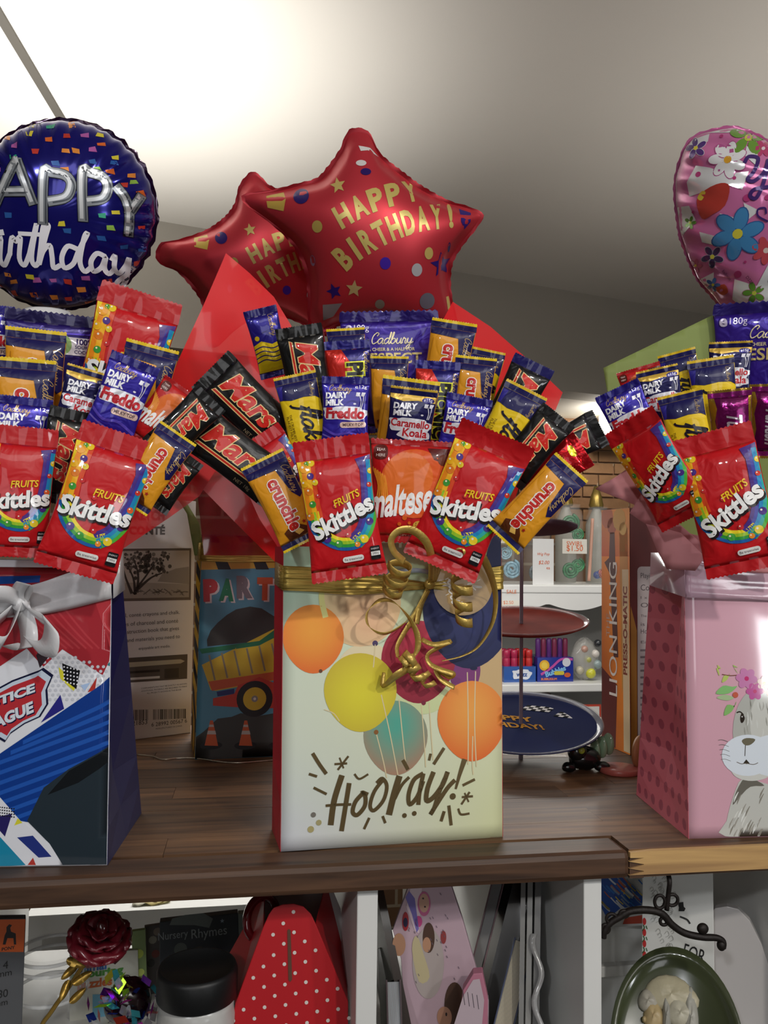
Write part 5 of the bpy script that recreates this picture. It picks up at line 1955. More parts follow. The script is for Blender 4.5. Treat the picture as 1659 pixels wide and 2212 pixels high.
def flower(px, py, R, c, cc, n=6, edge=None, rotd=0):
    for k in range(n):
        an = 2 * math.pi * k / n + rotd
        x, y = px + R * .58 * math.cos(an), py - R * .58 * math.sin(an)
        if edge:
            a.D(x, y, R * .48, edge, 2, ry=R * .30, ang=math.degrees(an), n=16)
        a.D(x, y, R * .43, c, 3, ry=R * .26, ang=math.degrees(an), n=16)
    a.D(px, py, R * .2, cc, 4, n=12)


flower(*z4(1198, 410), 40, '#e8e8ea', '#d8a030', 7, '#b65a92', .4)
flower(*z4(1275, 975), 54, '#4a8fc6', '#e2d84a', 6, '#3a62a0', .3)
flower(*z4(945, 310), 24, '#54327e', '#e0d040', 5, '#e6e4ea', .5)
flower(*z4(1355, 230), 42, '#6f9a3e', '#c8c850', 5, None, .2)
flower(*z4(1400, 1425), 24, '#5f9038', '#b8c048', 5, '#b65a92', .6)
flower(*z4(1490, 1100), 30, '#c8505a', '#e8d0c8', 7, None, .1)
flower(*z4(905, 890), 14, '#5f9038', '#b8c048', 5)
flower(*z4(1080, 1150), 24, '#3a2a52', '#c8c048', 5, '#a6a6b0', .9)
flower(*z4(1080, 1370), 16, '#3a62a0', '#d8d048', 5)
flower(*z4(1470, 315), 20, '#b8406e', '#e8d0d8', 6)
flower(*z4(940, 1225), 16, '#c2568e', '#e8d84a', 5)
flower(1700, 600, 40, '#4a8fc6', '#e2d84a', 6, '#3a62a0')
flower(1760, 420, 44, '#e8e8ea', '#d8a030', 7, '#b65a92')
a.P([z4(960, 720), z4(1030, 640), z4(1150, 590), z4(1215, 620), z4(1180, 760), z4(1080, 830), z4(1000, 860)], '#bf4238', 3, smooth=3)
a.P([z4(965, 700), z4(1000, 650), z4(1030, 660), z4(1000, 720)], '#e0c848', 4, smooth=3)
a.P([z4(1100, 1400), z4(1170, 1360), z4(1200, 1420), z4(1150, 1450)], '#c0503a', 3, smooth=3)
for x, y, r in ((970, 520, 6), (1250, 552, 4), (1145, 218, 4), (1345, 705, 8), (1275, 1282, 8), (1332, 1187, 3), (930, 810, 3), (1015, 1380, 3), (1500, 700, 6)):
    a.D(*z4(x, y), r, '#b8407c', 2, n=12)
a.S([z4(1330, 430), z4(1360, 385), z4(1430, 400), z4(1400, 500), z4(1350, 560), z4(1400, 575), z4(1480, 500), z4(1508, 400), z4(1480, 560), z4(1420, 700), z4(1370, 690), z4(1400, 640), z4(1500, 620)], 8, '#43296e', 6)
a.S([z4(1500, 880), z4(1430, 840), z4(1430, 790), z4(1480, 780), z4(1490, 820)], 4, '#43296e', 6)
a.W('ou', 1700, 400, 80, '#43296e', 6, ang=10, pen=.3)
a.T('D220', *z4(1365, 1325), 20, '#5a3050', 6, ang=-55)
a.T('balloon', *z4(1190, 1290), 26, '#5a3050', 6, ang=-55)
lay('flower_print', None, B4.H, MATS['heart_foil'], B4.root, built=B4.clamp(a.built(.006)), lift=.0006, gap=.00012)

# ================================================================== papers behind the bouquets
def paper(name, label, cat, d, px, material, color=None, curl=.01, kx=20, seed=0, yaw=0, tilt=0, step=.010):
    c = np.mean(px, axis=0)
    fr = facing(*c, d, 0, yaw, tilt)
    t = thing(name, label, cat, fr)
    rr = random.Random(seed)
    p1, p2, p3 = rr.uniform(0, 6), rr.uniform(0, 6), rr.uniform(.5, 1.5)
    o = sheet('folded_sheet', fr, fr.locs(px), lambda x, y: curl * (np.sin(x * kx + y * kx * p3 + p1) * .6 + np.sin(x * kx * 2.3 - y * kx + p2) * .3), material, t, color, step, thick=0 if 'cello' in name else .0004)
    return t


M_CELLO2 = mat('dark_cellophane', '#a30d2a', rough=.15, alpha=.85, coat=.8, bump=.15, bscale=14)
M_TISS = mat('salmon_tissue', '#cf8a8e', rough=.65, bump=.15, bscale=20)
M_GREENP = mat('olive_paper', '#8b9a57', rough=.6, bump=.04, bscale=30)
paper('cellophane_sheet', 'red cellophane sheet rising behind the middle bouquet towards the star', 'cellophane', .865, [(488, 546), (540, 590), (592, 640), (640, 720), (655, 800), (670, 1000), (690, 1240), (620, 1240), (440, 1060), (330, 1010), (338, 900), (385, 780), (440, 660)], M_CELLO, curl=.006, kx=22, seed=1)
paper('cellophane_sheet', 'red cellophane corner poking out beside the black leaning bars', 'cellophane', .88, [(978, 652), (1060, 706), (1140, 776), (1215, 848), (1200, 885), (1170, 900), (1060, 1240), (960, 1240), (930, 740)], M_CELLO, curl=.004, kx=18, seed=2)
paper('cellophane_sheet', 'red cellophane fold between the blue bag sweets and the sketching kit', 'cellophane', .775, [(450, 900), (470, 1010), (430, 1072), (360, 1122), (262, 1188), (200, 1205), (215, 1150), (280, 1090), (330, 1020), (390, 930)], M_CELLO, curl=.006, kx=26, seed=3)
paper('cellophane_sheet', 'dark red cellophane sticking up out of the party bag', 'cellophane', 1.03, [(425, 1050), (520, 1030), (604, 1050), (606, 1200), (440, 1200)], M_CELLO2, curl=.008, kx=40, seed=4)
paper('cellophane_sheet', 'red cellophane tip tucked between balloon bag and party bag', 'cellophane', .80, [(540, 1075), (600, 1060), (680, 1100), (690, 1200), (612, 1200), (560, 1120)], M_CELLO, curl=.004, kx=30, seed=8)
paper('paper_sheet', 'olive green paper sheet behind the pink bag bouquet', 'paper', .865, [(1548, 676), (1420, 738), (1303, 795), (1312, 850), (1330, 910), (1400, 1010), (1420, 1180), (1500, 1200), (1700, 1200), (1720, 680)], M_GREENP, curl=.003, kx=10, seed=5)
t = paper('tissue_paper', 'salmon pink tissue paper bunched in the rabbit bag', 'tissue paper', .80, [(1285, 1056), (1330, 1030), (1372, 1000), (1420, 1080), (1440, 1130), (1404, 1104)], M_TISS, curl=.003, kx=40, seed=6)
tf = t.matrix_world
F0 = facing(*np.mean([(1285, 1056), (1330, 1030), (1372, 1000), (1420, 1080), (1440, 1130), (1404, 1104)], axis=0), .80)
for i, (px, zz) in enumerate((([(1360, 1108), (1385, 1068), (1430, 1100), (1500, 1160), (1560, 1210), (1480, 1205), (1420, 1150)], .006), ([(1395, 1130), (1470, 1150), (1520, 1200), (1500, 1230), (1440, 1225), (1420, 1190)], .012), ([(1430, 1200), (1480, 1150), (1560, 1170), (1700, 1200), (1700, 1240), (1440, 1230)], -.004))):
    sheet('folded_sheet', F0, F0.locs(px), lambda x, y, z=zz, i=i: z + .006 * np.sin(x * 60 + i * 2) * np.cos(y * 70 + i), M_TISS, t, None, .008)

# ================================================================== things standing further back on the shelf
def slab(name, label, cat, p_bl, p_br, top_px, thick, color, z=ZS, material=None, width_left=0.0, part='cover_body', group=None, lean=0.0):
    """An upright box: front bottom corners by pixel on the surface at z, top by a pixel's height; returns root, frame, w, h."""
    A, B = onz(*p_bl, z), onz(*p_br, z)
    ex = unit(B - A)
    A = A - ex * width_left
    back = np.cross((0, 0, 1.0), ex)
    fr = Frame(A, ex, np.array((0, 0, 1.0)) * math.cos(lean) + back * math.sin(lean))
    w = float(np.linalg.norm(B - A))
    h = fr.loc(*top_px)[1]
    t = thing(name, label, cat, fr, group=group)
    box(part, 0, w, 0, h, -thick, 0, material or M_PAPER, t, color=color, bevel=.0008)
    return t, fr, w, h


def stripes_mat(name, c1, c2, step, ky, kz, kx=0.0, rough=.5):
    m = mat(name, c1, rough=rough)
    N, L = m.node_tree.nodes, m.node_tree.links
    tc = N.new('ShaderNodeTexCoord')
    d = N.new('ShaderNodeVectorMath')
    d.operation = 'DOT_PRODUCT'
    d.inputs[1].default_value = (kx / step, ky / step, kz / step)
    L.new(tc.outputs['Object'], d.inputs[0])
    fr_ = N.new('ShaderNodeMath')
    fr_.operation = 'FRACT'
    L.new(d.outputs['Value'], fr_.inputs[0])
    lt = N.new('ShaderNodeMath')
    lt.operation = 'LESS_THAN'
    lt.inputs[1].default_value = .5
    L.new(fr_.outputs[0], lt.inputs[0])
    mx = N.new('ShaderNodeMix')
    mx.data_type = 'RGBA'
    L.new(lt.outputs[0], mx.inputs[0])
    mx.inputs[6].default_value = lin(c1)
    mx.inputs[7].default_value = lin(c2)
    L.new(mx.outputs[2], N['Principled BSDF'].inputs['Base Color'])
    return m


# ---- sketching kit box
t, f, w, h = slab('art_kit_box', 'white sketching kit box with a sepia tree picture and barcodes', 'box', (300, 1597), (412, 1583), (405, 1082), .03, '#c9c2bd', width_left=.09)
a = pxart(f)
a.T('SKETCH', 318, 1113, 76, '#6f6a66', 1, h=22, bold=.05, ang=1)
a.T('CONTÉ', 318, 1144, 78, '#5a5450', 1, h=22, bold=.05, ang=1)
a.P([(200, 1186), (413, 1184), (412, 1296), (200, 1300)], '#5d5048', 1)
a.P([(200, 1191), (409, 1189), (408, 1290), (200, 1294)], '#a99d92', 2)
a.P([(200, 1262), (300, 1258), (408, 1262), (408, 1290), (200, 1294)], '#8f8378', 3)
a.P([(350, 1240), (380, 1228), (408, 1224), (408, 1262), (340, 1256)], '#857a70', 3)
rr = random.Random(3)
for k in range(190):
    x, y = 316 + rr.gauss(0, 24), 1214 + rr.gauss(0, 15)
    if 1192 < y < 1262 and x < 374:
        a.D(x, y, rr.uniform(1.5, 4.5), rr.choice(['#4a423c', '#5f564e', '#6e645b', '#3b342f']), 4, n=9)
for pts in ([(290, 1282), (302, 1262), (318, 1240), (332, 1220)], [(292, 1282), (288, 1250), (276, 1224)], [(296, 1278), (298, 1240), (288, 1206)], [(300, 1270), (326, 1248), (350, 1238)], [(284, 1280), (272, 1250), (262, 1216)]):
    a.S(pts, [7, 4, 2.5], '#332c28', 5)
for k in range(18):
    x = rr.uniform(280, 400)
    a.S([(x, rr.uniform(1272, 1286)), (x + 8, 1278), (x + 14, rr.uniform(1272, 1288))], 2, rr.choice(['#5c524a', '#756a60']), 5)
for y, s, x0 in ((1328, 'charcoal, conté crayons and chalk.', 236), (1345, 'tones of charcoal and conté', 252), (1363, 'and instruction book that gives', 248), (1381, 'tools and materials you need to', 248), (1399, 'enjoyable art media.', 300)):
    x1 = {1328: 390, 1345: 386, 1363: 388, 1381: 390, 1399: 368}[y]
    a.T(s, (x0 + x1) / 2, y, x1 - x0, '#3c3836', 1, ang=1.5)
a.P([(230, 1424), (405, 1413), (404, 1466), (230, 1478)], '#4c423a', 1)
a.P([(230, 1434), (390, 1424), (399, 1428), (390, 1433), (230, 1445)], '#a0957f', 2)
a.P([(250, 1452), (345, 1446), (345, 1451), (250, 1457)], '#231c18', 2)
a.P([(250, 1466), (345, 1460), (345, 1465), (250, 1471)], '#b5aca4', 2)
a.P([(355, 1445), (386, 1443), (386, 1464), (355, 1466)], '#332b26', 2)
for y, s, x0, x1 in ((1482, 'COMPONENTS MAY NOT BE EXACTLY AS SHOWN', 306, 404), (1488, 'ADDITIONAL MATERIALS ARE REQUIRED TO MAKE', 306, 404), (1494, 'ALL PROJECTS SHOWN IN THIS BOOK', 318, 392)):
    a.T(s, (x0 + x1) / 2, y, x1 - x0, '#4c4846', 1, ang=1)
for x0, x1 in ((262, 320), (331, 402)):
    x = x0
    while x < x1:
        bw = rr.choice([.8, 1.4, 2.2])
        a.P([(x, 1533 - (x - 300) * .02), (x + bw, 1533 - (x - 300) * .02), (x + bw, 1556 - (x - 300) * .04), (x, 1556 - (x - 300) * .04)], '#2c2a29', 1)
        x += bw + rr.choice([1.0, 1.6, 2.4])
a.T('78021853', 292, 1562, 52, '#2c2a29', 1)
a.T('6 28992 00567 6', 366, 1561, 76, '#2c2a29', 1)
a.T('MANUFACTURED IN CHINA', 365, 1571, 56, '#3c3a39', 1)
_b = a.built(None)
_b[0][:, 0] = np.clip(_b[0][:, 0], .001, w - .001)
lay('cover_print', None, flat, M_PAPER, t, built=_b, lift=.0002, gap=.00005)

# ---- construction party bag
BP = bag('gift_bag', 'construction-themed party bag with dump truck and hazard stripes', (421, 1641), (622, 1633), (436, 1154), (626, 1160), (413, 1600), (419, 1152), 'L', M_PAPER,
         stripes_mat('hazard_stripes', '#d9a92a', '#15161a', .034, 1.0, .9), '#d9a92a', '#548ea6', bulge=.002)
f = BP['fr']
a = pxart(f)
a.P([(436, 1154), (626, 1160), (624, 1226), (434, 1231)], '#c9a036', 1)
for y0, y1, xs in ((1155, 1172, (440, 512, 590)), (1208, 1230, (463, 545, 615))):
    for x in xs:
        a.P([(x, y0), (x + 26, y0), (x + 36, y1), (x + 8, y1)], '#17181c', 2)
for ch, x, y, w_, c, an in (('P', 455, 1275, 32, '#b93238', 3), ('A', 490, 1274, 32, '#1f7a52', -2), ('R', 528, 1268, 34, '#7a7078', 2), ('T', 572, 1272, 34, '#c4542a', 0), ('Y', 612, 1270, 32, '#cfa42c', 0)):
    a.T(ch, x + 4, y + 3, w_, '#d2c8c8', 2, h=50, ang=an, bold=.08)
    a.T(ch, x, y, w_, c, 3, h=50, ang=an, bold=.08)
a.P([(448, 1396), (447, 1382), (455, 1362), (470, 1345), (490, 1328), (510, 1316), (540, 1310), (565, 1314), (590, 1330), (610, 1336), (610, 1370), (560, 1385)], '#34322f', 2)
a.P([(436, 1436), (455, 1470 + 20), (466, 1492), (610, 1466), (608, 1350)], '#cfb02c', 3)
a.P([(430, 1402), (560, 1384), (596, 1358), (612, 1352), (612, 1368), (575, 1386), (560, 1394), (436, 1412)], '#1c6e4a', 4)
for k in range(6):
    x = 452 + k * 27
    a.S([(x, 1416 - k * 5), (x + 6, 1442 - k * 5), (x + 12, 1468 - k * 5)], 4, '#8a8068', 4)
a.P([(450, 1472), (610, 1448), (610, 1466), (530, 1478), (458, 1492)], '#c4562c', 4)
a.P([(468, 1494), (506, 1487), (506, 1498), (470, 1504)], '#1f2a6a', 4)
a.P([(460, 1508), (506, 1498), (514, 1480), (560, 1462), (600, 1478), (610, 1500), (605, 1530), (510, 1527), (460, 1524)], '#bd3a2a', 5)
a.D(550, 1509, 39, '#17171a', 6)
a.D(550, 1509, 25, '#d2b430', 7)
a.D(550, 1509, 7, '#8a8a86', 8)
a.D(550, 1509, 3, '#dcdcd8', 9)
a.P([(421, 1640), (422, 1592), (440, 1580), (470, 1552), (500, 1548), (520, 1540), (560, 1546), (620, 1535), (622, 1634)], '#3a3b38', 4, smooth=0)
for x in (456, 530, 604):
    a.D(x, 1610, 24, '#131416', 5, ry=9)
    a.P([(x - 14, 1610), (x - 2, 1556), (x + 4, 1556), (x + 15, 1611)], '#c75c30', 6)
    a.P([(x - 9, 1586), (x - 7, 1578), (x + 9, 1578), (x + 11, 1586)], '#b9b2aa', 7)
    a.P([(x - 5, 1570), (x - 4, 1565), (x + 5, 1565), (x + 6, 1570)], '#b9b2aa', 7)
_b = a.built(.02)
XY = _b[0]
XY[:, 0] = np.clip(XY[:, 0], .0004 + BP['TL'][0] * XY[:, 1] / BP['h'], BP['xr'] - .0005)
XY[:, 1] = np.clip(XY[:, 1], .0006, BP['h'] - .0006)
lay('truck_print', None, BP['H'], M_PAPER, BP['root'], built=_b, gap=.00004)
rb = thing('gift_ribbon', 'dull gold ribbon band round the construction party bag', 'ribbon', f)
band('band', FL(f, [(435, 1172), (520, 1176), (624, 1178)]), FL(f, [(434, 1212), (520, 1214), (624, 1212)]), .003, rb, M_GOLDB, n=8)
q0, q1 = f.loc(435, 1172), f.loc(434, 1212)
zz = BP['Dt']
o = obj('band', [(q0[0] - .001, q0[1], .003), (q0[0] - .002 + BP['dx'] * zz, q0[1], BP['dz'] * zz), (q1[0] - .002 + BP['dx'] * zz, q1[1], BP['dz'] * zz), (q1[0] - .001, q1[1], .003)], [(0, 1, 2, 3)], M_GOLDB, rb)
o.modifiers.new('thickness', 'SOLIDIFY').thickness = .0006
paper('paper_sheet', 'small olive paper corner showing beside the party bag', 'paper', 1.12, [(380, 1072), (402, 1084), (430, 1130), (440, 1200), (420, 1200), (404, 1110)], M_GREENP, curl=.002, kx=20, seed=9)

# ---- thin wire on the shelf
tube('light_wire', [onz(x, y, ZS) + (0, 0, .0012) for x, y in ((296, 1632), (330, 1636), (352, 1643), (385, 1640), (430, 1641), (500, 1650), (590, 1644), (640, 1640))], .0009, mat('silver_wire', '#b7b0a0', rough=.25, metal=.8))
tag(bpy.data.objects['light_wire'], 'thin silvery wire lying along the shelf behind the bags', 'wire')

# ---- three-tier cake stand
P = onz(1125, 1640, ZS)
dC = float(np.dot(P - CAM, fw))
st = thing('cake_stand', 'three-tier stand with blue, red and purple plates under clear plastic', 'cake stand', loc=tuple(P))


def zat(py):
    return float(atd(1125, py, dC)[2]) - ZS


M_PLATE = mat('plate_print', None, rough=.8, spec=.04)
for nm, py, rpx, tilt, c, vary in (('plate', 1568, 172, 11, '#101b48', 0), ('plate', 1352, 143, 8, '#8a3a30', 1), ('plate', 1148, 120, -6, '#6a5a68', 0)):
    R = rpx * dC / FPX
    m = mat('plate_%s' % c[1:], c, rough=.8, spec=.04, vary=.25 if vary else .05, vscale=18)
    pr = [(0, 0), (R * .6, .0), (R * .9, .002), (R, .006), (R, .008), (R * .9, .0045), (R * .6, .0025), (0, .0025)]
    o = lathe(nm, pr, m, st, seg=56)
    rm = lathe('clear_rim', [(R * .93, .006), (R * 1.0, .009), (R * 1.015, .0085), (R * 1.0, .0068), (R * .93, .004)], mat('clear_rim_plastic', '#c8cace', rough=.15, alpha=.25, coat=.4), o, seg=56)
    yv = math.atan2(P[0], P[1])
    o.rotation_euler = (math.radians(tilt), 0, -yv)
    o.location = (0, 0, zat(py))
    if py == 1568:
        a = Art()
        for bx, by, an in ((.020, .058, -8), (.062, .040, -14)):
            for i in range(6):
                for j in range(3):
                    a.poly(rot([(i * .0062 + j * .002, j * .006), (i * .0062 + .0062 + j * .002, j * .006), (i * .0062 + .0082 + j * .002, j * .006 + .006), (i * .0062 + .002 + j * .002, j * .006 + .006)], an, bx - .02, by - .01), '#d4d4d4' if (i + j) % 2 else '#121316', 1)
        a.text('HAPPY', -.022, .018, .075, '#c08a30', 1, h=.016, bold=.03, shear=-.4, ang=-6)
        a.text('BIRTHDAY!', -.022, -.006, .10, '#c08a30', 1, h=.016, bold=.03, shear=-.4, ang=-4)
        lay('lettering', a, lambda x, y: np.where(np.hypot(x, y) > R * .6, .0025 + (np.hypot(x, y) - R * .6) * .012, .0025), M_PLATE, o, step=.02, lift=.0004, gap=.0001)
lathe('post', [(.0028, -.0), (.003, .002), (.0024, .01), (.0024, zat(1135)), (.002, zat(1135) + .004), (0, zat(1135) + .005)], mat('grey_post', '#857c88', rough=.5), st, seg=16)
lathe('foot', [(0, 0), (.065, 0), (.068, .003), (.06, .006), (.02, .012), (.005, .02)], M_CLEAR, st, seg=48)

# ---- small things beside the stand
P = onz(1262, 1662, ZS)
t = thing('toy_figurine', 'small black toy figure with pale green fins beside the cake stand', 'toy', loc=tuple(P))


def ell(name, parent, c, r, color, material=None, rotz=0, bumpy=0.0, seg=(18, 12)):
    V, F = [], []
    nu, nv = seg
    rr_ = random.Random(int(c[0] * 1e5) + nu)
    for j in range(nv + 1):
        th = math.pi * j / nv
        for i in range(nu):
            ph_ = 2 * math.pi * i / nu
            k = 1 + bumpy * (math.sin(3 * ph_ + 2 * th) + rr_.uniform(-.3, .3))
            x, y, z = r[0] * k * math.sin(th) * math.cos(ph_), r[1] * k * math.sin(th) * math.sin(ph_), r[2] * k * math.cos(th)
            V.append((c[0] + x * math.cos(rotz) - y * math.sin(rotz), c[1] + x * math.sin(rotz) + y * math.cos(rotz), c[2] + z))
    for j in range(nv):
        for i in range(nu):
            F.append((j * nu + i, (j + 1) * nu + i, (j + 1) * nu + (i + 1) % nu, j * nu + (i + 1) % nu))
    o = obj(name, V, F, material or M_GLOSS, parent, True, cols=[lin(color)] * len(F))
    return recalc(o)


ell('body', t, (0, 0, .014), (.020, .016, .014), '#121312', bumpy=.05)
ell('head', t, (-.012, -.006, .024), (.012, .011, .012), '#151615', bumpy=.04)
ell('eye', t, (-.010, -.016, .027), (.0042, .003, .0042), '#9aa83a')
ell('paw', t, (.018, -.012, .006), (.010, .007, .006), '#0f100f', bumpy=.05)
ell('paw', t, (-.024, -.010, .006), (.009, .007, .006), '#0f100f', bumpy=.05)
for k in range(3):
    ell('fin', t, (.016 + k * .010, .004 + k * .003, .022 + k * .003), (.004, .008, .013), '#7f9a7c', rotz=.4 + k * .2, bumpy=.06)
P = onz(1338, 1668, ZS)
lathe('round_lid', [(0, 0), (.0235, 0), (.0245, .001), (.0245, .0055), (.0235, .0065), (.0, .0067)], mat('coral_plastic', '#a8584e', rough=.4, coat=.2), None, seg=48, loc=tuple(P))
tag(bpy.data.objects['round_lid'], 'flat coral pink lid lying on the shelf near the rabbit bag', 'lid')
P = onz(1384, 1662, ZS)
t = thing('wooden_disc', 'tan round disc standing between the storybook game box and rabbit bag', 'disc', loc=tuple(P))
o = lathe('disc_body', [(0, -.003), (.020, -.003), (.021, 0), (.020, .003), (0, .003)], mat('tan_wood', '#a8744a', rough=.5, vary=.15, vscale=60), t, seg=40)
o.rotation_euler = (math.radians(90), 0, math.radians(40))
o.location = (0, 0, .021)

# ---- jungle game box: narrow spine and wide side
C_, A_ = onz(1362, 1632, ZS), onz(1300, 1606, ZS)
exs = unit(C_ - A_)
f = Frame(A_, exs, (0, 0, 1))
w = float(np.linalg.norm(C_ - A_))
h = f.loc(1320, 1100)[1]
t = thing('game_box', 'orange and maroon jungle game box standing beside the rabbit bag', 'box', f)
box('carton', 0, w, 0, h, -.20, 0, M_PAPER, t, color='#5a1d1a', bevel=.0006)
a = pxart(f)
a.add([(0.0004, .0004), (w - .0004, .0004), (w - .0004, h - .0004), (.0004, h - .0004)], [(0, 1, 2, 3)], ramp((0, 0), (w, .02), '#8a160c', '#ee8a22'), 1)
a.add([(0.0004, h * .8), (w - .0004, h * .8), (w - .0004, h - .0004), (.0004, h - .0004)], [(0, 1, 2, 3)], ramp((0, h * .78), (w * .6, h), '#cc4a1c', '#e8962e'), 2)
a.P([(1344, 1230), (1358, 1230), (1362, 1628), (1348, 1622)], '#e0c9a0', 3)
a.P([(1338, 1150), (1356, 1140), (1358, 1400), (1344, 1500)], '#d09038', 2)
a.P([(1300, 1604), (1330, 1616), (1334, 1480), (1300, 1440)], '#5e1a16', 2)
for k, (x, y, r, c) in enumerate(((1312, 1118, 13, '#c0653a'), (1338, 1122, 14, '#cf9a34'), (1322, 1136, 10, '#b0552c'), (1346, 1142, 8, '#d8aa48'))):
    a.D(x, y, r, c, 3 + k % 2, n=10)
a.P([(1318, 1150), (1328, 1150), (1330, 1230), (1336, 1420), (1326, 1420), (1318, 1240), (1306, 1215), (1316, 1205)], '#55231c', 3)
a.T('LION KING', 1325, 1358, 156, '#e6e0da', 6, ang=90, h=17)
a.T('THE', 1314, 1350, 26, '#c9a89a', 6, ang=90, h=7)
a.T('PRESS-O-MATIC', 1351, 1362, 106, '#8a3a22', 6, ang=90, h=9, bold=.03)
_b = a.built(.01)
_b[0][:, 0] = np.clip(_b[0][:, 0], .0004, w - .0004)
_b[0][:, 1] = np.clip(_b[0][:, 1], .0004, h - .0004)
lay('spine_print', None, flat, M_PAPER, t, built=_b, lift=.0002, gap=.00005)
# wide side: its plane starts at the near corner and runs back
exr = np.cross(exs, (0, 0, 1.0))
exr = exr if exr[1] > 0 else -exr
g = Frame(C_, exr, (0, 0, 1))
a = pxart(g)
H2 = h
a.rect(.052, h * .40, .082, h * .72, '#a9a1a0', 1, r=.006)
y = h * .72
for s, hh in (('Playing Time', .009), ('Contents', .008), ('1 x Press game', .0045), ('Object', .008), ('The object of the game', .0045), ('is to collect', .0045), ('How to Play', .008), ('Each player', .0045)):
    a.text(s, .016, y, .055 if hh < .006 else .042, '#4a4244', 2, align='l', h=hh)
    y -= hh + .006
for k in range(12):
    a.rect(.035, y - k * .009, .04, .0028, '#6a6264', 2)
a.poly([(.0006, .0006), (.010, .0006), (.010, h * .5), (.0006, h * .6)], '#9a6a26', 1)
b_ = lay('side_print', a, flat, M_PAPER, t, step=None, lift=.0003, gap=.00005)
b_.matrix_local = f.matrix().inverted() @ g.matrix()

# ================================================================== white shop shelving far behind
YU = 2.15


def P3(px, py, Y=YU):
    return atY(px, py, Y)


un = thing('shelving_unit', 'white scalloped shop shelving of lollies behind the cake stand', 'shelving', loc=(0, YU, 0))
xa, xb = P3(940, 1270)[0], P3(1460, 1270)[0]
zA, zB = P3(1190, 1264)[2], P3(1190, 1478)[2]
for zz, th in ((zA, .022), (zB, .022), (zB - .30, .022), (zB - .75, .022)):
    box('shelf_board', xa, xb, .0, .30, zz - th, zz, M_WHITE, un, bevel=.003)
box('back_board', xa, xb, .30, .315, .0, zA, mat('grey_back', '#8d8b86', rough=.6), un)
for x in (xa - .02, xb):
    box('side_board', x, x + .02, 0, .315, 0, zA + .0, M_WHITE, un, bevel=.002)
# scalloped valance
pts = [(xa, zA - .022), (xb, zA - .022)]
n = 60
low = []
for i in range(n + 1):
    x = xb + (xa - xb) * i / n
    ph_ = ((x - P3(1248, 1330)[0]) / (P3(1248, 1330)[0] - P3(1120, 1330)[0]))
    low.append((x, zA - .022 - .028 - .018 * (abs(math.cos(ph_ * math.pi / 1.0)) ** 1.0)))
prism_o = prism('valance', pts + low, 0, .014, M_WHITE, un)
prism_o.rotation_euler = (math.radians(90), 0, 0)
prism_o.location = (0, .016, 0)
for rows_ in (((1105, 1278, 'SALE'),), ((1098, 1302, '$2.50'), (1096, 1318, 'each'))):
    a = Art()
    for px, py, s in rows_:
        q = P3(px, py)
        a.text(s, q[0], q[2], .028, '#d4703a', 1)
    q = P3(1100, 1310)
    if len(rows_) > 1:
        a.rect(q[0], q[2], .055, .032, '#dcd8cc', 0)
    o = lay('price_lettering', a, flat, M_PAPER, un, step=None, lift=.0)
    o.rotation_euler = (math.radians(90), 0, 0)
    o.location = (0, -.0006, 0)


def swirl(t, c, R, col, light, ncoil=3.2):
    """A flat spiral lollipop head."""
    P = [(c[0] + R * k / 60 * math.cos(k / 60 * ncoil * 2 * math.pi), c[1] - R * .25 * (1 - k / 60), c[2] + R * k / 60 * math.sin(k / 60 * ncoil * 2 * math.pi)) for k in range(8, 61)]
    tube('lolly_swirl', P, R * .17, mat('swirl_' + col[1:], col, rough=.25, coat=.5, vary=.5, vscale=120), t, seg=7, sub=1)


def jar(px, ybot, ytop, wpx, label, swirls, Y, tagc=None, words=()):
    b0 = atY(px, ybot, Y)
    s = np.linalg.norm(atY(px + 1, ybot, Y) - b0)
    w_, h_ = wpx * s / 2, (ybot - ytop) * s
    t = thing('candy_jar', label, 'jar', loc=(b0[0], Y, zA))
    q = 14
    prof = [(w_ * .98, 0), (w_, .004), (w_, h_ * .86), (w_ * .8, h_ * .94), (w_ * .8, h_), (w_ * .76, h_), (w_ * .76, h_ * .93), (w_ * .955, h_ * .85), (w_ * .955, .006), (0, .006), (0, 0), (w_ * .98, 0)]
    lathe('glass_body', prof, M_CLEAR, t, seg=28)
    for (cx, cz, R, col) in swirls:
        swirl(t, (cx * w_, -w_ * .45, cz * h_ + .004), R * w_ * 1.1, col, None)
    if tagc:
        o = box('paper_label', -w_ * .9, w_ * .9, -w_ - .0025, -w_ - .001, h_ * tagc[0], h_ * tagc[1], mat('label_paper', '#d5d1c6', rough=.6), t)
        a = Art()
        for k, wd in enumerate(words):
            a.text(wd, 0, h_ * (tagc[1] * .7 + tagc[0] * .3) - k * h_ * (tagc[1] - tagc[0]) * .36, w_ * 1.2, '#d4622c', 1)
        l_ = lay('lettering', a, flat, M_PAPER, o, step=None, lift=0)
        l_.rotation_euler = (math.radians(90), 0, 0)
        l_.location = (0, -w_ - .003, 0)
    return t


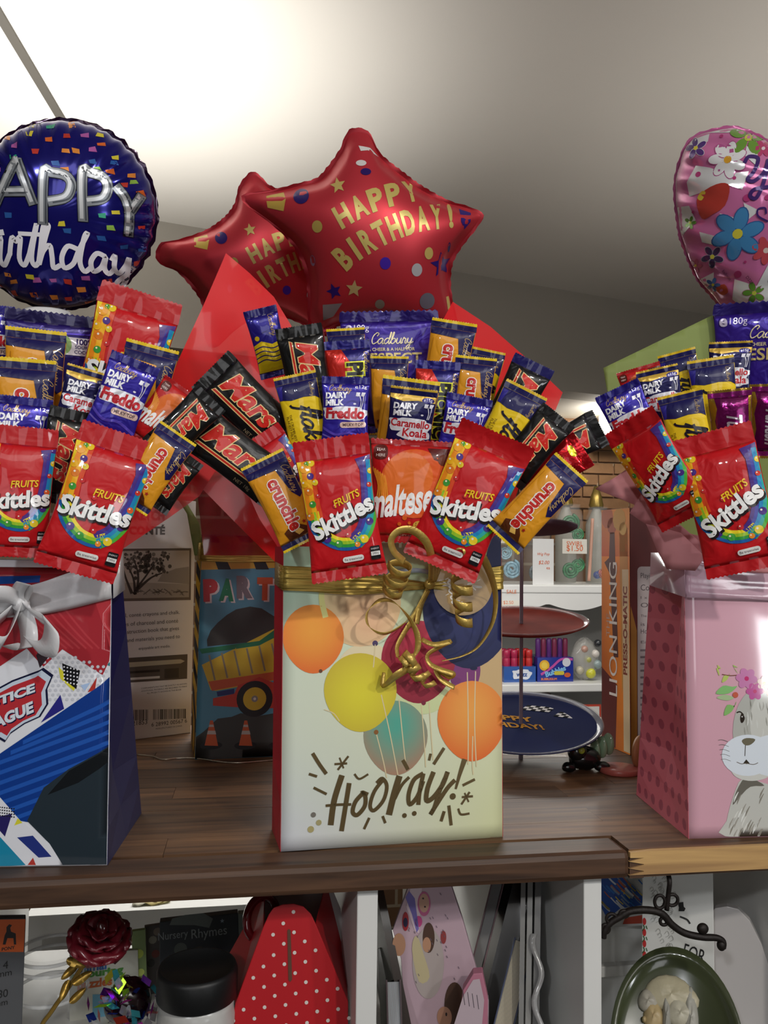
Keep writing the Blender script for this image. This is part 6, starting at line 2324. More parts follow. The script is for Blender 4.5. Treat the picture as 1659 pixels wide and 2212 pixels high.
jar(1229, 1262, 1098, 58, 'clear jar of green swirl lollies with a cream label', [(-.1, .16, .55, '#2f7a4a'), (.45, .22, .45, '#3a8a56'), (-.1, .74, .6, '#2f7a4a'), (.45, .6, .4, '#3a8a56')], YU + .10, (.38, .56), ('SWIRL', '$1.50'))
jar(1160, 1262, 1110, 58, 'clear jar of grey swirl lollies behind a handwritten sign', [(-.15, .14, .6, '#8f9aa0'), (.4, .12, .4, '#a8b0b4')], YU + .12)
jar(1098, 1262, 1110, 56, 'clear jar of pale blue swirl lollies next to the gift bag', [(.1, .18, .62, '#8ab4c6'), (-.4, .4, .45, '#9cc2d0')], YU + .10, (.55, .75), ('LOLLY',))
jar(1292, 1262, 1105, 50, 'clear jar with striped sticks next to the game box', [(.2, .12, .4, '#b86a5a'), (-.3, .1, .3, '#4a5a9a')], YU + .14)
tube('candy_stick', [atY(1272, 1255, YU + .08) + (0, 0, .0), atY(1276, 1190, YU + .08), atY(1280, 1120, YU + .08)], .005, mat('pink_stick', '#c99a86', rough=.5))
tag(bpy.data.objects['candy_stick'], 'tall pink candy stick standing beside the green lolly jar', 'sweets')
sg = P3(1173, 1223, YU + .03)
t = thing('price_sign', 'small white handwritten lolly price sign on the back shelf', 'sign', loc=(sg[0], YU + .03, zA))
hs = P3(1173, 1164, YU + .03)[2] - zA
box('card', -.030, .030, -.002, 0, 0, hs, mat('sign_card', '#d9d9d8', rough=.5), t)
a = Art()
a.text('Wig Pop', 0, hs * .66, .036, '#d4622c', 1, shear=.2)
a.text('$2.00', .002, hs * .48, .03, '#d4622c', 1, shear=.2)
a.text('ea', .014, hs * .36, .010, '#d4622c', 1)
o = lay('lettering', a, flat, M_PAPER, t, step=None, lift=0)
o.rotation_euler = (math.radians(90), 0, 0)
o.location = (0, -.0026, 0)
# gold-topped bottles behind the jars
for px, yb, yt, lb in ((1222, 1262, 1060, 'gold-topped clear bottle rising behind the green lolly jar'), (1288, 1262, 1065, 'pale gold-topped bottle behind the striped sticks jar')):
    b0 = atY(px, yb, YU + .24)
    s = np.linalg.norm(atY(px + 1, yb, YU + .24) - b0)
    t = thing('bottle', lb, 'bottle', loc=(b0[0], YU + .24, zA))
    h_ = (yb - yt) * s
    lathe('glass_body', [(.03, 0), (.032, .01), (.032, h_ * .6), (.012, h_ * .75), (.012, h_ * .8), (0, h_ * .8)], mat('frosted_glass', '#b9b7ab', rough=.25, alpha=.6), t, seg=20)
    lathe('gold_top', [(.020, h_ * .78), (.022, h_ * .80), (.016, h_ * .9), (.006, h_), (0, h_)], mat('brass_gold', '#b59a52', rough=.3, metal=.7), t, seg=16)
# lower row of sweets
b0 = P3(1118, 1474, YU + .06)
s = np.linalg.norm(P3(1119, 1474, YU + .06) - b0)
t = thing('display_box', 'blue display tray of red-capped candy tubes', 'display box', loc=(b0[0], YU + .06, zB))
tr_ = box('tray', -34 * s, 34 * s, -.02, .06, 0, 32 * s, M_GLOSS, t, color='#24519a')
for k in range(4):
    for j in range(2):
        q = lathe('candy_tube', [(0, 0), (7.5 * s, 0), (7.5 * s, 44 * s), (6.5 * s, 46 * s), (7.6 * s, 47 * s), (7.6 * s, 60 * s), (6 * s, 62 * s), (0, 62 * s)], mat('tube_%d' % (k // 2), ('#a8244a', '#b82a28')[k // 2], rough=.35, coat=.3), t, seg=14, loc=((-24 + k * 16) * s, .0 + j * .03, .004))
a = Art()
blob(a, 4 * s, 16 * s, 40 * s, 20 * s, '#cfd4dc', 1)
a.text('wizz', 4 * s, 16 * s, 24 * s, '#2a4a8a', 2, bold=.04)
o = lay('lettering', a, flat, M_PAPER, t, step=None, lift=0)
o.rotation_euler = (math.radians(90), 0, 0)
o.location = (0, -.0208, 0)
b0 = P3(1194, 1474, YU + .06)
t = thing('display_box', 'royal blue candy display box with a pink arch and sun', 'display box', loc=(b0[0], YU + .06, zB))
box('tray', -39 * s, 39 * s, -.02, .06, 0, 50 * s, M_GLOSS, t, color='#22318c')
for k in range(6):
    lathe('candy_tube', [(0, 0), (5.6 * s, 0), (5.6 * s, 82 * s), (4 * s, 86 * s), (0, 86 * s)], mat('purple_tube_%d' % (k % 2), ('#5a2a70', '#7a2a4a')[k % 2], rough=.3), t, seg=12, loc=((-30 + k * 12) * s, .01, .002))
a = Art()
a.disc(-24 * s, 34 * s, 11 * s, '#d8a42c', 1)
a.disc(-24 * s, 34 * s, 7 * s, '#e2c24a', 2)
a.stroke([(-30 * s, 16 * s), (-8 * s, 30 * s), (12 * s, 46 * s), (36 * s, 46 * s)], 5 * s, '#b84a9a', 1)
a.text('Bubbles', 0, 22 * s, 46 * s, '#7ab4e0', 2, ang=18, bold=.04)
a.rect(8 * s, 18 * s, 22 * s, 8 * s, '#c0b43a', 3, r=3 * s)
a.disc(24 * s, 40 * s, 9 * s, '#c9ccd6', 2)
a.disc(26 * s, 14 * s, 7 * s, '#c0582c', 2, ry=5 * s)
a.text('BUBBLEGUM', -14 * s, 6 * s, 34 * s, '#d87a4a', 2, bold=.03)
o = lay('lettering', a, flat, M_PAPER, t, step=None, lift=0)
o.rotation_euler = (math.radians(90), 0, 0)
o.location = (0, -.0208, 0)
b0 = P3(1268, 1474, YU + .05)
t = thing('candy_bag', 'clear bag with yellow and pale sweets beside the display boxes', 'sweets bag', loc=(b0[0], YU + .05, zB))
ell('clear_film', t, (0, .02, 44 * s), (30 * s, .03, 44 * s), '#b8b6ac', mat('clear_film', '#cfcdc6', rough=.15, alpha=.4, coat=.5), bumpy=.05)
for x, z, r, c in ((8, 16, 11, '#c4c23a'), (-16, 22, 9, '#b5ae98'), (18, 56, 9, '#cfc8c0'), (-6, 66, 8, '#b89080'), (22, 34, 10, '#8a9a9a'), (2, 44, 8, '#a8a85a'), (24, 78, 8, '#2a2c30')):
    ell('sweet', t, (x * s, .0, z * s), (r * s, r * s, r * s), c)
b0 = P3(1268, 1600, YU + .05)
z2 = zB - .30
for px, wp, hp, c, lb in ((1130, 120, 95, '#3a1418', 'dark red box on the shelf under the display boxes'), (1225, 70, 70, '#4c3a2c', 'dark brown box on the shelf under the candy bag')):
    q = P3(px, 1560, YU + .08)
    s2 = np.linalg.norm(P3(px + 1, 1560, YU + .08) - q)
    t = thing('storage_box', lb, 'box', loc=(q[0], YU + .08, z2))
    hh = .30 - .05 if c == '#3a1418' else .20
    box('carton', -wp * s2 / 2, wp * s2 / 2, 0, .16, 0, hh, M_PAPER, t, color=c, bevel=.003)
    box('carton_lid', -wp * s2 / 2 - .002, wp * s2 / 2 + .002, -.002, .162, hh, hh + .012, M_PAPER, t, color=c, bevel=.003)
q = P3(1268, 1560, YU + .02)
t = thing('price_sign', 'white card in a red frame near the game box edge', 'sign', loc=(q[0], YU + .02, z2))
hh = P3(1268, 1522, YU + .02)[2] - z2
box('frame', -.040, .040, -.002, .004, hh - .045, hh, M_PAPER, t, color='#b0402c')
box('card', -.034, .034, -.0035, -.002, hh - .040, hh - .005, M_PAPER, t, color='#c9c6c0')
box('stem', -.004, .004, 0, .003, 0, hh - .045, M_PAPER, t, color='#8a8a88')

# ================================================================== cubbies under the shelf
def standing(name, label, cat, px, d, material=None, color='#888888', thick=.012, group=None, part='cover', base=True, tilt=0):
    """A board seen face-on (outline in pixels), standing down to the cubby floor; returns root and frame."""
    px = [tuple(p) for p in px]
    c = np.mean(px, axis=0)
    o = atd(*c, d)
    n = unit((CAM - o) * (1, 1, 0))
    ey = np.array((0, 0, 1.0))
    ex = np.cross(ey, n)
    tl = math.radians(tilt)
    ey = ey * math.cos(tl) - n * math.sin(tl)
    fr = Frame(o, ex, ey)
    t = thing(name, label, cat, fr, group=group)
    loc = fr.locs(px)
    if base:
        yb = min(p[1] for p in loc)
        floor = (ZB - fr.o[2]) / math.cos(tl)
        loc = [(x, floor if y <= yb + .004 else y) for x, y in loc]
    prism(part, loc, -thick, 0, material or M_PAPER, t, color=color, bevel=.0006)
    return t, fr


# white board of the unit behind, seen over the cubby
A_, B_ = atY(55, 1992, 1.34), atY(552, 1970, 1.34)
zt = atY(300, 1966, 1.34)[2]
ws = thing('low_white_shelf', 'lit white shelf board behind the open cubbies', 'shelf', loc=(A_[0], 1.34, zt))
box('board', 0, B_[0] - A_[0], 0, .36, -.030, 0, M_WHITE, ws, bevel=.001)
for x in (0.0, B_[0] - A_[0] - .02):
    box('leg', x, x + .02, .02, .34, -zt, -.030, M_WHITE, ws)
for px, py, c, r in ((330, 1945, '#c9b87a', .012), (348, 1943, '#d2c78a', .010), (300, 1950, '#b8b3a0', .007)):
    q = onz(px, py, zt + .004)
    t = thing('dried_leaf', {330: 'largest pale yellow leaf scrap on the lit white board', 348: 'second pale yellow leaf scrap on the lit white board', 300: 'smallest grey leaf scrap on the lit white board'}[px], 'leaf', loc=(q[0], q[1], zt))
    V = [(r * 1.4 * math.cos(k * .523) * (1 + .2 * (k % 2)), r * math.sin(k * .523), .001 + .002 * (k % 3)) for k in range(12)] + [(0, 0, .004)]
    o = solid('leaf_blade', V, [(k, (k + 1) % 12, 12) for k in range(12)], M_PAPER, c, t)
    o.modifiers.new('thickness', 'SOLIDIFY').thickness = .0006

# hanging craft packet
t, f = standing('craft_packet', 'grey craft packet with an orange pony label', 'packet', [(-60, 1986), (56, 1984), (46, 2230), (-60, 2230)], .80, color='#4c4d50', thick=.010, part='backing_card')
a = pxart(f)
a.P([(-58, 1987), (55, 1985), (51, 2056), (-58, 2056)], '#b8521e', 1)
a.P([(6, 2040), (10, 2020), (14, 2012), (14, 2002), (20, 1996), (26, 1998), (22, 2004), (24, 2012), (34, 2016), (35, 2040), (30, 2040), (29, 2026), (16, 2026), (12, 2040)], '#1c1412', 2)
a.T('PONY', 18, 2048, 28, '#1c1412', 2, bold=.03)
lay('lettering', a, flat, M_PAPER, t, step=None, lift=.0004)
a = pxart(f)
a.T('4', 12, 2084, 11, '#141414', 1, h=17)
a.T('mm', 10, 2104, 30, '#141414', 1)
a.T('80', 6, 2146, 22, '#141414', 1, h=18)
a.T('mm', 2, 2168, 28, '#141414', 1)
lay('lettering', a, flat, M_PAPER, t, step=None, lift=.0004)

# clear plastic jar
q = atd(112, 2110, .86)
hz = atd(112, 2046, .86)[2] - ZB
t = thing('plastic_jar', 'empty clear plastic jar with ridged rim beside the rose', 'jar', loc=(q[0], q[1], ZB))
R = 72 * .86 / FPX
lathe('jar_wall', [(R * 1.02, 0), (R * 1.04, .004), (R * 1.04, hz - .052), (R * 1.09, hz - .048), (R * 1.09, hz - .040), (R, hz - .034), (R, hz - .016), (R * 1.05, hz - .012), (R * 1.05, hz - .006), (R, hz), (R * .95, hz), (R * .95, hz - .034), (R, hz - .046), (R * .98, .004), (0, .004), (0, 0), (R * 1.02, 0)], mat('jar_clear', '#eef2f2', rough=.05, alpha=.07, coat=1.0), t, seg=48)

for zz in (hz - .004, hz - .014, hz - .043):
    lathe('screw_ridge', [(R * 1.03, zz - .002), (R * 1.075, zz), (R * 1.03, zz + .002), (R * .99, zz), (R * 1.03, zz - .002)], mat('bright_clear_ridge', '#f2f4f4', rough=.08, alpha=.45, coat=1.0), t, seg=48)
# metal rose on its stem
q = atd(218, 2014, .79)
t = thing('metal_rose', 'dark red metal rose with a gold leafy stem', 'flower', loc=tuple(q))
M_ROSE = mat('red_petal', '#641420', rough=.35, metal=.1, coat=.3, bump=.08, bscale=60)
M_STEM = mat('gold_leaf', '#9c7d38', rough=.35, metal=.7, bump=.2, bscale=80)
fr_ = facing(218, 2014, .79, 0, 10, 35)
rr = random.Random(5)


def petal(an, r0, size, lift, curl):
    V, F = [], []
    n, m = 9, 7
    ca, sa = math.cos(an), math.sin(an)
    for j in range(m):
        v = j / (m - 1)
        for i in range(n):
            u = i / (n - 1) - .5
            wv = math.sin(math.pi * min(v * .75 + .12, 1)) ** .7
            x = u * size * 1.25 * wv
            rr_ = r0 + v * size * .62 - curl * v ** 3 * size * .1
            z = lift + size * (.62 * v - curl * .42 * v ** 4) - abs(u) ** 2 * size * .35 + .03 * size * math.sin(u * 14 + v * 3)
            px_, py_ = ca * rr_ - sa * x, sa * rr_ + ca * x
            V.append(fr_.world(px_, py_, z) - q)
    for j in range(m - 1):
        for i in range(n - 1):
            k = j * n + i
            F.append((k, k + 1, k + n + 1, k + n))
    o = obj('petal', V, F, M_ROSE, t, True)
    md = o.modifiers.new('thickness', 'SOLIDIFY')
    md.thickness = .0006


for k in range(7):
    petal(k * .9 + .2, .007, .037, -.016, 1.0)
for k in range(6):
    petal(k * 1.05 + .6, .005, .027, -.006, .6)
for k in range(4):
    petal(k * 1.6 + .3, .0022, .018, .000, .2)
ell('bud', t, tuple(fr_.world(0, 0, .006) - q), (.006, .006, .009), '#4a0c14', M_GLOSS, bumpy=.08)
tube('stem', [atd(x, y, .80) - q for x, y in ((205, 2050), (180, 2085), (150, 2130), (112, 2184))] + [np.array(atd(80, 2240, .80) - q), np.array((atd(40, 2300, .80)[0] - q[0], .01, ZB - q[2]))], .0022, M_STEM, t)
for (x, y), an, sz in (((166, 2080), 30, 46), ((150, 2100), 150, 40), ((178, 2112), -20, 44), ((140, 2140), 120, 42), ((168, 2150), -30, 40)):
    g = facing(x, y, .79, an, 15, 10)
    s = sz * .79 / FPX / 2
    ol = [(s * .95 * math.cos(k * math.pi / 8), s * .42 * math.sin(k * math.pi / 8) * (1 - .2 * math.cos(k * math.pi / 8))) for k in range(16)]
    xy, fc = cut_grid([(ol, [tuple(range(16))])], .004)[0]
    V = [g.world(p[0], p[1], .003 * math.sin(p[0] / s * 2) - abs(p[1]) * .35) - q for p in xy]
    o = obj('leaf', V, fc, M_STEM, t, True)
    o.modifiers.new('thickness', 'SOLIDIFY').thickness = .0006

# books and cards at the back of the cubby
t, f = standing('activity_book', 'cream animal colouring puzzles book behind the rose', 'book', [(150, 2062), (298, 2052), (300, 2230), (150, 2230)], .97, color='#c9c8ba', thick=.006)
a = pxart(f)
a.T('animal', 196, 2088, 68, '#3a62a0', 1, bold=.03)
a.T('colouring', 210, 2103, 112, '#4c8a3a', 1, h=22, bold=.05)
a.T('puzzles', 205, 2126, 74, '#c0602e', 1, bold=.04)
a.P([(200, 2148), (298, 2144), (300, 2230), (200, 2230)], '#6aa2ba', 1)
a.D(250, 2180, 22, '#c9c04a', 2)
a.D(224, 2152, 8, '#b8402c', 2)
a.D(272, 2112, 10, '#3a3a30', 2, ry=7)
lay('cover_print', a, flat, M_PAPER, t, step=None, lift=.0004)
t, f = standing('activity_book', 'dark nursery rhymes book with pale serif title', 'book', [(345, 1992), (514, 1972), (520, 2230), (345, 2230)], 1.0, color='#2b3036', thick=.012)
a = pxart(f)
a.P([(366, 1998), (372, 1984), (400, 1976), (440, 1972), (460, 1984), (452, 2004), (420, 1998)], '#6a7270', 1)
a.T('Nursery', 374, 2022, 64, '#8f9698', 1, h=22, ang=3)
a.T('Rhymes', 452, 2016, 76, '#8f9698', 1, h=26, ang=3)
a.X(480, 1989, 5, '#8a9aa8', 1)
a.D(390, 2050, 14, '#59605c', 1)
a.D(430, 2060, 16, '#4a4640', 1)
lay('cover_print', a, flat, M_PAPER, t, step=None, lift=.0004)
t, f = standing('activity_book', 'green-edged card book between the cream and dark books', 'book', [(285, 2012), (314, 2008), (318, 2230), (285, 2230)], .985, color='#7c8f5a', thick=.006)
a = pxart(f)
a.D(300, 2060, 10, '#aab84a', 1)
a.D(304, 2100, 8, '#c2cf6a', 1)
lay('cover_print', a, flat, M_PAPER, t, step=None, lift=.0004)
t, f = standing('activity_book', 'mottled brown book leaning next to the nursery rhymes book', 'book', [(312, 2002), (352, 1996), (356, 2230), (312, 2230)], 1.02, color='#4a4240', thick=.006)
a = pxart(f)
for x, y, c in ((330, 2030, '#8a8478'), (336, 2060, '#6a2c24'), (326, 2080, '#2c2826'), (340, 2012, '#7a6a60')):
    a.D(x, y, 9, c, 1, n=9)
lay('cover_print', a, flat, M_PAPER, t, step=None, lift=.0004)
t, f = standing('activity_book', 'grey-green numbered book beside the polka-dot box', 'book', [(514, 1974), (580, 1968), (580, 2230), (520, 2230)], 1.01, color='#6a736e', thick=.010)
a = pxart(f)
a.T('2', 534, 2010, 14, '#3e4a48', 1, h=26, bold=.03)
lay('cover_print', a, flat, M_PAPER, t, step=None, lift=.0004)

# iridescent foil pompom
t = thing('foil_pompom', 'iridescent tinsel pompom next to the black-lidded tub', 'decoration', loc=tuple(atd(275, 2170, .76)))
q = atd(275, 2170, .76)
PC = ['#5ad0e0', '#a8d83a', '#c83ab8', '#3a58d8', '#e8e04a', '#d84a3a', '#d8d8e0', '#6a2a9a']
V, F, Cc = [], [], []
for k in range(90):
    v = unit((rr.gauss(0, 1), rr.gauss(0, 1) - .3, rr.gauss(0, 1)))
    c = np.array(v) * (.030 * rr.uniform(.5, 1.15)) * (1.1, .8, .95)
    s1, s2 = unit((rr.gauss(0, 1), rr.gauss(0, 1), rr.gauss(0, 1))) * .0055, unit((rr.gauss(0, 1), rr.gauss(0, 1), rr.gauss(0, 1))) * .0035
    b_ = len(V)
    V += [c - s1 - s2, c + s1 - s2, c + s1 + s2, c - s1 + s2]
    F.append((b_, b_ + 1, b_ + 2, b_ + 3))
    Cc.append(lin(rr.choice(PC)))
obj('tinsel_leaves', V, F, mat('iridescent_foil', None, rough=.15, metal=.8), t, False, Cc, kind='stuff')
ell('core', t, (0, .006, 0), (.021, .018, .021), '#16060a', M_GLOSS, bumpy=.06)
tube('stick', [(0, .006, -.015), (.004, .008, -.06), (.006, .01, ZB - q[2])], .002, M_BLACK, t)

# black-lidded tub
q = atd(426, 2130, .735)
zl = atd(426, 2086, .735)[2]
R = 86 * .735 / FPX
t = thing('craft_tub', 'white glitter tub with a black screw lid', 'tub', loc=(q[0], q[1], ZB))
hz = zl - ZB
lathe('lid', [(R * .98, hz - .026), (R, hz - .025), (R, hz - .004), (R * .95, hz), (R * .9, hz), (R * .88, hz - .0015), (0, hz - .0015)], M_BLACK, t, seg=64, ripple=lambda a_, z: 1 + (.006 * math.sin(a_ * 60) if z < hz - .003 else 0))
lathe('tub_wall', [(0, 0), (R * .95, 0), (R * .96, .003), (R * .96, hz - .040), (R * .92, hz - .034), (R * .92, hz - .024), (0, hz - .024)], mat('frosty_plastic', '#b9b9b6', rough=.25, bump=.15, bscale=60, vary=.15, vscale=50), t, seg=64)
for nm, z0, z1, c, a0, a1 in (('label_band', hz - .062, hz - .048, '#a8242c', -140, 60), ('label_band', 0.01, hz - .062, '#17171a', -140, 60), ('label_band', .01, hz - .048, '#c6c6c2', -185, -141)):
    V, F = [], []
    for i in range(25):
        an = math.radians(a0 + (a1 - a0) * i / 24)
        for z in (z0, z1):
            V.append((R * .972 * math.cos(an), R * .972 * math.sin(an), z))
    F = [(2 * i, 2 * i + 2, 2 * i + 3, 2 * i + 1) for i in range(24)]
    solid(nm, V, F, M_GLOSS, c, t)
a = Art()
a.text('CREATIVE', 0, 0, .040, '#d8d4d0', 1, bold=.04)
xy, ly, F, Cc = a.built(.004)
V = [(R * .980 * math.cos(math.radians(-62) + p[0] / R), R * .980 * math.sin(math.radians(-62) + p[0] / R), hz - .069 + p[1]) for p in xy]
obj('lettering', V, F, M_PAPER, t, True, vcols=Cc)

# polka-dot gift box with handle slot
def gb(*p):
    return [(300 + x / 3.318, 1850 + y / 3.318) for x, y in p]


fp = gb((665, 1201), (690, 1060), (890, 510), (930, 420), (965, 370), (1030, 345), (1110, 340), (1180, 360), (1235, 415), (1270, 490), (1500, 1040), (1505, 1201))
t, f = standing('gift_box', 'red polka-dot gift box with a rounded handle flap and slot', 'gift box', fp, .745, mat('red_card', '#b0121c', rough=.5), None, thick=.0012, part='front_panel', tilt=4)
a = pxart(f)
for j in range(14):
    for i in range(7):
        x = 958 + (i - 2) * 150 + (75 if j % 2 else 0) + j * 2
        y = 420 + j * 73 - (i - 2) * 17 - (8 if j % 2 else 0) - 6
        inside = y > 395 + max(0, abs(x - 1095) - 60) * 2.0 and abs(x - 1075) < 60 + (y - 380) * .52 and y < 1215
        if inside and not (abs(x - 1078) < 26 and 500 < y < 905):
            a.D(*gb((x, y))[0], 4.0, '#d5cdc6', 1, n=12)
lay('dot_print', a, flat, M_PAPER, t, step=None, lift=.0003)
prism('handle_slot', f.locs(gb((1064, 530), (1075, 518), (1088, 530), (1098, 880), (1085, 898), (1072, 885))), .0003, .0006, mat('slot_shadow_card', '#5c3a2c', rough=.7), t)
fb = gb((660, 1201), (700, 900), (860, 330), (900, 215), (960, 160), (1230, 160), (1320, 215), (1480, 600), (1560, 1201))
prism('rear_panel', [(x, y) for x, y in f.locs(fb)], -.0802, -.079, mat('grey_card', '#8f8a88', rough=.6), t)
l0 = f.locs(gb((690, 1060), (890, 510)))
l1 = f.locs(gb((1270, 490), (1500, 1040)))
for (p, q_) in (l0, l1):
    sgn = -1 if p[0] < 0 else 1
    o = obj('side_panel', [(p[0], p[1], -.001), (q_[0], q_[1], -.001), (q_[0] + sgn * .002, q_[1] + .006, -.079), (p[0] + sgn * .012, p[1] + .012, -.079)], [(0, 1, 2, 3)], MATS['red_card'], t, False)
    o.modifiers.new('thickness', 'SOLIDIFY').thickness = .001
prism('handle_slot', f.locs(gb((1095, 255), (1120, 255), (1122, 345), (1097, 345))), -.0786, -.078, M_WHITE, t)
# dark red glass ring by the box
t = thing('glass_ring', 'dark red glass ring leaning behind the polka-dot box', 'ring', facing(566, 1984, .80, 10, 30, 0))
tube('ring_body', [(.0165 * math.cos(k * math.pi / 10), .019 * math.sin(k * math.pi / 10), 0) for k in range(20)], .0042, mat('dark_red_glass', '#5a0d14', rough=.08, coat=.8), t, closed=True, seg=10)
tube('ring_stand', [(0, -.019, 0), (0, -.06, -.004), (0, -.2, -.01)], .002, MATS['dark_red_glass'], t)

# ---- middle cubby: books and notebooks
def leaner(name, label, px, py, wpx, hpx, ang, d, color, cat='book', deep=.15, page=None, group=None, yaw=0, tilt=0):
    fr = facing(px, py, d, ang, yaw, tilt)
    s = d / FPX
    t = thing(name, label, cat, fr, group=group)
    w_, h_ = wpx * s / 2, hpx * s / 2
    if page:
        box('cover', -w_, -w_ + .0016, -h_, h_, -deep, .0, M_PAPER, t, color=color, bevel=.0004)
        box('cover', w_ - .0016, w_, -h_, h_, -deep, .0, M_PAPER, t, color=color, bevel=.0004)
        box('page_block', -w_ + .0016, w_ - .0016, -h_ + .002, h_ - .002, -deep + .002, -.003, stripes_mat('pages_' + page[1:], page, '#6f6a62', .0011, 0, 0, 1.0), t)
    else:
        box('cover', -w_, w_, -h_, h_, -deep, 0, M_GLOSS, t, color=color, bevel=.0005)
        box('spine', -w_ - .0003, w_ + .0003, -h_ * .98, h_ * .98, -.004, .0004, M_GLOSS, t, color=color)
    return t


GR = 'thin books leaning in the middle cubby'
leaner('notebook', 'dark brown hardback leaning against the cubby divider', 848, 2060, 16, 330, -13, .80, '#2a201c', group=GR, yaw=8)
leaner('notebook', 'olive edged thin book tight against the cubby divider', 828, 2160, 14, 200, -3, .83, '#46483a', group=GR)
leaner('notebook', 'grey-blue paged book low beside the dark hardback', 853, 2230, 34, 200, -2, .76, '#3c2a2e', page='#9aa2ac', group=GR)
leaner('notebook', 'maroon lined stack of pages leaning over the pink folder', 1050, 2010, 28, 300, 15, .86, '#6a5054', page='#6e7074', group=GR)
leaner('notebook', 'charcoal hardback with pale corner leaning behind cream pages', 1092, 2060, 40, 330, 15, .84, '#3a3a3c', group=GR)
leaner('notebook', 'cream paged book with blue back cover leaning low', 1098, 2175, 44, 270, 15, .79, '#2a3450', page='#b8ae92', group=GR, deep=.045)
for x, w_, c, lb in ((1128, 9, '#7c7c7a', 'thin clear sleeve standing nearest the leaning charcoal book'), (1143, 10, '#8a8a88', 'middle clear sleeve standing upright in the cubby'), (1160, 12, '#6c6c6c', 'outermost clear sleeve beside the bare cubby wall')):
    leaner('plastic_sleeve', lb, x, 2060, w_, 330, 1, .80, c, cat='sleeve', deep=.035)
t = thing('blister_pack', 'wavy clear blister pack near the bare cubby wall', 'packet', facing(1158, 2140, .78, -2))
s = .78 / FPX
V, F = [], []
for j in range(25):
    y = (-110 + 220 * j / 24) * s
    x = 9 * s * math.sin(j * .5) + 4 * s
    for dx, dz in ((-6 * s, 0), (6 * s, 0), (6 * s, -.09), (-6 * s, -.09)):
        V.append((x + dx, y, dz))
for j in range(24):
    for k in range(4):
        F.append((j * 4 + k, j * 4 + (k + 1) % 4, j * 4 + 4 + (k + 1) % 4, j * 4 + 4 + k))
F += [(3, 2, 1, 0), (96, 97, 98, 99)]
obj('blister_film', V, F, mat('blister_plastic', '#a8a8a8', rough=.15, alpha=.7, coat=.6), t, True)

# pink folder with printed doll and a small notebook before it
fo = [(885, 1908), (972, 1906), (1000, 1990), (1032, 2104), (1056, 2162), (1056, 2230), (892, 2230), (866, 2072), (848, 2010)]
t, f = standing('paper_folder', 'pale pink folder printed with dolls leaning in the middle cubby', 'folder', fo, .80, color='#b49aa4', thick=.010, part='cover')
a = pxart(f)
a.P([(888, 1912), (912, 1910), (905, 2016), (896, 2010), (878, 1958)], '#c9b4bc', 1)
a.P([(876, 1938), (884, 1924), (896, 1940), (905, 2006), (900, 2014), (890, 1975)], '#6f64a4', 2)
a.D(916, 1952, 14, '#b05a80', 2, ry=26)
a.D(916, 1950, 11, '#b8907c', 3, ry=20)
a.D(914, 1940, 2, '#2c2020', 4)
a.D(918, 1958, 2, '#2c2020', 4)
a.D(876, 1990, 7, '#9a2c34', 2, ry=20)
a.D(876, 1992, 5, '#2a2440', 3, ry=10)
a.D(904, 1990, 8, '#b8447c', 2, ry=12)
a.D(925, 2080, 34, '#a89c98', 2, ry=75)
a.D(926, 2025, 13, '#4c372c', 3, ry=32)
a.D(922, 2040, 9, '#b08468', 4, ry=16)
a.P([(900, 2020), (915, 2060), (928, 2110), (905, 2120), (890, 2050)], '#b8ab86', 3, smooth=3)
a.D(862, 2040, 14, '#b08468', 2, ry=24)
a.D(958, 2024, 6, '#8a3a3a', 2, ry=14)
a.D(982, 2170, 22, '#4a3428', 3, ry=48)
a.D(960, 2196, 16, '#a87c64', 4, ry=22)
a.D(964, 2190, 2, '#2c2020', 5, ry=4)
for k in range(30):
    x, y = rr.uniform(880, 1000), rr.uniform(1920, 2120)
    if x < 960 + (y - 1920) * .25:
        a.S([(x, y), (x + 2, y + 4)], 1.4, '#6a5a66', 5)
lay('doll_print', a, flat, M_PAPER, t, step=None, lift=.0004, gap=.0001)
nb = [(1000, 2140), (1022, 2104), (1042, 2102), (1054, 2160), (1050, 2230), (968, 2230)]
t, f = standing('notebook', 'small pink edged notebook standing before the doll folder', 'notebook', nb, .765, color='#b07084', thick=.012)
a = pxart(f)
a.P([(1000, 2152), (1022, 2116), (1036, 2114), (1046, 2160), (1040, 2228), (976, 2228)], '#b8a6ae', 1)
for k in range(4):
    a.S([(1000 + k * 10, 2140 + k * 3), (1004 + k * 10, 2170 + k * 3)], 1.6, '#5a5058', 2)
lay('cover_print', a, flat, M_PAPER, t, step=None, lift=.0004)

# ---- cubby under the rabbit bag
t, f = standing('painting_card', 'abstract blue painted card in the cubby under the rabbit bag', 'picture', [(1290, 1880), (1386, 1880), (1392, 1990), (1388, 2000), (1300, 2004), (1290, 2000)], .95, color='#b8b8b6', thick=.004, part='card', base=False)
a = pxart(f)
a.P([(1291, 1890), (1340, 1890), (1390, 1935), (1386, 1955), (1340, 1962), (1312, 1985), (1300, 1962)], '#1d4a9a', 1)
for k in range(36):
    x, y = rr.uniform(1296, 1380), rr.uniform(1892, 1955)
    a.S([(x, y), (x + 8, y + 9), (x + 16, y + 16)], rr.uniform(2, 5), rr.choice(['#16357c', '#2a6ab8', '#8a7a30', '#c9b03a', '#7a8a9a', '#23408a', '#b05a3a', '#c9ccd0']), 2 + k % 3)
a.P([(1350, 1982), (1388, 1976), (1388, 1994), (1345, 1996)], '#a8402c', 3)
lay('paint_print', a, flat, M_PAPER, t, step=None, lift=.0004)
bx = atd(1340, 2092, .96)
t = thing('white_drawer_box', 'white box with a ledge under the blue painting', 'box', loc=(bx[0], bx[1], ZB))
zt = bx[2] - ZB
box('box_body', -.035, .09, .004, .12, 0, zt + .048, M_WHITE, t, bevel=.001)
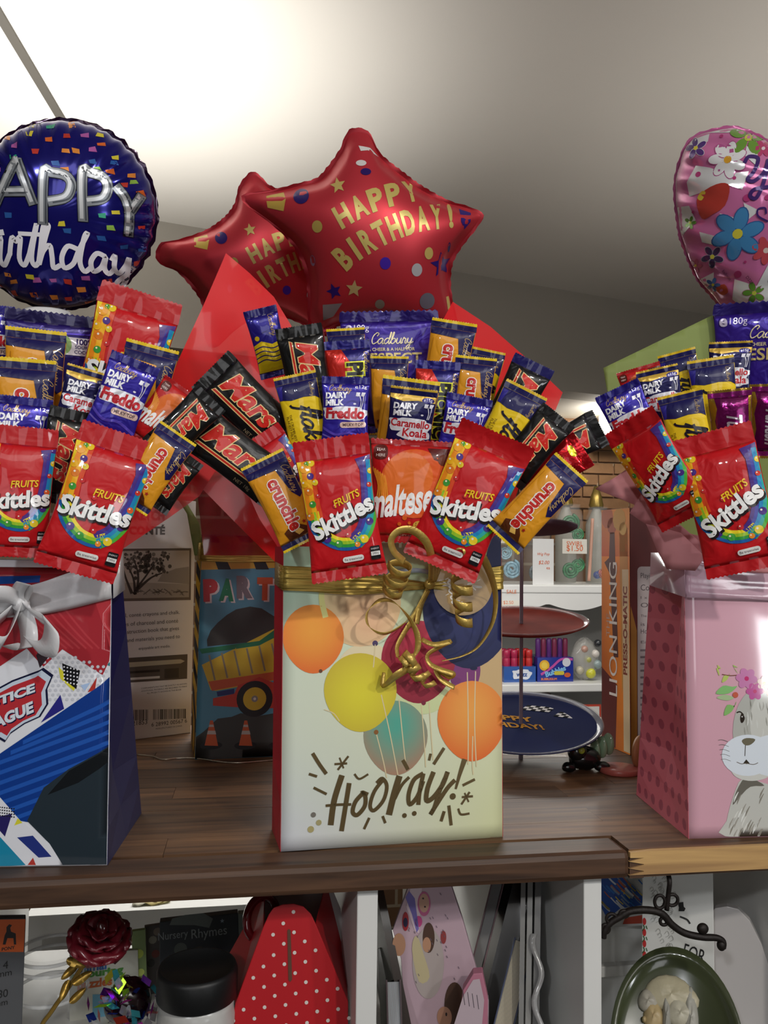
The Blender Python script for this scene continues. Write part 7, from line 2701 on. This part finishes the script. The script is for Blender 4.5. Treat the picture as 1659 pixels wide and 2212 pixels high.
box('ledge', -.037, .092, -.006, .122, zt - .006, zt + .006, M_WHITE, t, bevel=.001)
t, f = standing('floral_card', 'tall white embossed card with red tulip border and black letters', 'card', [(1388, 1886), (1540, 1880), (1545, 2230), (1384, 2230)], .87, color='#cfcfcb', thick=.010, part='card')
a = pxart(f)
for k in range(5):
    y = 1990 + k * 24
    a.D(1392, y, 4, '#b02c2c', 1, ry=8)
    a.S([(1390, y + 8), (1392, y + 14), (1388, y + 20)], 2.4, '#2c5a34', 1)
    a.S([(1396, y + 10), (1398, y + 16)], 2, '#2c5a34', 1)
for k in range(40):
    x, y = rr.uniform(1404, 1455), rr.uniform(1895, 2066)
    r_ = rr.uniform(3, 7)
    a.S([(x, y), (x + r_, y - r_), (x + r_ * 1.6, y + r_ * .3), (x + r_ * .5, y + r_)], 1.1, '#a3a39e', 1)
lay('tulip_print', a, flat, M_PAPER, t, step=None, lift=.0004)
a = pxart(f)
a.T('FOR', 1500, 2060, 46, '#1c1c1c', 2, h=32, ang=-12)
a.P([(1464, 1950), (1476, 1948), (1477, 1958), (1481, 1962), (1478, 1968), (1466, 1968), (1467, 1960)], '#1d1d1d', 2)
a.S([(1470, 1980), (1484, 1986), (1490, 1994)], 4, '#2a2a2a', 2)
lay('lettering', a, flat, M_PAPER, t, step=None, lift=.0004)
t, f = standing('vine_pattern_board', 'dark panel with leafy vine pattern behind the white plate', 'panel', [(1515, 1870), (1720, 1870), (1720, 2230), (1515, 2230)], .98, color='#5f625c', thick=.006, part='board')
a = pxart(f)
for k in range(16):
    x, y = rr.uniform(1530, 1650), rr.uniform(1880, 1960)
    a.S([(x, y), (x + 12, y + 14), (x + 10, y + 32), (x + 22, y + 44)], 2, '#272c26', 1)
    for j in range(6):
        xx, yy = x + rr.uniform(-6, 26), y + rr.uniform(0, 46)
        a.D(xx, yy, 6, '#20261f', 2, ry=3.4, ang=rr.uniform(0, 180), n=10)
lay('vine_print', a, flat, M_PAPER, t, step=None, lift=.0004)
t, f = standing('white_plate', 'white rounded plate standing on edge behind the metal hook', 'plate', [(1520, 2230), (1524, 2060), (1530, 1975), (1545, 1962), (1570, 1958), (1595, 1964), (1620, 1990), (1645, 2040), (1672, 2120), (1690, 2230)], .88, mat('white_china', '#cdc9c8', rough=.2, coat=.4), None, thick=.010, part='plate_body')
t['category'] = 'plate'

# wrought hook
M_IRON = mat('brown_iron', '#1d1613', rough=.55, metal=.3, bump=.3, bscale=200)
q = atd(1440, 2000, .765)
t = thing('iron_bracket', 'dark wrought iron scroll bracket hanging above the green plate', 'bracket', loc=tuple(q))


def ip(*p, dz=0.0):
    return [atd(x, y, .765 + dz) - q for x, y in p]


tube('arm', ip((1304, 2026), (1306, 2012), (1318, 1994), (1340, 1980), (1362, 1968), (1400, 1966), (1430, 1974), (1452, 1998), (1480, 2016), (1516, 2024), (1548, 2026), (1562, 2034), (1562, 2048)), lambda k: .0026 + .0008 * math.sin(k * math.pi), M_IRON, t, seg=10)
for cx_, cy_, rx, ry in ((1425, 1948, 11, 14), (1452, 1944, 12, 12), (1434, 1990, 8, 8), (1321, 1984, 11, 10), (1308, 2006, 8, 9), (1348, 1974, 9, 7)):
    tube('scroll', ip(*[(cx_ + rx * math.cos(k * math.pi / 6), cy_ + ry * math.sin(k * math.pi / 6)) for k in range(12)]), .0016, M_IRON, t, closed=True, seg=7, sub=3)
ell('finial', t, tuple(ip((1558, 2042))[0]), (.004, .004, .005), '#1d1613', M_IRON)
ell('finial', t, tuple(ip((1518, 2006))[0]), (.0055, .004, .005), '#1d1613', M_IRON)
tube('mount', ip((1440, 1966), (1444, 1930), (1446, 1900)) + [np.array((.004, .01, ZS - TH - q[2]))], .0022, M_IRON, t)

# green plate with a carved portrait
c = atd(1462, 2270, .78)
fr_ = facing(1462, 2270, .78, 0, 0, 8)
t = thing('relief_plate', 'olive green oval plate with a carved portrait relief', 'plate', fr_)
s = .78 / FPX
V, F = [], []
prof = [(0, .002), (.80, .002), (.90, .006), (1.0, .012), (1.0, .008), (.9, .001), (0, -.003)]
n = 56
for i in range(n):
    an = 2 * math.pi * i / n
    for r_, z in prof:
        V.append((r_ * 138 * s * math.cos(an), r_ * 200 * s * math.sin(an), z))
for i in range(n):
    j = (i + 1) % n
    for k in range(len(prof) - 1):
        F.append((i * 7 + k, j * 7 + k, j * 7 + k + 1, i * 7 + k + 1))
recalc(obj('plate_body', V, F, mat('olive_glaze', '#3a402a', rough=.18, coat=.6, vary=.2, vscale=15), t))


def gp(px, py, z):
    x, y = fr_.loc(px, py)
    return (x, y, z)


for nm, px_, py_, rx, ry, rz, cc in (('hair', 1450, 2150, 58, 38, .007, '#aaa288'), ('hair', 1400, 2165, 22, 24, .008, '#9c978a'), ('hair', 1470, 2190, 34, 30, .009, '#b0ab98'), ('face', 1412, 2196, 22, 34, .008, '#a8946c'), ('neck', 1420, 2240, 20, 40, .006, '#a08a62'), ('shoulder', 1450, 2290, 60, 50, .006, '#a09678'), ('veil', 1492, 2200, 16, 60, .008, '#9c9a90'), ('veil', 1440, 2195, 10, 46, .009, '#8f8d84')):
    ell(nm, t, gp(px_, py_, .002), (rx * s, ry * s, rz), cc, mat('carved_resin', None, rough=.4, bump=.4, bscale=120), bumpy=.07)
ell('nose', t, gp(1392, 2204, .004), (5 * s, 7 * s, .005), '#a8946c', MATS['carved_resin'])
